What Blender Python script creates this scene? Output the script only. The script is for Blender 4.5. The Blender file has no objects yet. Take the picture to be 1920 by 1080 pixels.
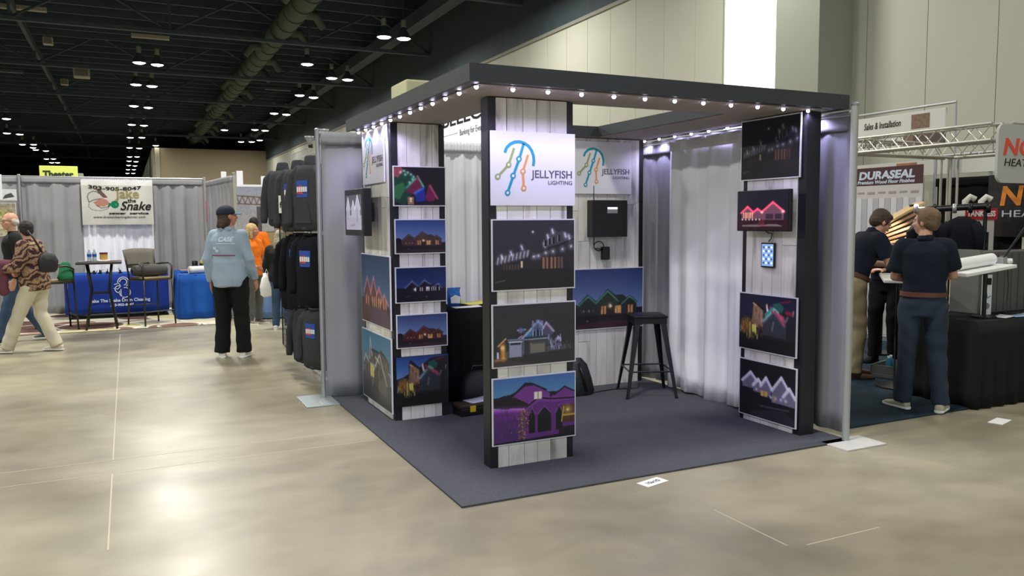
import bpy, bmesh, math, random
import numpy as np
from mathutils import Vector, Matrix, noise
from mathutils.bvhtree import BVHTree
random.seed(7)
PI = math.pi
S = bpy.context.scene
C = S.collection
# ---------------------------------------------------------------- camera
YAW, PIT, ROL, FPX = 0.447070, 0.0834999, -0.00636, 1501.5
cy, sy, cp, sp = math.cos(YAW), math.sin(YAW), math.cos(PIT), math.sin(PIT)
fw = Vector((sy*cp, cy*cp, -sp)); rt = Vector((cy, -sy, 0)); up = rt.cross(fw)
cr, sr = math.cos(ROL), math.sin(ROL)
rt2 = rt*cr+up*sr; up2 = -rt*sr+up*cr
cd = bpy.data.cameras.new('camera'); cam = bpy.data.objects.new('camera', cd); C.objects.link(cam)
cd.lens = FPX/1920*36; cd.sensor_width = 36; cd.clip_end = 400; cd.clip_start = 0.05
m3 = Matrix((rt2, up2, -fw)).transposed()
cam.matrix_world = Matrix.Translation((0, 0, 1.62)) @ m3.to_4x4()
S.camera = cam
# ---------------------------------------------------------------- world, exposure, lights
S.view_settings.view_transform = 'Standard'; S.view_settings.look = 'None'
S.view_settings.gamma = 1; S.view_settings.use_curve_mapping = False
S.view_settings.exposure = 0.25
W = bpy.data.worlds.new('hall_air'); S.world = W; W.use_nodes = True
W.node_tree.nodes['Background'].inputs[0].default_value = (0.80, 0.90, 1.0, 1)
W.node_tree.nodes['Background'].inputs[1].default_value = 0.60
def area(name, loc, size, power, col, rot=(0, 0, 0), shape='DISK'):
    l = bpy.data.lights.new(name, 'AREA'); l.shape = shape; l.size = size; l.energy = power; l.color = col
    o = bpy.data.objects.new(name, l); C.objects.link(o); o.location = loc; o.rotation_euler = rot
    return o
HALL = (1.0, 0.975, 0.91)
for X in (-7.5, 0.8, 9.1):
    for Y, P_ in ((-5.3, 190), (3.6, 330), (12.4, 470), (21.2, 470)):
        area('high_bay_light', (X+0.35, Y, 8.35), 1.0, P_*(0.62 if X > 9 else 1.0), HALL)
    for Y in (30, 38, 46, 55, 64, 74):
        area('high_bay_light', (X+0.35, Y, 8.3), 1.0, 330*(0.6 if X > 9 else 1.0), HALL)
# ---------------------------------------------------------------- materials
def srgb(c):
    return tuple((x/12.92 if x <= 0.04045 else ((x+0.055)/1.055)**2.4) for x in c)
MATS = {}
def mat(name, col, rough=0.6, metal=0.0, emit=0.0, var=0.0, vscale=3.0, stretch=(1, 1, 1), bump=0.0, bscale=40, spec=0.5, trans=0.0, obrand=0.0, alpha=1.0):
    """procedural principled material; col in sRGB"""
    if name in MATS: return MATS[name]
    m = bpy.data.materials.new(name); m.use_nodes = True; nt = m.node_tree; N = nt.nodes; L = nt.links
    b = N['Principled BSDF']; c = srgb(col)
    b.inputs['Base Color'].default_value = (*c, 1); b.inputs['Roughness'].default_value = rough
    b.inputs['Metallic'].default_value = metal; b.inputs['Specular IOR Level'].default_value = spec
    b.inputs['Transmission Weight'].default_value = trans; b.inputs['Alpha'].default_value = alpha
    if emit > 0:
        b.inputs['Emission Color'].default_value = (*c, 1); b.inputs['Emission Strength'].default_value = emit
    tc = N.new('ShaderNodeTexCoord')
    mp = N.new('ShaderNodeMapping'); mp.inputs['Scale'].default_value = stretch
    L.new(tc.outputs['Object'], mp.inputs['Vector'])
    if var > 0 or obrand > 0:
        nz = N.new('ShaderNodeTexNoise'); nz.inputs['Scale'].default_value = vscale; nz.inputs['Detail'].default_value = 5
        L.new(mp.outputs[0], nz.inputs['Vector'])
        mr = N.new('ShaderNodeMapRange'); mr.inputs['From Min'].default_value = 0.3; mr.inputs['From Max'].default_value = 0.7
        mr.inputs['To Min'].default_value = 1-var; mr.inputs['To Max'].default_value = 1+var
        L.new(nz.outputs[0], mr.inputs['Value'])
        hs = N.new('ShaderNodeHueSaturation'); hs.inputs['Color'].default_value = (*c, 1)
        if obrand > 0:
            oi = N.new('ShaderNodeObjectInfo'); m2 = N.new('ShaderNodeMapRange')
            m2.inputs['To Min'].default_value = 1-obrand; m2.inputs['To Max'].default_value = 1+obrand
            L.new(oi.outputs['Random'], m2.inputs['Value'])
            mu = N.new('ShaderNodeMath'); mu.operation = 'MULTIPLY'
            L.new(mr.outputs[0], mu.inputs[0]); L.new(m2.outputs[0], mu.inputs[1]); L.new(mu.outputs[0], hs.inputs['Value'])
        else:
            L.new(mr.outputs[0], hs.inputs['Value'])
        L.new(hs.outputs[0], b.inputs['Base Color'])
    if bump > 0:
        n2 = N.new('ShaderNodeTexNoise'); n2.inputs['Scale'].default_value = bscale; n2.inputs['Detail'].default_value = 4
        L.new(mp.outputs[0], n2.inputs['Vector'])
        bp = N.new('ShaderNodeBump'); bp.inputs['Strength'].default_value = bump; bp.inputs['Distance'].default_value = 0.02
        L.new(n2.outputs[0], bp.inputs['Height']); L.new(bp.outputs[0], b.inputs['Normal'])
    MATS[name] = m
    return m
def whitewash():
    m = bpy.data.materials.new('whitewashed_wood'); m.use_nodes = True; nt = m.node_tree; N = nt.nodes; L = nt.links
    b = N['Principled BSDF']; b.inputs['Roughness'].default_value = 0.55
    tc = N.new('ShaderNodeTexCoord'); oi = N.new('ShaderNodeObjectInfo')
    ad = N.new('ShaderNodeVectorMath'); ad.operation = 'ADD'
    cb = N.new('ShaderNodeCombineXYZ'); mu = N.new('ShaderNodeMath'); mu.operation = 'MULTIPLY'; mu.inputs[1].default_value = 50
    L.new(oi.outputs['Random'], mu.inputs[0]); L.new(mu.outputs[0], cb.inputs[0]); L.new(mu.outputs[0], cb.inputs[2])
    L.new(tc.outputs['Object'], ad.inputs[0]); L.new(cb.outputs[0], ad.inputs[1])
    def nz(scale, st, detail=6, dist=0.0):
        mp = N.new('ShaderNodeMapping'); mp.inputs['Scale'].default_value = st; L.new(ad.outputs[0], mp.inputs['Vector'])
        n = N.new('ShaderNodeTexNoise'); n.inputs['Scale'].default_value = scale; n.inputs['Detail'].default_value = detail
        n.inputs['Distortion'].default_value = dist; L.new(mp.outputs[0], n.inputs['Vector']); return n
    a = nz(5, (2.2, 2.2, 0.35), 5, 0.5)
    r1 = N.new('ShaderNodeValToRGB'); L.new(a.outputs[0], r1.inputs[0])
    e = r1.color_ramp.elements
    e[0].position = 0.27; e[0].color = (*srgb((0.60, 0.58, 0.56)), 1)
    e[1].position = 0.52; e[1].color = (*srgb((0.92, 0.91, 0.88)), 1)
    k = e.new(0.40); k.color = (*srgb((0.86, 0.845, 0.82)), 1)
    f = nz(30, (4.0, 4.0, 0.25), 3)
    r2 = N.new('ShaderNodeValToRGB'); L.new(f.outputs[0], r2.inputs[0])
    r2.color_ramp.elements[0].position = 0.24; r2.color_ramp.elements[0].color = (0.55, 0.53, 0.5, 1)
    r2.color_ramp.elements[1].position = 0.36; r2.color_ramp.elements[1].color = (1, 1, 1, 1)
    mx = N.new('ShaderNodeMix'); mx.data_type = 'RGBA'; mx.blend_type = 'MULTIPLY'; mx.inputs[0].default_value = 0.30
    L.new(r1.outputs[0], mx.inputs[6]); L.new(r2.outputs[0], mx.inputs[7])
    hs = N.new('ShaderNodeHueSaturation'); mr = N.new('ShaderNodeMapRange')
    mr.inputs['To Min'].default_value = 0.86; mr.inputs['To Max'].default_value = 1.08
    L.new(oi.outputs['Random'], mr.inputs['Value']); L.new(mr.outputs[0], hs.inputs['Value'])
    L.new(mx.outputs[2], hs.inputs['Color']); L.new(hs.outputs[0], b.inputs['Base Color'])
    return m
WOOD = whitewash()
def concrete():
    m = bpy.data.materials.new('polished_concrete'); m.use_nodes = True; nt = m.node_tree; N = nt.nodes; L = nt.links
    b = N['Principled BSDF']; b.inputs['Specular IOR Level'].default_value = 0.4
    tc = N.new('ShaderNodeTexCoord')
    def nz(scale, st=(1, 1, 1), detail=6, dist=0.0):
        mp = N.new('ShaderNodeMapping'); mp.inputs['Scale'].default_value = st; L.new(tc.outputs['Object'], mp.inputs['Vector'])
        n = N.new('ShaderNodeTexNoise'); n.inputs['Scale'].default_value = scale; n.inputs['Detail'].default_value = detail
        n.inputs['Distortion'].default_value = dist; L.new(mp.outputs[0], n.inputs['Vector']); return n
    a = nz(0.45, (1, 1, 1), 7, 0.8); r = N.new('ShaderNodeValToRGB'); L.new(a.outputs[0], r.inputs[0]); e = r.color_ramp.elements
    e[0].position = 0.32; e[0].color = (*srgb((0.475, 0.45, 0.38)), 1)
    e[1].position = 0.66; e[1].color = (*srgb((0.665, 0.645, 0.545)), 1)
    k = e.new(0.5); k.color = (*srgb((0.60, 0.575, 0.485)), 1)
    f = nz(2.4, (1, 1.6, 1), 8, 0.3); mr = N.new('ShaderNodeMapRange')
    mr.inputs['From Min'].default_value = 0.3; mr.inputs['From Max'].default_value = 0.7
    mr.inputs['To Min'].default_value = 0.88; mr.inputs['To Max'].default_value = 1.10; L.new(f.outputs[0], mr.inputs['Value'])
    hs = N.new('ShaderNodeHueSaturation'); L.new(r.outputs[0], hs.inputs['Color']); L.new(mr.outputs[0], hs.inputs['Value'])
    L.new(hs.outputs[0], b.inputs['Base Color'])
    g = nz(1.1, (1, 1, 1), 6); m2 = N.new('ShaderNodeMapRange'); m2.inputs['From Min'].default_value = 0.3; m2.inputs['From Max'].default_value = 0.7
    m2.inputs['To Min'].default_value = 0.27; m2.inputs['To Max'].default_value = 0.42; L.new(g.outputs[0], m2.inputs['Value']); L.new(m2.outputs[0], b.inputs['Roughness'])
    w = nz(1.8, (1, 1, 1), 3); bp = N.new('ShaderNodeBump'); bp.inputs['Strength'].default_value = 0.12; bp.inputs['Distance'].default_value = 0.03
    L.new(w.outputs[0], bp.inputs['Height']); L.new(bp.outputs[0], b.inputs['Normal'])
    return m
M = {}
def vcol(name, rough=0.35, emit=0.0, spec=0.4):
    m = bpy.data.materials.new(name); m.use_nodes = True; N = m.node_tree.nodes; L = m.node_tree.links; b = N['Principled BSDF']
    a = N.new('ShaderNodeAttribute'); a.attribute_name = 'Col'; L.new(a.outputs['Color'], b.inputs['Base Color'])
    b.inputs['Roughness'].default_value = rough; b.inputs['Specular IOR Level'].default_value = spec
    if emit: L.new(a.outputs['Color'], b.inputs['Emission Color']); b.inputs['Emission Strength'].default_value = emit
    return m
PRINT = vcol('printed_photo'); SCREEN = vcol('lit_screen', 0.2, 0.9); CLOTHPRINT = vcol('printed_cloth', 0.9, 0, 0.1)
BLACK = mat('black_laminate', (0.115, 0.115, 0.135), 0.45, var=0.08)
FASCIA = mat('charcoal_fascia', (0.20, 0.215, 0.235), 0.55, var=0.06)
SOFFIT = mat('taupe_soffit', (0.62, 0.58, 0.555), 0.7, var=0.04)
WHITEB = mat('white_foam_board', (0.90, 0.90, 0.92), 0.45)
CARPET = mat('grey_carpet', (0.335, 0.345, 0.365), 0.95, var=0.12, vscale=60, bump=0.5, bscale=300, spec=0.1)
ALU = mat('brushed_aluminium', (0.68, 0.69, 0.70), 0.42, metal=0.7, var=0.05)
POST = mat('pale_painted_post', (0.64, 0.655, 0.635), 0.5, metal=0.1)
GREYD = mat('grey_drape', (0.57, 0.58, 0.595), 0.95, var=0.06, vscale=2, spec=0.1)
WHITED = mat('white_drape', (0.965, 0.965, 0.98), 0.9, var=0.03, spec=0.1)
BLACKD = mat('black_drape', (0.10, 0.10, 0.10), 0.95, var=0.15, spec=0.1)
BLACKP = mat('black_plastic', (0.09, 0.09, 0.10), 0.35)
DMETAL = mat('black_painted_metal', (0.10, 0.105, 0.115), 0.32, metal=0.3)
BLUEC = mat('royal_blue_cloth', (0.11, 0.22, 0.56), 0.8, var=0.08, spec=0.2)
BLUE2 = mat('bright_blue_cloth', (0.11, 0.33, 0.66), 0.75, var=0.08, spec=0.2)
SKIN = mat('skin', (0.80, 0.60, 0.50), 0.55, var=0.04, vscale=20)
SKIN2 = mat('ruddy_skin', (0.76, 0.52, 0.42), 0.55, var=0.04, vscale=20)
STEEL = mat('galvanised_steel', (0.72, 0.76, 0.76), 0.4, metal=0.6)
PAPER = mat('white_paper', (0.93, 0.93, 0.92), 0.6)
CEIL = mat('dark_ceiling_deck', (0.17, 0.215, 0.24), 0.9, var=0.2, vscale=0.6)
CEILB = mat('dark_steel_truss', (0.195, 0.24, 0.265), 0.8, var=0.15)
DUCT = mat('dusty_duct', (0.24, 0.26, 0.24), 0.8, var=0.25, vscale=2)
HWALL = mat('cream_wall_panel', (0.68, 0.68, 0.625), 0.75, var=0.03, vscale=0.5, obrand=0.02)
PIERM = mat('grey_green_pier', (0.53, 0.54, 0.49), 0.75, var=0.03, vscale=0.5)
TAN = mat('tan_far_wall', (0.60, 0.55, 0.45), 0.8, var=0.05, vscale=0.2)
LAMPE = mat('glowing_lamp_lens', (1.0, 0.98, 0.92), 0.3, emit=14)
LAMPO = mat('spun_reflector', (0.34, 0.36, 0.37), 0.4, metal=0.6)
LEDM = mat('glowing_led', (0.93, 0.90, 1.0), 0.3, emit=14)
# ---------------------------------------------------------------- mesh helpers
class MB:
    def __init__(s): s.v = []; s.f = []; s.m = []; s.col = None
    def add(s, vs, fs, mi=0):
        o = len(s.v); s.v += [tuple(p) for p in vs]; s.f += [tuple(i+o for i in f) for f in fs]; s.m += [mi]*len(fs); return s
    def box(s, a, b, mi=0):
        x0, y0, z0 = (min(a[i], b[i]) for i in range(3)); x1, y1, z1 = (max(a[i], b[i]) for i in range(3))
        return s.add([(x0,y0,z0),(x1,y0,z0),(x1,y1,z0),(x0,y1,z0),(x0,y0,z1),(x1,y0,z1),(x1,y1,z1),(x0,y1,z1)],
                     [(0,3,2,1),(4,5,6,7),(0,1,5,4),(1,2,6,5),(2,3,7,6),(3,0,4,7)], mi)
    def bbox(s, a, b, r=0.01, mi=0):
        """box with chamfered edges"""
        a2 = [min(a[i], b[i]) for i in range(3)]; b2 = [max(a[i], b[i]) for i in range(3)]
        bm = bmesh.new(); bmesh.ops.create_cube(bm, size=1.0)
        for v in bm.verts: v.co = Vector([(a2[i]+b2[i])/2 + v.co[i]*(b2[i]-a2[i]) for i in range(3)])
        bmesh.ops.bevel(bm, geom=list(bm.edges), offset=r, segments=2, affect='EDGES', profile=0.6)
        bm.verts.index_update(); s.add([v.co[:] for v in bm.verts], [[v.index for v in f.verts] for f in bm.faces], mi); bm.free(); return s
    def tube(s, pts, r, n=8, mi=0, cap=True):
        pts = [Vector(p) for p in pts]; k = len(pts); rs = r if isinstance(r, (list, tuple)) else [r]*k
        vs = []; prev = None
        for i, p in enumerate(pts):
            d = (pts[min(i+1, k-1)]-pts[max(i-1, 0)]).normalized()
            if prev is None:
                a = Vector((0, 0, 1)) if abs(d.z) < 0.9 else Vector((1, 0, 0)); u = d.cross(a).normalized()
            else: u = (prev-d*prev.dot(d)).normalized()
            prev = u; w = d.cross(u)
            for j in range(n):
                t = 2*PI*j/n; vs.append(p+(u*math.cos(t)+w*math.sin(t))*rs[i])
        fs = [(i*n+j, i*n+(j+1) % n, (i+1)*n+(j+1) % n, (i+1)*n+j) for i in range(k-1) for j in range(n)]
        if cap: fs += [tuple(range(n-1, -1, -1)), tuple((k-1)*n+j for j in range(n))]
        return s.add(vs, fs, mi)
    def lathe(s, prof, n=16, c=(0, 0, 0), mi=0, axis='z'):
        vs = []
        for r, z in prof:
            for j in range(n):
                t = 2*PI*j/n; p = (r*math.cos(t), r*math.sin(t), z)
                if axis == 'y': p = (p[0], p[2], p[1])
                if axis == 'x': p = (p[2], p[0], p[1])
                vs.append((c[0]+p[0], c[1]+p[1], c[2]+p[2]))
        k = len(prof)
        fs = [(i*n+j, i*n+(j+1) % n, (i+1)*n+(j+1) % n, (i+1)*n+j) for i in range(k-1) for j in range(n)]
        fs += [tuple(range(n-1, -1, -1)), tuple((k-1)*n+j for j in range(n))]
        return s.add(vs, fs, mi)
    def poly(s, pts, y0, y1, mi=0):
        """polygon in local x,z extruded from y0 (front) to y1"""
        n = len(pts)
        return s.add([(p[0], y0, p[1]) for p in pts]+[(p[0], y1, p[1]) for p in pts],
                     [tuple(range(n)), tuple(range(2*n-1, n-1, -1))]+[(i, i+n, (i+1) % n+n, (i+1) % n) for i in range(n)], mi)
    def ell(s, c, r, n=14, m=9, mi=0, rot=None):
        vs = []; fs = []
        R = rot if rot is not None else Matrix.Identity(3)
        for i in range(1, m):
            a = PI*i/m
            for j in range(n):
                t = 2*PI*j/n
                vs.append(Vector(c)+R@Vector((r[0]*math.sin(a)*math.cos(t), r[1]*math.sin(a)*math.sin(t), r[2]*math.cos(a))))
        T = len(vs); vs += [Vector(c)+R@Vector((0, 0, r[2])), Vector(c)-R@Vector((0, 0, r[2]))]
        for i in range(m-2):
            for j in range(n): fs.append((i*n+j, (i+1)*n+j, (i+1)*n+(j+1) % n, i*n+(j+1) % n))
        for j in range(n):
            fs.append((T, j, (j+1) % n)); fs.append((T+1, (m-2)*n+(j+1) % n, (m-2)*n+j))
        return s.add(vs, fs, mi)
    def cap(s, p0, p1, r0, r1, n=12, mi=0):
        """tapered capsule"""
        p0 = Vector(p0); p1 = Vector(p1); d = (p1-p0); L = d.length; d = d.normalized() if L > 1e-6 else Vector((0, 0, 1))
        pts = []; rs = []
        for a in (90, 60, 30): pts.append(p0-d*r0*math.sin(math.radians(a))); rs.append(max(r0*math.cos(math.radians(a)), 1e-4))
        pts.append(p0); rs.append(r0); pts.append(p1); rs.append(r1)
        for a in (30, 60, 90): pts.append(p1+d*r1*math.sin(math.radians(a))); rs.append(max(r1*math.cos(math.radians(a)), 1e-4))
        return s.tube(pts, rs, n, mi)
    def loft(s, rings, n=20, mi=0, e=2.3):
        """rings: (center, axis_u, axis_v, ru, rv)"""
        vs = []
        for c, u, v, ru, rv in rings:
            c = Vector(c); u = Vector(u); v = Vector(v)
            for j in range(n):
                t = 2*PI*j/n; a, b = math.cos(t), math.sin(t)
                a = math.copysign(abs(a)**(2/e), a); b = math.copysign(abs(b)**(2/e), b)
                vs.append(c+u*a*ru+v*b*rv)
        k = len(rings)
        fs = [(i*n+j, i*n+(j+1) % n, (i+1)*n+(j+1) % n, (i+1)*n+j) for i in range(k-1) for j in range(n)]
        fs += [tuple(range(n-1, -1, -1)), tuple((k-1)*n+j for j in range(n))]
        return s.add(vs, fs, mi)
    def mesh(s, name, mats, smooth=False):
        me = bpy.data.meshes.new(name); me.from_pydata(s.v, [], s.f)
        for m in (mats if isinstance(mats, (list, tuple)) else [mats]): me.materials.append(m)
        if len(me.materials) > 1: me.polygons.foreach_set('material_index', s.m)
        bm = bmesh.new(); bm.from_mesh(me)
        if len(bm.faces) < 60000: bmesh.ops.recalc_face_normals(bm, faces=bm.faces)
        bm.to_mesh(me); bm.free()
        if smooth is True: me.polygons.foreach_set('use_smooth', [True]*len(me.polygons))
        elif smooth: me.polygons.foreach_set('use_smooth', [True]*len(me.polygons)); me.set_sharp_from_angle(angle=smooth)
        me.update(); return me
    def build(s, name, mats, parent=None, smooth=False, offset=None, **tags):
        if offset is not None: s.v = [(p[0]-offset[0], p[1]-offset[1], p[2]-offset[2]) for p in s.v]
        return link(name, s.mesh(name, mats, smooth), parent, **tags)
def link(name, data, parent=None, loc=None, rz=0, **tags):
    o = bpy.data.objects.new(name, data); C.objects.link(o)
    if parent is not None: o.parent = parent
    if loc is not None: o.location = loc
    if rz: o.rotation_euler = (0, 0, rz)
    for k, v in tags.items():
        if v is not None: o[k] = v
    return o
def thing(name, label, cat, loc=(0, 0, 0), rz=0, group=None):
    return link(name, None, None, loc, rz, label=label, category=cat, group=group)
def struct(name, mb, m, parent=None, smooth=False):
    o = mb.build(name, m, parent, smooth)
    if parent is None: o['kind'] = 'structure'
    return o
def copy_tree(o, loc=None, label=None, rz=None, group=None):
    c = o.copy(); C.objects.link(c)
    if loc is not None: c.location = loc
    if rz is not None: c.rotation_euler = (0, 0, rz)
    if label: c['label'] = label
    if group: c['group'] = group
    for ch in o.children:
        d = ch.copy(); C.objects.link(d); d.parent = c
        for g in ch.children:
            e = g.copy(); C.objects.link(e); e.parent = d
    return c
def text_mesh(s, size, depth=0.002, bold=0.0, shear=0.0, sx=1.0, align='LEFT', space=1.0):
    """text standing in local x,z plane, front towards -y; returns verts, faces"""
    cu = bpy.data.curves.new('t', 'FONT'); cu.body = s; cu.size = size; cu.extrude = depth/2; cu.offset = bold; cu.shear = shear
    cu.align_x = align; cu.space_character = space; cu.resolution_u = 3
    o = bpy.data.objects.new('t', cu); C.objects.link(o)
    dg = bpy.context.evaluated_depsgraph_get(); me = bpy.data.meshes.new_from_object(o.evaluated_get(dg))
    vs = [(v.co.x*sx, -v.co.z, v.co.y) for v in me.vertices]; fs = [tuple(p.vertices) for p in me.polygons]
    bpy.data.objects.remove(o); bpy.data.curves.remove(cu); bpy.data.meshes.remove(me)
    return vs, fs
def text_part(parent, s, x, z, size, m, y=-0.002, name='lettering', fit=None, yfun=None, zfun=None, **k):
    vs, fs = text_mesh(s, size, **k)
    if not vs: return None
    if fit:
        xs = [v[0] for v in vs]; a, b = min(xs), max(xs); vs = [((v[0]-a)*fit/(b-a), v[1], v[2]) for v in vs]
    vs = [(v[0]+x, v[1]+y, v[2]+z) for v in vs]
    if zfun: vs = [(v[0], v[1], v[2]+zfun(v[0])) for v in vs]
    if yfun: vs = [(v[0], v[1]+yfun(v[0], v[2]), v[2]) for v in vs]
    mb = MB(); mb.add(vs, fs); return mb.build(name, m, parent)
# ---------------------------------------------------------------- painter for flat prints (what is printed on photos, banners, screens)
class Canvas:
    def __init__(s, w, h, col=(0, 0, 0)):
        s.w, s.h = w, h; s.a = np.zeros((h+1, w+1, 3)); s.a[:] = col
        s.X, s.Y = np.meshgrid(np.linspace(0, 1, w+1), np.linspace(1, 0, h+1)); s.asp = w/h; s.desat = 0.0
    def vgrad(s, y0, c0, y1, c1):
        m = (s.Y >= y0) & (s.Y <= y1); t = ((s.Y-y0)/(y1-y0))[..., None]
        s.a = np.where(m[..., None], np.array(c0)*(1-t)+np.array(c1)*t, s.a)
    def noise(s, amp, seed=0, cell=1, ymax=1.0):
        r = np.random.RandomState(seed); n = r.rand(s.h//cell+2, s.w//cell+2)-0.5
        n = np.kron(n, np.ones((cell, cell)))[:s.h+1, :s.w+1]; s.a = s.a*(1+2*amp*n[..., None]*(s.Y <= ymax)[..., None])
    def blur(s, n=1):
        for _ in range(n):
            a = np.pad(s.a, ((1, 1), (1, 1), (0, 0)), 'edge'); s.a = (a[1:-1, 1:-1]*2+a[:-2, 1:-1]+a[2:, 1:-1]+a[1:-1, :-2]+a[1:-1, 2:])/6
    def streaks(s, x0, x1, y0, y1, cols, n, w, seed, al=0.8, slant=0.0):
        r = np.random.RandomState(seed)
        for _ in range(n):
            x = x0+(x1-x0)*r.rand(); y = y0+(y1-y0)*r.rand(); l = 0.03+0.06*r.rand(); c_ = np.array(cols[r.randint(len(cols))])*(0.7+0.5*r.rand())
            s.seg((x, y), (x+slant*l, y+l), w, tuple(np.clip(c_, 0, 1)), al=al)
    def mask(s, pts):
        inside = np.zeros(s.X.shape, bool); n = len(pts)
        for i in range(n):
            x1, y1 = pts[i]; x2, y2 = pts[(i+1) % n]
            if y1 == y2: continue
            c = ((y1 > s.Y) != (y2 > s.Y)) & (s.X < (x2-x1)*(s.Y-y1)/(y2-y1)+x1); inside ^= c
        return inside
    def poly(s, pts, col, al=1.0):
        m = s.mask(pts)[..., None]; s.a = np.where(m, s.a*(1-al)+np.array(col)*al, s.a)
    def rect(s, x0, y0, x1, y1, col, al=1.0): s.poly([(x0, y0), (x1, y0), (x1, y1), (x0, y1)], col, al)
    def seg(s, p, q, w, col, glow=0.0, gcol=None, al=1.0):
        px, py = p[0]*s.asp, p[1]; qx, qy = q[0]*s.asp, q[1]; X = s.X*s.asp
        dx, dy = qx-px, qy-py; L = dx*dx+dy*dy+1e-9; t = np.clip(((X-px)*dx+(s.Y-py)*dy)/L, 0, 1)
        d = np.hypot(X-px-t*dx, s.Y-py-t*dy)
        if glow: s.a = s.a+np.array(gcol or col)*0.38*np.exp(-(d/(glow*0.8))**2)[..., None]
        k = np.clip((w*0.72-d)/(0.5/s.h)+0.5, 0, 1)[..., None]*al; s.a = s.a*(1-k)+np.array(col)*k
    def path(s, pts, w, col, **k):
        for i in range(len(pts)-1): s.seg(pts[i], pts[i+1], w, col, **k)
    def dot(s, x, y, r, col, glow=0.0):
        d = np.hypot((s.X-x)*s.asp, s.Y-y)
        if glow: s.a = s.a+np.array(col)*0.42*np.exp(-(d/(glow*0.8))**2)[..., None]
        k = np.clip((r-d)/(0.7/s.h)+0.5, 0, 1)[..., None]; s.a = s.a*(1-k)+np.array(col)*k
    def gable(s, x0, x1, yb, ye, yp, wall, roof, line=None, lw=0.008, glow=0.02, dots=0, wash=None):
        xm = (x0+x1)/2; s.poly([(x0, yb), (x1, yb), (x1, ye), (xm, yp), (x0, ye)], wall)
        if wash is not None:
            m = s.mask([(x0, yb), (x1, yb), (x1, ye), (xm, yp), (x0, ye)]); top = ye+(yp-ye)*(1-abs(s.X-xm)/((x1-x0)/2))
            s.a = np.where(m[..., None], s.a+np.array(wash)*np.exp(-((top-s.Y)/0.10)**2)[..., None], s.a)
        for a, b in (((x0-0.01, ye-0.01), (xm, yp)), ((xm, yp), (x1+0.01, ye-0.01))):
            s.seg(a, b, lw, roof)
            if line is not None:
                s.seg((a[0], a[1]-0.012), (b[0], b[1]-0.012), lw*0.6, line, glow=glow)
                for i in range(dots):
                    t = (i+0.5)/dots; s.dot(a[0]+(b[0]-a[0])*t, a[1]+(b[1]-a[1])*t-0.015, lw*1.1, line, glow)
    def roofpoly(s, pts, col): s.poly(pts, col)
def paint_mesh(c, w, h, y=0.0, yfun=None):
    """canvas to a vertex-coloured grid in local x,z facing -y"""
    g_ = c.a.mean(-1, keepdims=True); c.a = np.where(c.desat > 0, c.a*(1-c.desat)+g_*c.desat, c.a); nx, nz = c.w, c.h; xs = c.X.ravel()*w; zs = c.Y.ravel()*h
    ys = np.full_like(xs, y)
    if yfun is not None: ys = ys+yfun(xs, zs)
    v = np.stack([xs, ys, zs], 1)
    i = np.arange((nx+1)*(nz+1)).reshape(nz+1, nx+1)
    f = np.stack([i[:-1, :-1].ravel(), i[1:, :-1].ravel(), i[1:, 1:].ravel(), i[:-1, 1:].ravel()], 1)
    me = bpy.data.meshes.new('print'); me.from_pydata(v.tolist(), [], f.tolist())
    a = np.clip(c.a, 0, 1).reshape(-1, 3); lin = np.where(a <= 0.04045, a/12.92, ((a+0.055)/1.055)**2.4)
    ca = me.color_attributes.new('Col', 'FLOAT_COLOR', 'POINT')
    ca.data.foreach_set('color', np.concatenate([lin, np.ones((len(lin), 1))], 1).ravel()); me.update()
    return me
def photo_board(name, label, cat, bl, w, h, canvas, rz=0, t=0.012, group=None, border=0.008, part='photo_print', edge=None):
    r = thing(name, label, cat, bl, rz, group)
    MB().box((0, -t, 0), (w, 0, h)).build("backing_board", edge or WHITEB, r)
    p = link(part, paint_mesh(canvas, w-2*border, h-2*border), r, loc=(border, -t-0.0012, border)); p.data.materials.append(PRINT)
    return r
# ================================================================ HALL
XW = 12.2
fl = struct('floor', MB().box((-45, -12, -0.1), (XW, 140, 0)), concrete())
jm = mat('floor_joint_filler', (0.74, 0.71, 0.60), 0.4)
for (x0, y0, x1, y1) in [(-45, 6.05, 1.6, 6.05), (-45, 5.72, 1.6, 5.72), (-45, 13.0, 1.6, 13.0), (-45, 22.1, 9, 22.1), (-0.15, 4.36, -0.15, 5.72), (2.9, 2.9, 2.9, 3.45), (-0.15, 6.05, -0.15, 13.0), (3.0, 2.86, 3.5, 2.86), (-9.7, -12, -9.7, 60)]:
    MB().box((min(x0, x1)-0.004, min(y0, y1)-0.004, 0.0), (max(x0, x1)+0.004, max(y0, y1)+0.004, 0.0012)).build('floor_joint', jm, fl)
mb = MB().box((XW+0.03, -12, 0), (XW+0.4, 140, 10.5))
wr = struct('wall_right', mb, mat('wall_joint_backing', (0.42, 0.41, 0.37), 0.8))  # darker backing colour that shows in the joints between wall panels
Y = 9.33-1.22*17
pm = None
while Y < 79:
    a, b = Y+0.006, Y+1.22-0.006
    segs = [(a, b)]
    if b > 11.95 and a < 14.43: segs = [s_ for s_ in ((a, 11.93), (14.45, b)) if s_[1]-s_[0] > 0.05 and s_[0] >= a-1e-6 and s_[1] <= b+1e-6]
    for s0, s1 in segs:
        if pm is not None and s1-s0 > 1.2: link('wall_panel', pm, wr, loc=(0, s0, 0))
        else:
            o = MB().box((XW, 0, 0), (XW+0.03, s1-s0, 7.4)).build('wall_panel', HWALL, wr); o.location = (0, s0, 0)
            if s1-s0 > 1.2: pm = o.data
    Y += 1.22
MB().box((XW-0.06, -12, 7.4), (XW+0.03, 79, 7.5)).build('ledge', mat('wall_ledge', (0.5, 0.5, 0.46), 0.7), wr)
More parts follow.
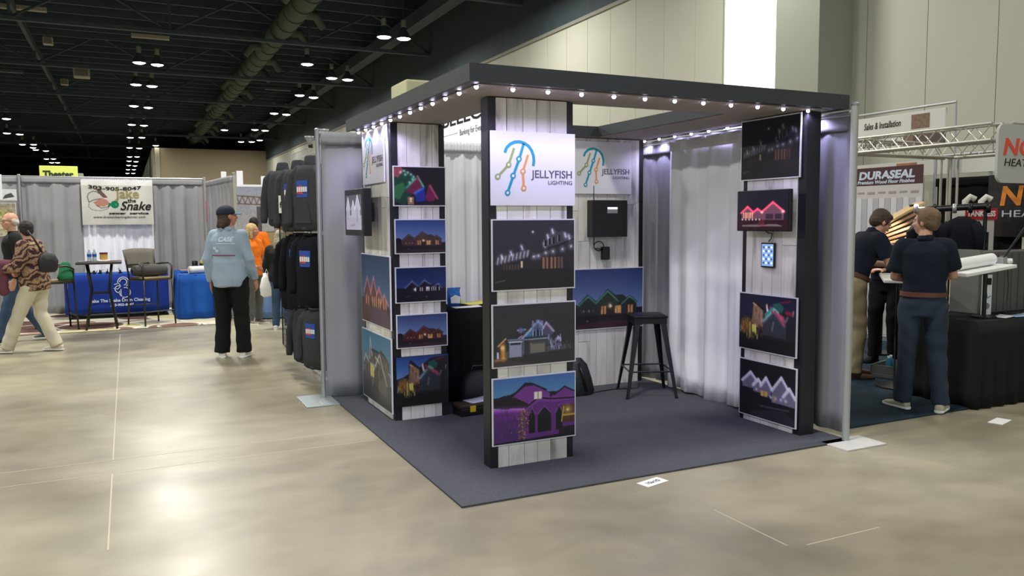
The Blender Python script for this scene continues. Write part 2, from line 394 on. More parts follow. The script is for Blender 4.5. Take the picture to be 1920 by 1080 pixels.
MB().box((XW-0.03, -12, 7.5), (XW+0.05, 79, 10.5)).build('upper_band', CEILB, wr)
struct('trim_1', MB().box((XW-0.85, 10.86, 0), (XW, 11.93, 10.5)), PIERM)
wn = struct('window_1', MB().box((XW+0.02, 11.97, 0.9), (XW+0.028, 14.41, 7.38)), mat('daylit_window', (1.0, 1.0, 0.97), 0.3, emit=1.6))
MB().box((XW-0.01, 11.93, 0.85), (XW+0.03, 11.97, 7.4)).box((XW-0.01, 14.41, 0.85), (XW+0.03, 14.45, 7.4)).box((XW-0.01, 11.97, 0.85), (XW+0.03, 14.41, 0.9)).build('window_frame', PIERM, wn)
MB().box((XW+0.005, 11.93, 0), (XW+0.03, 14.45, 0.85)).build('sill_panel', HWALL, wn)
struct('wall_far', MB().box((2.75, 79, 0), (XW+0.4, 79.5, 8.35)), TAN)
struct('wall_far_return', MB().box((2.35, 79.5, 0), (2.75, 140, 8.35)).box((2.55, 78.9, 0), (2.95, 79.6, 8.35)), mat('pale_column', (0.62, 0.60, 0.53), 0.8))
struct('wall_back', MB().box((-45, 140, 0), (XW, 140.5, 10.5)), mat('dim_back_wall', (0.16, 0.17, 0.17), 0.9))
struct('wall_left', MB().box((-45.4, -12, 0), (-45, 140, 10.5)), mat('dim_side_wall', (0.30, 0.30, 0.27), 0.9))
ce = struct('ceiling', MB().box((-45, -12, 10.5), (XW+0.4, 140, 10.7)), CEIL)
jb = MB().box((-45, -0.06, 10.05), (XW, 0.06, 10.5)).mesh('joist', CEILB)
for k in range(62): link('joist', jb, ce, loc=(0, 8.0+k*1.55, 0))
# deep roof trusses across the hall
def truss_mesh(x0, x1, z0, z1, pitch, r=0.05):
    mb = MB(); mb.box((x0, -0.11, z1-0.12), (x1, 0.11, z1)); mb.box((x0, -0.11, z0), (x1, 0.11, z0+0.13))
    x = x0; k = 0
    while x < x1:
        a, b = (z0+0.1, z1-0.1) if k % 2 == 0 else (z1-0.1, z0+0.1)
        mb.tube([(x, 0, a), (min(x+pitch, x1), 0, b)], r, 6); x += pitch; k += 1
        if k % 2 == 0: mb.box((x-0.05, -0.05, z0), (x+0.05, 0.05, z1))
    return mb
tm = truss_mesh(-45, XW, 8.75, 10.4, 2.6).mesh('roof_truss', CEILB)
for Yt in (15.5, 24.5, 33.5, 42.5, 51.5, 60.5, 72.3, 84, 100, 118): link('roof_truss', tm, None, loc=(0, Yt, 0), kind='structure')
# long steel girders and the dusty duct bundle along the hall
for n, (X, zz, ww, hh) in enumerate([(10.6, 9.2, 0.5, 0.5), (-16, 9.0, 0.3, 0.6), (-3.4, 9.4, 0.14, 0.3)]):
    struct('trim_%d' % (n+2), MB().box((X-ww/2, 8, zz), (X+ww/2, 139, zz+hh)), CEILB)
d = thing('ceiling_duct', 'dusty grey duct with short side branches hung under the dark ceiling', 'duct', (5.9, 20, 9.3))
mb = MB(); mb.tube([(0, 0, 0), (0, 75, 0)], 0.42, 14)
for k in range(50): mb.lathe([(0.46, -0.03), (0.46, 0.03)], 14, (0, 1.5*k, 0), axis='y')
mb.build('duct_body', DUCT, d, smooth=0.6)
for k in range(22):
    s_ = -1 if k % 3 == 1 else 1
    mb = MB(); y = 4+k*3.1; mb.tube([(0, y, -0.1), (s_*0.7, y+0.1, -0.12), (s_*1.0, y+0.3, -0.5)], [0.2, 0.18, 0.14], 10); mb.build('duct_branch', DUCT, d, smooth=0.7)
# small pale objects hung at the ceiling: speakers, unlit lamps
SPK = mat('pale_speaker', (0.55, 0.53, 0.47), 0.6)
def ray_at(px, py, z):
    d_ = fw+rt2*((px-960)/FPX)-up2*((py-540)/FPX); t = (z-1.62)/d_.z
    return Vector((d_.x*t, d_.y*t, z))
for (x, y, w_, h_, lab) in [(90, 77, 0.35, 0.3, 'small pale loudspeaker hung high above the left hall, nearest the top left corner'),
                            (121, 154, 0.35, 0.3, 'small pale loudspeaker hung high, lower of the two at upper left'),
                            (153, 135, 0.7, 0.55, 'square beige box speaker hanging from the dark ceiling at left')]:
    p = ray_at(x, y, 8.9); t_ = thing('hanging_speaker', lab, 'speaker', p)
    MB().bbox((-w_/2, -w_/2, -h_/2), (w_/2, w_/2, h_/2), 0.03).build('cabinet', SPK, t_)
    MB().box((-w_*0.4, -w_/2-0.01, -h_*0.4), (w_*0.4, -w_/2, h_*0.4)).build('grille', mat('speaker_grille', (0.4, 0.38, 0.33), 0.8), t_)
    MB().tube([(0, 0, h_/2), (0, 0, 1.6)], 0.02, 6).build('hanger_rod', CEILB, t_)
for (x, y, lab) in [(282, 69, 'unlit grey strip fixture at the ceiling above the central lamp row'), (12, 133, 'unlit grey strip fixture at the far left of the ceiling'),
                    (192, 217, 'faint unlit strip fixture over the left of the hall'), (521, 167, 'faint unlit strip fixture beside the dusty duct'), (44, 15, 'small dim strip fixture in the top left corner')]:
    p = ray_at(x, y, 9.6); t_ = thing('strip_fixture', lab, 'light fixture', p)
    MB().bbox((-0.75, -0.12, -0.08), (0.75, 0.12, 0.08), 0.02).build('housing', SPK if y < 100 else LAMPO, t_)
    for q in (-0.6, 0.6): MB().tube([(q, 0, 0.08), (q, 0, 0.9)], 0.012, 5).build('hanger', CEILB, t_)
# high-bay lamps
def lamp_proto():
    t_ = thing('high_bay_lamp', 'x', 'lamp')
    MB().lathe([(0.07, 0.42), (0.09, 0.38), (0.13, 0.30), (0.20, 0.18), (0.27, 0.04), (0.28, 0.0), (0.265, 0.0), (0.25, 0.04), (0.12, 0.28)], 18).build('reflector', LAMPO, t_, smooth=0.6)
    MB().lathe([(0.20, 0.045), (0.255, 0.02), (0.20, -0.025), (0.08, -0.05)], 18).build('lens', LAMPE, t_, smooth=0.8)
    MB().lathe([(0.08, 0.42), (0.10, 0.46), (0.10, 0.68), (0.05, 0.72)], 12).build('ballast', mat('lamp_ballast', (0.42, 0.42, 0.38), 0.5), t_, smooth=0.6)
    MB().tube([(0, 0, 0.72), (0, 0, 2.0)], 0.015, 6).build('hanger_rod', CEILB, t_)
    return t_
ROWS = [('in the row above the theatre sign', 'central row of lamps',
         [(261,118,295,122),(255,159,285,162),(251,199,278,202),(247,234,270,235.5),(244,258,266,258),(243,277,261,278),(243,294,257,294),(242,302,255,303),(241,310,253,311),(240,318,251,318),(239,325,250,325)]),
        ('in the row above the clothing rack', 'lamps above the clothing rack',
         [(720,70,757,73),(622,147,652,150),(562,179,588,183),(514,213,537,215),(478,243.5,497,245),(452,266,472,266)]),
        ('in the far left row', 'lamps of the far left row',
         [(12,223,-14,221),(13,250,37,252),(42,271,63,271),(67,281,86,283),(87,298,100,298),(97,305,108,305)])]
ORD = ['nearest', 'second', 'third', 'fourth', 'fifth', 'sixth', 'seventh', 'eighth', 'ninth', 'tenth', 'farthest']
first = lamp_proto(); used = False
for place, grp, prs in ROWS:
    for k, p in enumerate(prs):
        for sd, (x, y) in (('left', p[:2]), ('right', p[2:])):
            lab = 'lit high-bay lamp, %s one of the %s pair %s' % (sd, ORD[k], place)
            if not used: L_ = first; used = True
            else: L_ = copy_tree(first)
            L_.location = ray_at(x, y, 8.5); L_['label'] = lab; L_['group'] = grp
for (x, y, lab) in [(421, 244, 'single lit lamp hanging left of the lamp row above the clothing rack'), (487, 263, 'small dim single lamp beside the farthest lamps above the rack'),
                    (62, 277, 'single lit lamp just behind the third pair in the far left row'), (292, 273, 'lone small lamp right of the fifth pair in the central row'), (576, 121, 'lone dim lamp hanging high over the clothing rack')]:
    L_ = copy_tree(first); L_.location = ray_at(x, y, 8.5); L_['label'] = lab; L_['group'] = 'single lamps'
# ================================================================ THE BOOTH
cp_ = MB().box((1.646, 4.105, 0.0), (4.70, 7.35, 0.012)).build('carpet', CARPET)
cp_['label'] = 'dark grey booth carpet under the black framed lighting booth'; cp_['category'] = 'carpet'
ZC = 0.012
ZS = 2.40
# ---- canopy
cn = thing('canopy', 'charcoal flat canopy with lit bulbs along its underside, on the booth pillars', 'canopy', (1.755, 4.19, ZS))
def cbox(name, a, b, m, **k): return MB().box(a, b).build(name, m, cn, offset=(1.755, 4.19, ZS), **k)
CX0, CX1, CY0, CY1 = 1.755, 4.69, 4.19, 6.98
cbox('fascia', (CX0, CY0, 2.40), (CX1, CY0+0.02, 2.50), FASCIA)
cbox('fascia', (CX0, CY0+0.02, 2.40), (CX0+0.02, CY1, 2.50), FASCIA)
cbox('fascia', (CX1-0.02, CY0+0.02, 2.40), (CX1, CY1, 2.50), FASCIA)
cbox('fascia', (3.45, CY1-0.02, 2.40), (CX1-0.02, CY1, 2.50), FASCIA)
cbox('inner_fascia', (CX0+0.6, 4.765, 2.405), (4.05, 4.785, 2.50), FASCIA)
cbox('inner_fascia', (2.335, 4.785, 2.405), (2.355, CY1, 2.50), FASCIA)
cbox('inner_fascia', (4.03, 4.785, 2.405), (4.05, 6.53, 2.50), FASCIA)
cbox('inner_fascia', (3.45, 6.53, 2.405), (4.05, 6.55, 2.50), FASCIA)
cbox('soffit', (CX0+0.10, CY0+0.10, 2.403), (CX1-0.09, 4.765, 2.415), SOFFIT)
cbox('soffit', (CX0+0.10, 4.765, 2.403), (2.335, CY1-0.02, 2.415), SOFFIT)
cbox('soffit', (4.05, 4.765, 2.403), (CX1-0.09, CY1-0.02, 2.415), SOFFIT)
cbox('soffit', (3.45, 6.55, 2.403), (4.05, CY1-0.02, 2.415), SOFFIT)
cbox('roof_deck', (CX0+0.02, CY0+0.02, 2.47), (CX1-0.02, 4.765, 2.497), FASCIA)
cbox('roof_deck', (CX0+0.02, 4.765, 2.47), (2.335, CY1-0.02, 2.497), FASCIA)
cbox('roof_deck', (4.05, 4.765, 2.47), (CX1-0.02, CY1-0.02, 2.497), FASCIA)
cbox('roof_deck', (3.45, 6.55, 2.47), (4.05, CY1-0.02, 2.497), FASCIA)
cbox('light_channel', (CX0+0.02, CY0+0.02, 2.408), (CX1-0.02, CY0+0.10, 2.42), BLACK)
cbox('light_channel', (CX0+0.02, CY0+0.10, 2.408), (CX0+0.10, CY1-0.02, 2.42), BLACK)
cbox('light_channel', (CX1-0.09, CY0+0.10, 2.408), (CX1-0.02, CY1-0.02, 2.42), BLACK)
bulb = MB().lathe([(0.008, 0.010), (0.0125, 0.004), (0.013, -0.005), (0.009, -0.012), (0.003, -0.015)], 12).mesh('light_bulb', LEDM, True)
sock = MB().lathe([(0.024, 0.012), (0.024, 0.004), (0.017, 0.003)], 12).mesh('bulb_socket', BLACKP, True)
ld = bpy.data.lights.new('bulb_glow', 'SPOT'); ld.spot_size = 2.7; ld.spot_blend = 0.6; ld.energy = 4.6; ld.color = (0.62, 0.56, 1.0); ld.shadow_soft_size = 0.02
bl_pos = [(1.862+0.2355*k, 4.345) for k in range(12)]+[(1.858, 4.60+0.235*k) for k in range(11)]+[(4.648, 4.46+0.243*k) for k in range(10)]
for x, y in bl_pos:
    b = link('light_bulb', bulb, cn, loc=(x-1.755, y-4.19, 2.398-ZS)); link('bulb_socket', sock, b)
    g = link('bulb_glow', ld, None, loc=(x, y, 2.375))
# ---- plank helper: vertical boards in local x,z on a face looking to -y
def planks(parent, x0, x1, z0, z1, y, ws, seed, t=0.008):
    R_ = random.Random(seed); x = x0; k = 0
    while x < x1-0.01:
        w = min(ws[k % len(ws)], x1-x)
        if x1-(x+w) < 0.03: w = x1-x
        cuts = [z0]; z = z0+R_.uniform(0.35, 1.1)
        while z < z1-0.3: cuts.append(z); z += R_.uniform(0.8, 1.3)
        cuts.append(z1)
        for a, b in zip(cuts[:-1], cuts[1:]):
            tt = t+R_.uniform(-0.0015, 0.0015)
            o = MB().box((-w/2+0.0018, -tt, 0.0015), (w/2-0.0018, 0.0, b-a-0.0015)).build('plank', WOOD, parent); o.location = (x+w/2, y, a)
        x += w; k += 1
WS = (0.075, 0.115, 0.098, 0.10, 0.13)
def pillar(name, label, loc, w, d, h, px0, px1, rz=0, seed=1, side=None, zp=None):
    t_ = thing(name, label, 'display pillar', loc, rz)
    MB().box((0, 0, 0), (w, d, h)).build('frame', BLACK, t_)
    planks(t_, px0, px1, 0.0, h, 0, WS, seed)
    return t_
np_ = pillar('display_pillar', 'front left display pillar, whitewashed boards in a black frame, with the logo sign facing out', (2.075, 4.665, ZC), 0.615, 0.11, 2.385, 0.052, 0.565, 0, 3)
lp_ = pillar('display_pillar', 'rear left display pillar beside the grey curtain, five night photos on its front', (1.90, 6.16, ZC), 0.45, 0.86, 2.385, 0.055, 0.40, 0, 5)
lf = link('side_boards', None, lp_, loc=(0, 0.86, 0), rz=-PI/2) if False else None
# left face boards of the rear left pillar (facing the aisle): parts of that pillar
def side_planks(parent, x, y0, y1, z0, z1, seed):
    R_ = random.Random(seed); y = y0; k = 0
    while y < y1-0.01:
        w = min(WS[k % 5]*1.05, y1-y); cuts = [z0]; z = z0+R_.uniform(0.35, 1.1)
        while z < z1-0.3: cuts.append(z); z += R_.uniform(0.8, 1.3)
        cuts.append(z1)
        for a, b in zip(cuts[:-1], cuts[1:]):
            o = MB().box((-0.008, 0.0012, 0.0012), (0, w-0.0012, b-a-0.0012)).build('plank', WOOD, parent); o.location = (x, y, a)
        y += w; k += 1
side_planks(lp_, 0, 0.055, 0.80, 0.0, 2.385, 8)
rp_ = pillar('display_pillar', 'right display pillar with whitewashed boards facing into the booth', (4.458, 5.005, ZC), 0.655, 0.13, 2.385, 0.05, 0.58, -PI/2, 11)
bp_ = pillar('display_wall', 'rear whitewashed board panel behind the black stool', (3.42, 6.61, ZC), 1.19, 0.12, 2.385, 0.06, 1.137, 0, 14)
for p in (rp_, bp_): p['category'] = 'display pillar'
# ---- painters
def dusk(seed, top=(0.16, 0.27, 0.55), low=(0.42, 0.55, 0.78), house=(0.26, 0.16, 0.18), gl=(0.95, 0.62, 0.35), line=(0.5, 0.5, 0.5), w=130, h=84, lglow=0.0):
    c = Canvas(w, h, (0.13, 0.11, 0.16)); c.vgrad(0.32, low, 1.0, top)
    c.poly([(0, 0), (1, 0), (1, 0.30), (0.85, 0.33), (0, 0.33)], (0.15, 0.12, 0.16))
    c.poly([(0, 0.05), (0.45, 0.12), (0.9, 0.10), (1, 0.05), (1, 0), (0, 0)], (0.24, 0.15, 0.20))
    c.poly([(0.0, 0.3), (0.0, 0.44), (0.06, 0.46), (0.12, 0.40), (0.16, 0.30)], (0.10, 0.09, 0.13))
    c.poly([(0.10, 0.38), (0.25, 0.58), (0.38, 0.45), (0.52, 0.66), (0.62, 0.56), (0.73, 0.55), (0.82, 0.46), (0.90, 0.38), (0.88, 0.22), (0.12, 0.22)], house)
    c.gable(0.14, 0.38, 0.24, 0.42, 0.56, house, (0.10, 0.08, 0.11), line, 0.012, lglow, 6 if lglow else 0)
    c.gable(0.38, 0.66, 0.22, 0.46, 0.64, (house[0]*1.15, house[1]*1.1, house[2]), (0.10, 0.08, 0.11), line, 0.012, lglow, 8 if lglow else 0)
    c.gable(0.72, 0.92, 0.24, 0.42, 0.53, house, (0.10, 0.08, 0.11), line, 0.012, lglow, 6 if lglow else 0)
    for x in (0.43, 0.47, 0.56, 0.64, 0.68, 0.80, 0.84):
        c.rect(x, 0.24, x+0.025, 0.38, gl); 
    c.rect(0.51, 0.22, 0.59, 0.36, (0.25, 0.14, 0.12)); c.dot(0.55, 0.37, 0.03, (1.0, 0.93, 0.75), 0.06); c.rect(0.615, 0.25, 0.68, 0.37, (0.98, 0.72, 0.38)); c.seg((0.645, 0.25), (0.645, 0.37), 0.005, (0.35, 0.18, 0.1))
    for x in (0.2, 0.27, 0.33): c.dot(x, 0.30, 0.012, (0.75, 0.45, 0.4), 0.03)
    c.dot(0.25, 0.13, 0.01, (0.7, 0.5, 0.45), 0.02); c.desat = 0.2; c.streaks(0.15, 0.9, 0.22, 0.42, [house, tuple(x*0.7 for x in house), tuple(min(x*1.4, 1) for x in house)], 60, 0.012, seed, 0.4); c.blur(1); c.noise(0.04, seed, 1); return c
def grey_house(w=210, h=165, dark=False):
    k = 0.62 if dark else 1.0
    bg = (0.20, 0.20, 0.235) if not dark else (0.125, 0.135, 0.175)
    c = Canvas(w, h, bg); c.rect(0, 0, 1, 0.30, tuple(x*0.8 for x in (0.19, 0.18, 0.19)))
    W_ = (0.80*k+0.05, 0.80*k+0.05, 0.88*k+0.05)
    c.poly([(0.0, 0.30), (0, 0.44), (0.10, 0.50), (0.2, 0.52), (0.34, 0.58), (0.42, 0.48), (0.46, 0.52), (1, 0.72), (1, 0.28)], (0.15*k+.03, 0.14*k+.03, 0.16*k+.03))
    c.poly([(0.60, 0.60), (0.60, 0.66), (0.66, 0.76), (0.72, 0.88), (0.80, 0.82), (0.86, 0.84), (1, 0.76), (1, 0.68)], (0.28*k, 0.28*k, 0.32*k))
    c.seg((0.42, 0.47), (1.0, 0.72), 0.012, (0.09, 0.09, 0.10))
    for x, y, r in [(0.10, 0.50, 0.02), (0.21, 0.55, 0.022), (0.34, 0.63, 0.025), (0.66, 0.78, 0.03), (0.72, 0.86, 0.03), (0.88, 0.80, 0.025), (0.93, 0.77, 0.02), (0.62, 0.66, 0.02)]:
        c.seg((x, y), (x+0.012, y-0.05), r*0.5, W_, glow=0.035)
    for i in range(9):
        x = 0.05+i*0.045; c.seg((x, 0.38+0.012*i), (x+0.012, 0.46+0.012*i), 0.006, W_, glow=0.028)
    for x, y in [(0.49, 0.50), (0.55, 0.51), (0.64, 0.55), (0.73, 0.57), (0.85, 0.60), (0.96, 0.64)]: c.dot(x, y-0.03, 0.014, W_, 0.055)
    for x in (0.62, 0.67, 0.72, 0.79): c.rect(x, 0.61+(x-0.6)*0.4, x+0.03, 0.70+(x-0.6)*0.4, (0.10, 0.10, 0.12)); c.seg((x, 0.61+(x-0.6)*.4), (x, 0.70+(x-.6)*.4), 0.005, W_)
    for x in (0.60, 0.645, 0.70, 0.745, 0.79, 0.83):
        c.rect(x, 0.29, x+0.025, 0.46, (0.62*k, 0.44*k, 0.34*k) if x < 0.78 else (0.42*k, 0.34*k, 0.32*k))
    c.rect(0.33, 0.31, 0.355, 0.41, (0.92*k, 0.85*k, 0.68*k))
    for i in range(6): c.rect(0.12+0.035*i, 0.29, 0.135+0.035*i, 0.36, (0.30*k+.05, 0.24*k+.05, 0.22*k+.05))
    c.dot(0.48, 0.83, 0.010, (0.95, 0.97, 0.98), 0.03); c.poly([(0.02, 0.12), (0.14, 0.15), (0.15, 0.13), (0.03, 0.10)], (0.30, 0.30, 0.31)); c.blur(1); c.noise(0.05, 4, 1); return c
def garage_house(w=210, h=150):
    c = Canvas(w, h, (0.225, 0.225, 0.235)); c.vgrad(0.3, (0.21, 0.225, 0.23), 1.0, (0.225, 0.22, 0.235))
    c.rect(0.0, 0.0, 1, 0.30, (0.23, 0.23, 0.235)); c.poly([(0.03, 0.13), (0.95, 0.22), (0.95, 0.30), (0.1, 0.24)], (0.34, 0.35, 0.38)); c.poly([(0.0, 0.0), (0.5, 0.0), (0.15, 0.10), (0.0, 0.10)], (0.30, 0.27, 0.26))
    W_ = (0.80, 0.80, 0.92); Bl = (0.28, 0.46, 0.62)
    c.poly([(0.26, 0.30), (0.26, 0.50), (0.30, 0.57), (0.40, 0.57), (0.40, 0.30)], (0.22, 0.20, 0.22)); c.seg((0.29, 0.58), (0.38, 0.585), 0.022, (0.62, 0.66, 0.78)); c.streaks(0.29, 0.38, 0.52, 0.56, [(0.7, 0.55, 0.75), (0.3, 0.5, 0.7)], 14, 0.008, 3)
    c.poly([(0.35, 0.44), (0.54, 0.70), (0.65, 0.53), (0.65, 0.30), (0.36, 0.30)], (0.27, 0.33, 0.42)); c.poly([(0.36, 0.46), (0.47, 0.60), (0.50, 0.50), (0.40, 0.42)], Bl)
    c.seg((0.33, 0.42), (0.54, 0.71), 0.022, (0.66, 0.70, 0.84), glow=0.03); c.seg((0.54, 0.71), (0.655, 0.54), 0.020, (0.66, 0.68, 0.82), glow=0.03); c.streaks(0.46, 0.60, 0.55, 0.66, [(0.62, 0.62, 0.82), (0.45, 0.55, 0.75)], 40, 0.007, 5)
    c.poly([(0.60, 0.50), (0.635, 0.68), (0.73, 0.52), (0.70, 0.46), (0.68, 0.36)], (0.36, 0.33, 0.44)); c.seg((0.60, 0.58), (0.64, 0.68), 0.018, (0.74, 0.70, 0.86)); c.seg((0.64, 0.68), (0.73, 0.53), 0.018, (0.74, 0.66, 0.84), glow=0.03)
    c.seg((0.34, 0.48), (0.30, 0.45), 0.014, (0.75, 0.62, 0.75))
    c.rect(0.485, 0.47, 0.505, 0.55, (0.15, 0.16, 0.26)); c.rect(0.52, 0.47, 0.55, 0.57, (0.15, 0.17, 0.30)); c.rect(0.565, 0.47, 0.58, 0.55, (0.15, 0.16, 0.26))
    for x in (0.475, 0.51, 0.557, 0.588): c.seg((x, 0.465), (x, 0.565), 0.007, (0.86, 0.88, 0.97))
    c.rect(0.37, 0.42, 0.66, 0.465, (0.20, 0.27, 0.33)); c.seg((0.36, 0.415), (0.66, 0.42), 0.013, (0.62, 0.66, 0.72))
    c.rect(0.36, 0.16, 0.43, 0.41, (0.24, 0.24, 0.26)); c.rect(0.42, 0.19, 0.64, 0.40, (0.30, 0.29, 0.28)); c.rect(0.44, 0.19, 0.62, 0.36, (0.50, 0.50, 0.46)); c.rect(0.46, 0.335, 0.61, 0.35, (0.25, 0.27, 0.27))
    for i in range(3): c.seg((0.44, 0.22+i*0.04), (0.62, 0.222+i*0.04), 0.003, (0.44, 0.44, 0.41))
    c.poly([(0.17, 0.13), (0.19, 0.42), (0.35, 0.42), (0.35, 0.14)], (0.35, 0.36, 0.42)); c.rect(0.19, 0.14, 0.335, 0.40, (0.62, 0.64, 0.74)); c.rect(0.20, 0.345, 0.325, 0.375, (0.16, 0.18, 0.26)); c.seg((0.18, 0.395), (0.345, 0.39), 0.012, (0.82, 0.84, 0.95)); c.seg((0.17, 0.43), (0.34, 0.43), 0.014, (0.48, 0.56, 0.66)); c.seg((0.36, 0.18), (0.36, 0.44), 0.008, (0.40, 0.50, 0.68))
    c.seg((0.055, 0.34), (0.145, 0.455), 0.018, (0.85, 0.66, 0.44)); c.poly([(0.08, 0.15), (0.08, 0.34), (0.135, 0.42), (0.135, 0.12)], (0.50, 0.34, 0.20)); c.seg((0.115, 0.13), (0.115, 0.32), 0.02, (0.90, 0.62, 0.30), glow=0.05); c.dot(0.105, 0.31, 0.02, (1, 0.9, 0.65), 0.05); c.seg((0.05, 0.15), (0.05, 0.23), 0.022, (0.90, 0.90, 0.98)); c.seg((0.02, 0.11), (0.15, 0.125), 0.012, (0.72, 0.52, 0.26), glow=0.03)
    c.streaks(0.66, 0.83, 0.22, 0.40, [(0.72, 0.73, 0.92), (0.45, 0.45, 0.62)], 46, 0.009, 9); c.poly([(0.76, 0.38), (0.79, 0.45), (0.83, 0.38)], (0.74, 0.74, 0.90)); c.streaks(0.84, 0.95, 0.20, 0.30, [(0.34, 0.30, 0.27), (0.28, 0.26, 0.25)], 16, 0.01, 4)
    c.blur(1); c.noise(0.04, 5, 1); return c
def purple_house(w=210, h=165):
    c = Canvas(w, h, (0.3, 0.14, 0.4)); c.vgrad(0.55, (0.36, 0.66, 0.82), 1.0, (0.25, 0.44, 0.76))
    c.poly([(0, 0.60), (0.0, 0.70), (0.12, 0.74), (0.20, 0.75), (0.26, 0.78), (0.38, 0.90), (0.46, 0.885), (0.66, 0.74), (0.78, 0.73), (0.90, 0.74), (1.0, 0.66), (1, 0)], (0.13, 0.12, 0.17))
    c.poly([(0.16, 0.66), (0.32, 0.80), (0.38, 0.86), (0.50, 0.86), (0.62, 0.76), (0.68, 0.72), (0.70, 0.50), (0.2, 0.5)], (0.50, 0.20, 0.62))
    c.poly([(0.70, 0.66), (0.82, 0.76), (0.88, 0.77), (1, 0.68), (1, 0.55), (0.7, 0.55)], (0.48, 0.19, 0.60))
    for p in [[(0.22, 0.72), (0.38, 0.90), (0.46, 0.89), (0.64, 0.77)], [(0.74, 0.68), (0.87, 0.79), (1.0, 0.70)]]: c.path(p, 0.016, (0.10, 0.08, 0.13))
    c.poly([(0, 0.55), (0.40, 0.50), (0.55, 0.60), (0.75, 0.56), (1, 0.58), (1, 0), (0, 0)], (0.42, 0.16, 0.55))
    c.poly([(0, 0.60), (0, 0.72), (0.25, 0.70), (0.42, 0.58), (0.38, 0.52), (0, 0.56)], (0.14, 0.11, 0.16))
    c.path([(0.38, 0.52), (0.54, 0.66), (0.70, 0.62), (1, 0.60)], 0.018, (0.12, 0.09, 0.14), glow=0.03, gcol=(0.4, 0.1, 0.5))
    c.seg((0.0, 0.535), (0.36, 0.505), 0.008, (0.70, 0.45, 0.85), glow=0.05, gcol=(0.75, 0.30, 0.85))
    c.rect(0.0, 0, 0.30, 0.36, (0.30, 0.17, 0.42), 0.6)
    for x0, x1 in ((0.42, 0.50), (0.53, 0.70), (0.76, 0.84)):
        xm = (x0+x1)/2; c.poly([(x0, 0.12), (x1, 0.12), (x1, 0.40), (xm+0.02, 0.50), (xm-0.02, 0.50), (x0, 0.40)], (0.09, 0.08, 0.12))
        c.path([(x0, 0.40), (xm, 0.52), (x1, 0.40)], 0.012, (0.55, 0.25, 0.62))
    c.rect(0.49, 0.64, 0.585, 0.755, (0.96, 0.93, 0.85)); c.seg((0.537, 0.64), (0.537, 0.755), 0.006, (0.3, 0.2, 0.3))
    c.rect(0.83, 0.22, 1, 0.50, (0.35, 0.22, 0.14)); c.dot(0.91, 0.42, 0.02, (1, 0.9, 0.4), 0.09); c.seg((0.83, 0.24), (0.86, 0.48), 0.01, (0.95, 0.80, 0.3)); c.seg((0.86, 0.34), (1.0, 0.34), 0.02, (0.85, 0.65, 0.25)); c.rect(0.80, 0, 1, 0.16, (0.13, 0.11, 0.16))
    r = np.random.RandomState(3)
    for _ in range(260):
        t = r.rand(); x = 0.335+0.05*(t-0.3)+r.randn()*0.035; y = 0.02+t*0.48; q = r.rand()
        c.dot(x, y, 0.007, (0.85*q+0.15, 0.65*q+0.12, 0.25*q+0.08))
    c.poly([(0, 0), (1, 0), (1, 0.06), (0.3, 0.03), (0, 0.02)], (0.11, 0.11, 0.15)); c.desat = 0.18; c.streaks(0.0, 0.34, 0.08, 0.46, [(0.36, 0.16, 0.48), (0.46, 0.20, 0.56)], 60, 0.012, 31, 0.4); c.blur(1); c.noise(0.04, 6, 1); return c
def rainbow_roof(w=125, h=88):
    c = Canvas(w, h, (0.13, 0.115, 0.145))
    c.poly([(0, 0.1), (0, 0.95), (0.10, 1.0), (0.2, 0.92), (0.42, 0.72), (0.44, 0.5), (0.3, 0.2), (0.2, 0)], (0.12, 0.26, 0.20))
    c.poly([(0, 0.75), (0, 1.0), (0.14, 1.0), (0.18, 0.9), (0.08, 0.72)], (0.55, 0.28, 0.30)); c.poly([(0, 0.5), (0.18, 0.60), (0.22, 0.42), (0.1, 0.15), (0, 0.2)], (0.20, 0.42, 0.26))
    c.poly([(0.22, 0.36), (0.44, 0.74), (0.56, 0.50), (0.40, 0.28)], (0.42, 0.16, 0.26)); c.seg((0.46, 0.76), (0.57, 0.50), 0.02, (0.35, 0.80, 0.62), glow=0.04); c.seg((0.42, 0.70), (0.24, 0.46), 0.012, (0.25, 0.7, 0.55), glow=0.04)
    c.poly([(0.40, 0.30), (0.58, 0.46), (0.62, 0.12), (0.42, 0.08)], (0.16, 0.20, 0.55)); c.seg((0.40, 0.32), (0.57, 0.46), 0.012, (0.2, 0.5, 0.9), glow=0.05)
    c.poly([(0.60, 0.20), (0.68, 0.54), (0.83, 0.22), (0.78, 0.12), (0.66, 0.1)], (0.45, 0.13, 0.30)); c.seg((0.70, 0.53), (0.85, 0.18), 0.018, (0.78, 0.36, 0.48), glow=0.04); c.seg((0.45, 0.78), (0.49, 0.66), 0.02, (0.75, 0.40, 0.35))
    for x, y in [(0.13, 0.86), (0.20, 0.90), (0.27, 0.86), (0.33, 0.81), (0.38, 0.75), (0.36, 0.68), (0.30, 0.60), (0.22, 0.80)]: c.dot(x, y, 0.014, (0.75, 0.95, 0.85), 0.05)
    c.rect(0.26, 0.02, 0.38, 0.22, (0.62, 0.46, 0.36)); c.rect(0.30, 0.08, 0.34, 0.2, (0.95, 0.9, 0.75)); c.seg((0.26, 0.13), (0.38, 0.13), 0.006, (0.2, 0.1, 0.1)); c.blur(2); c.noise(0.04, 8, 1); return c
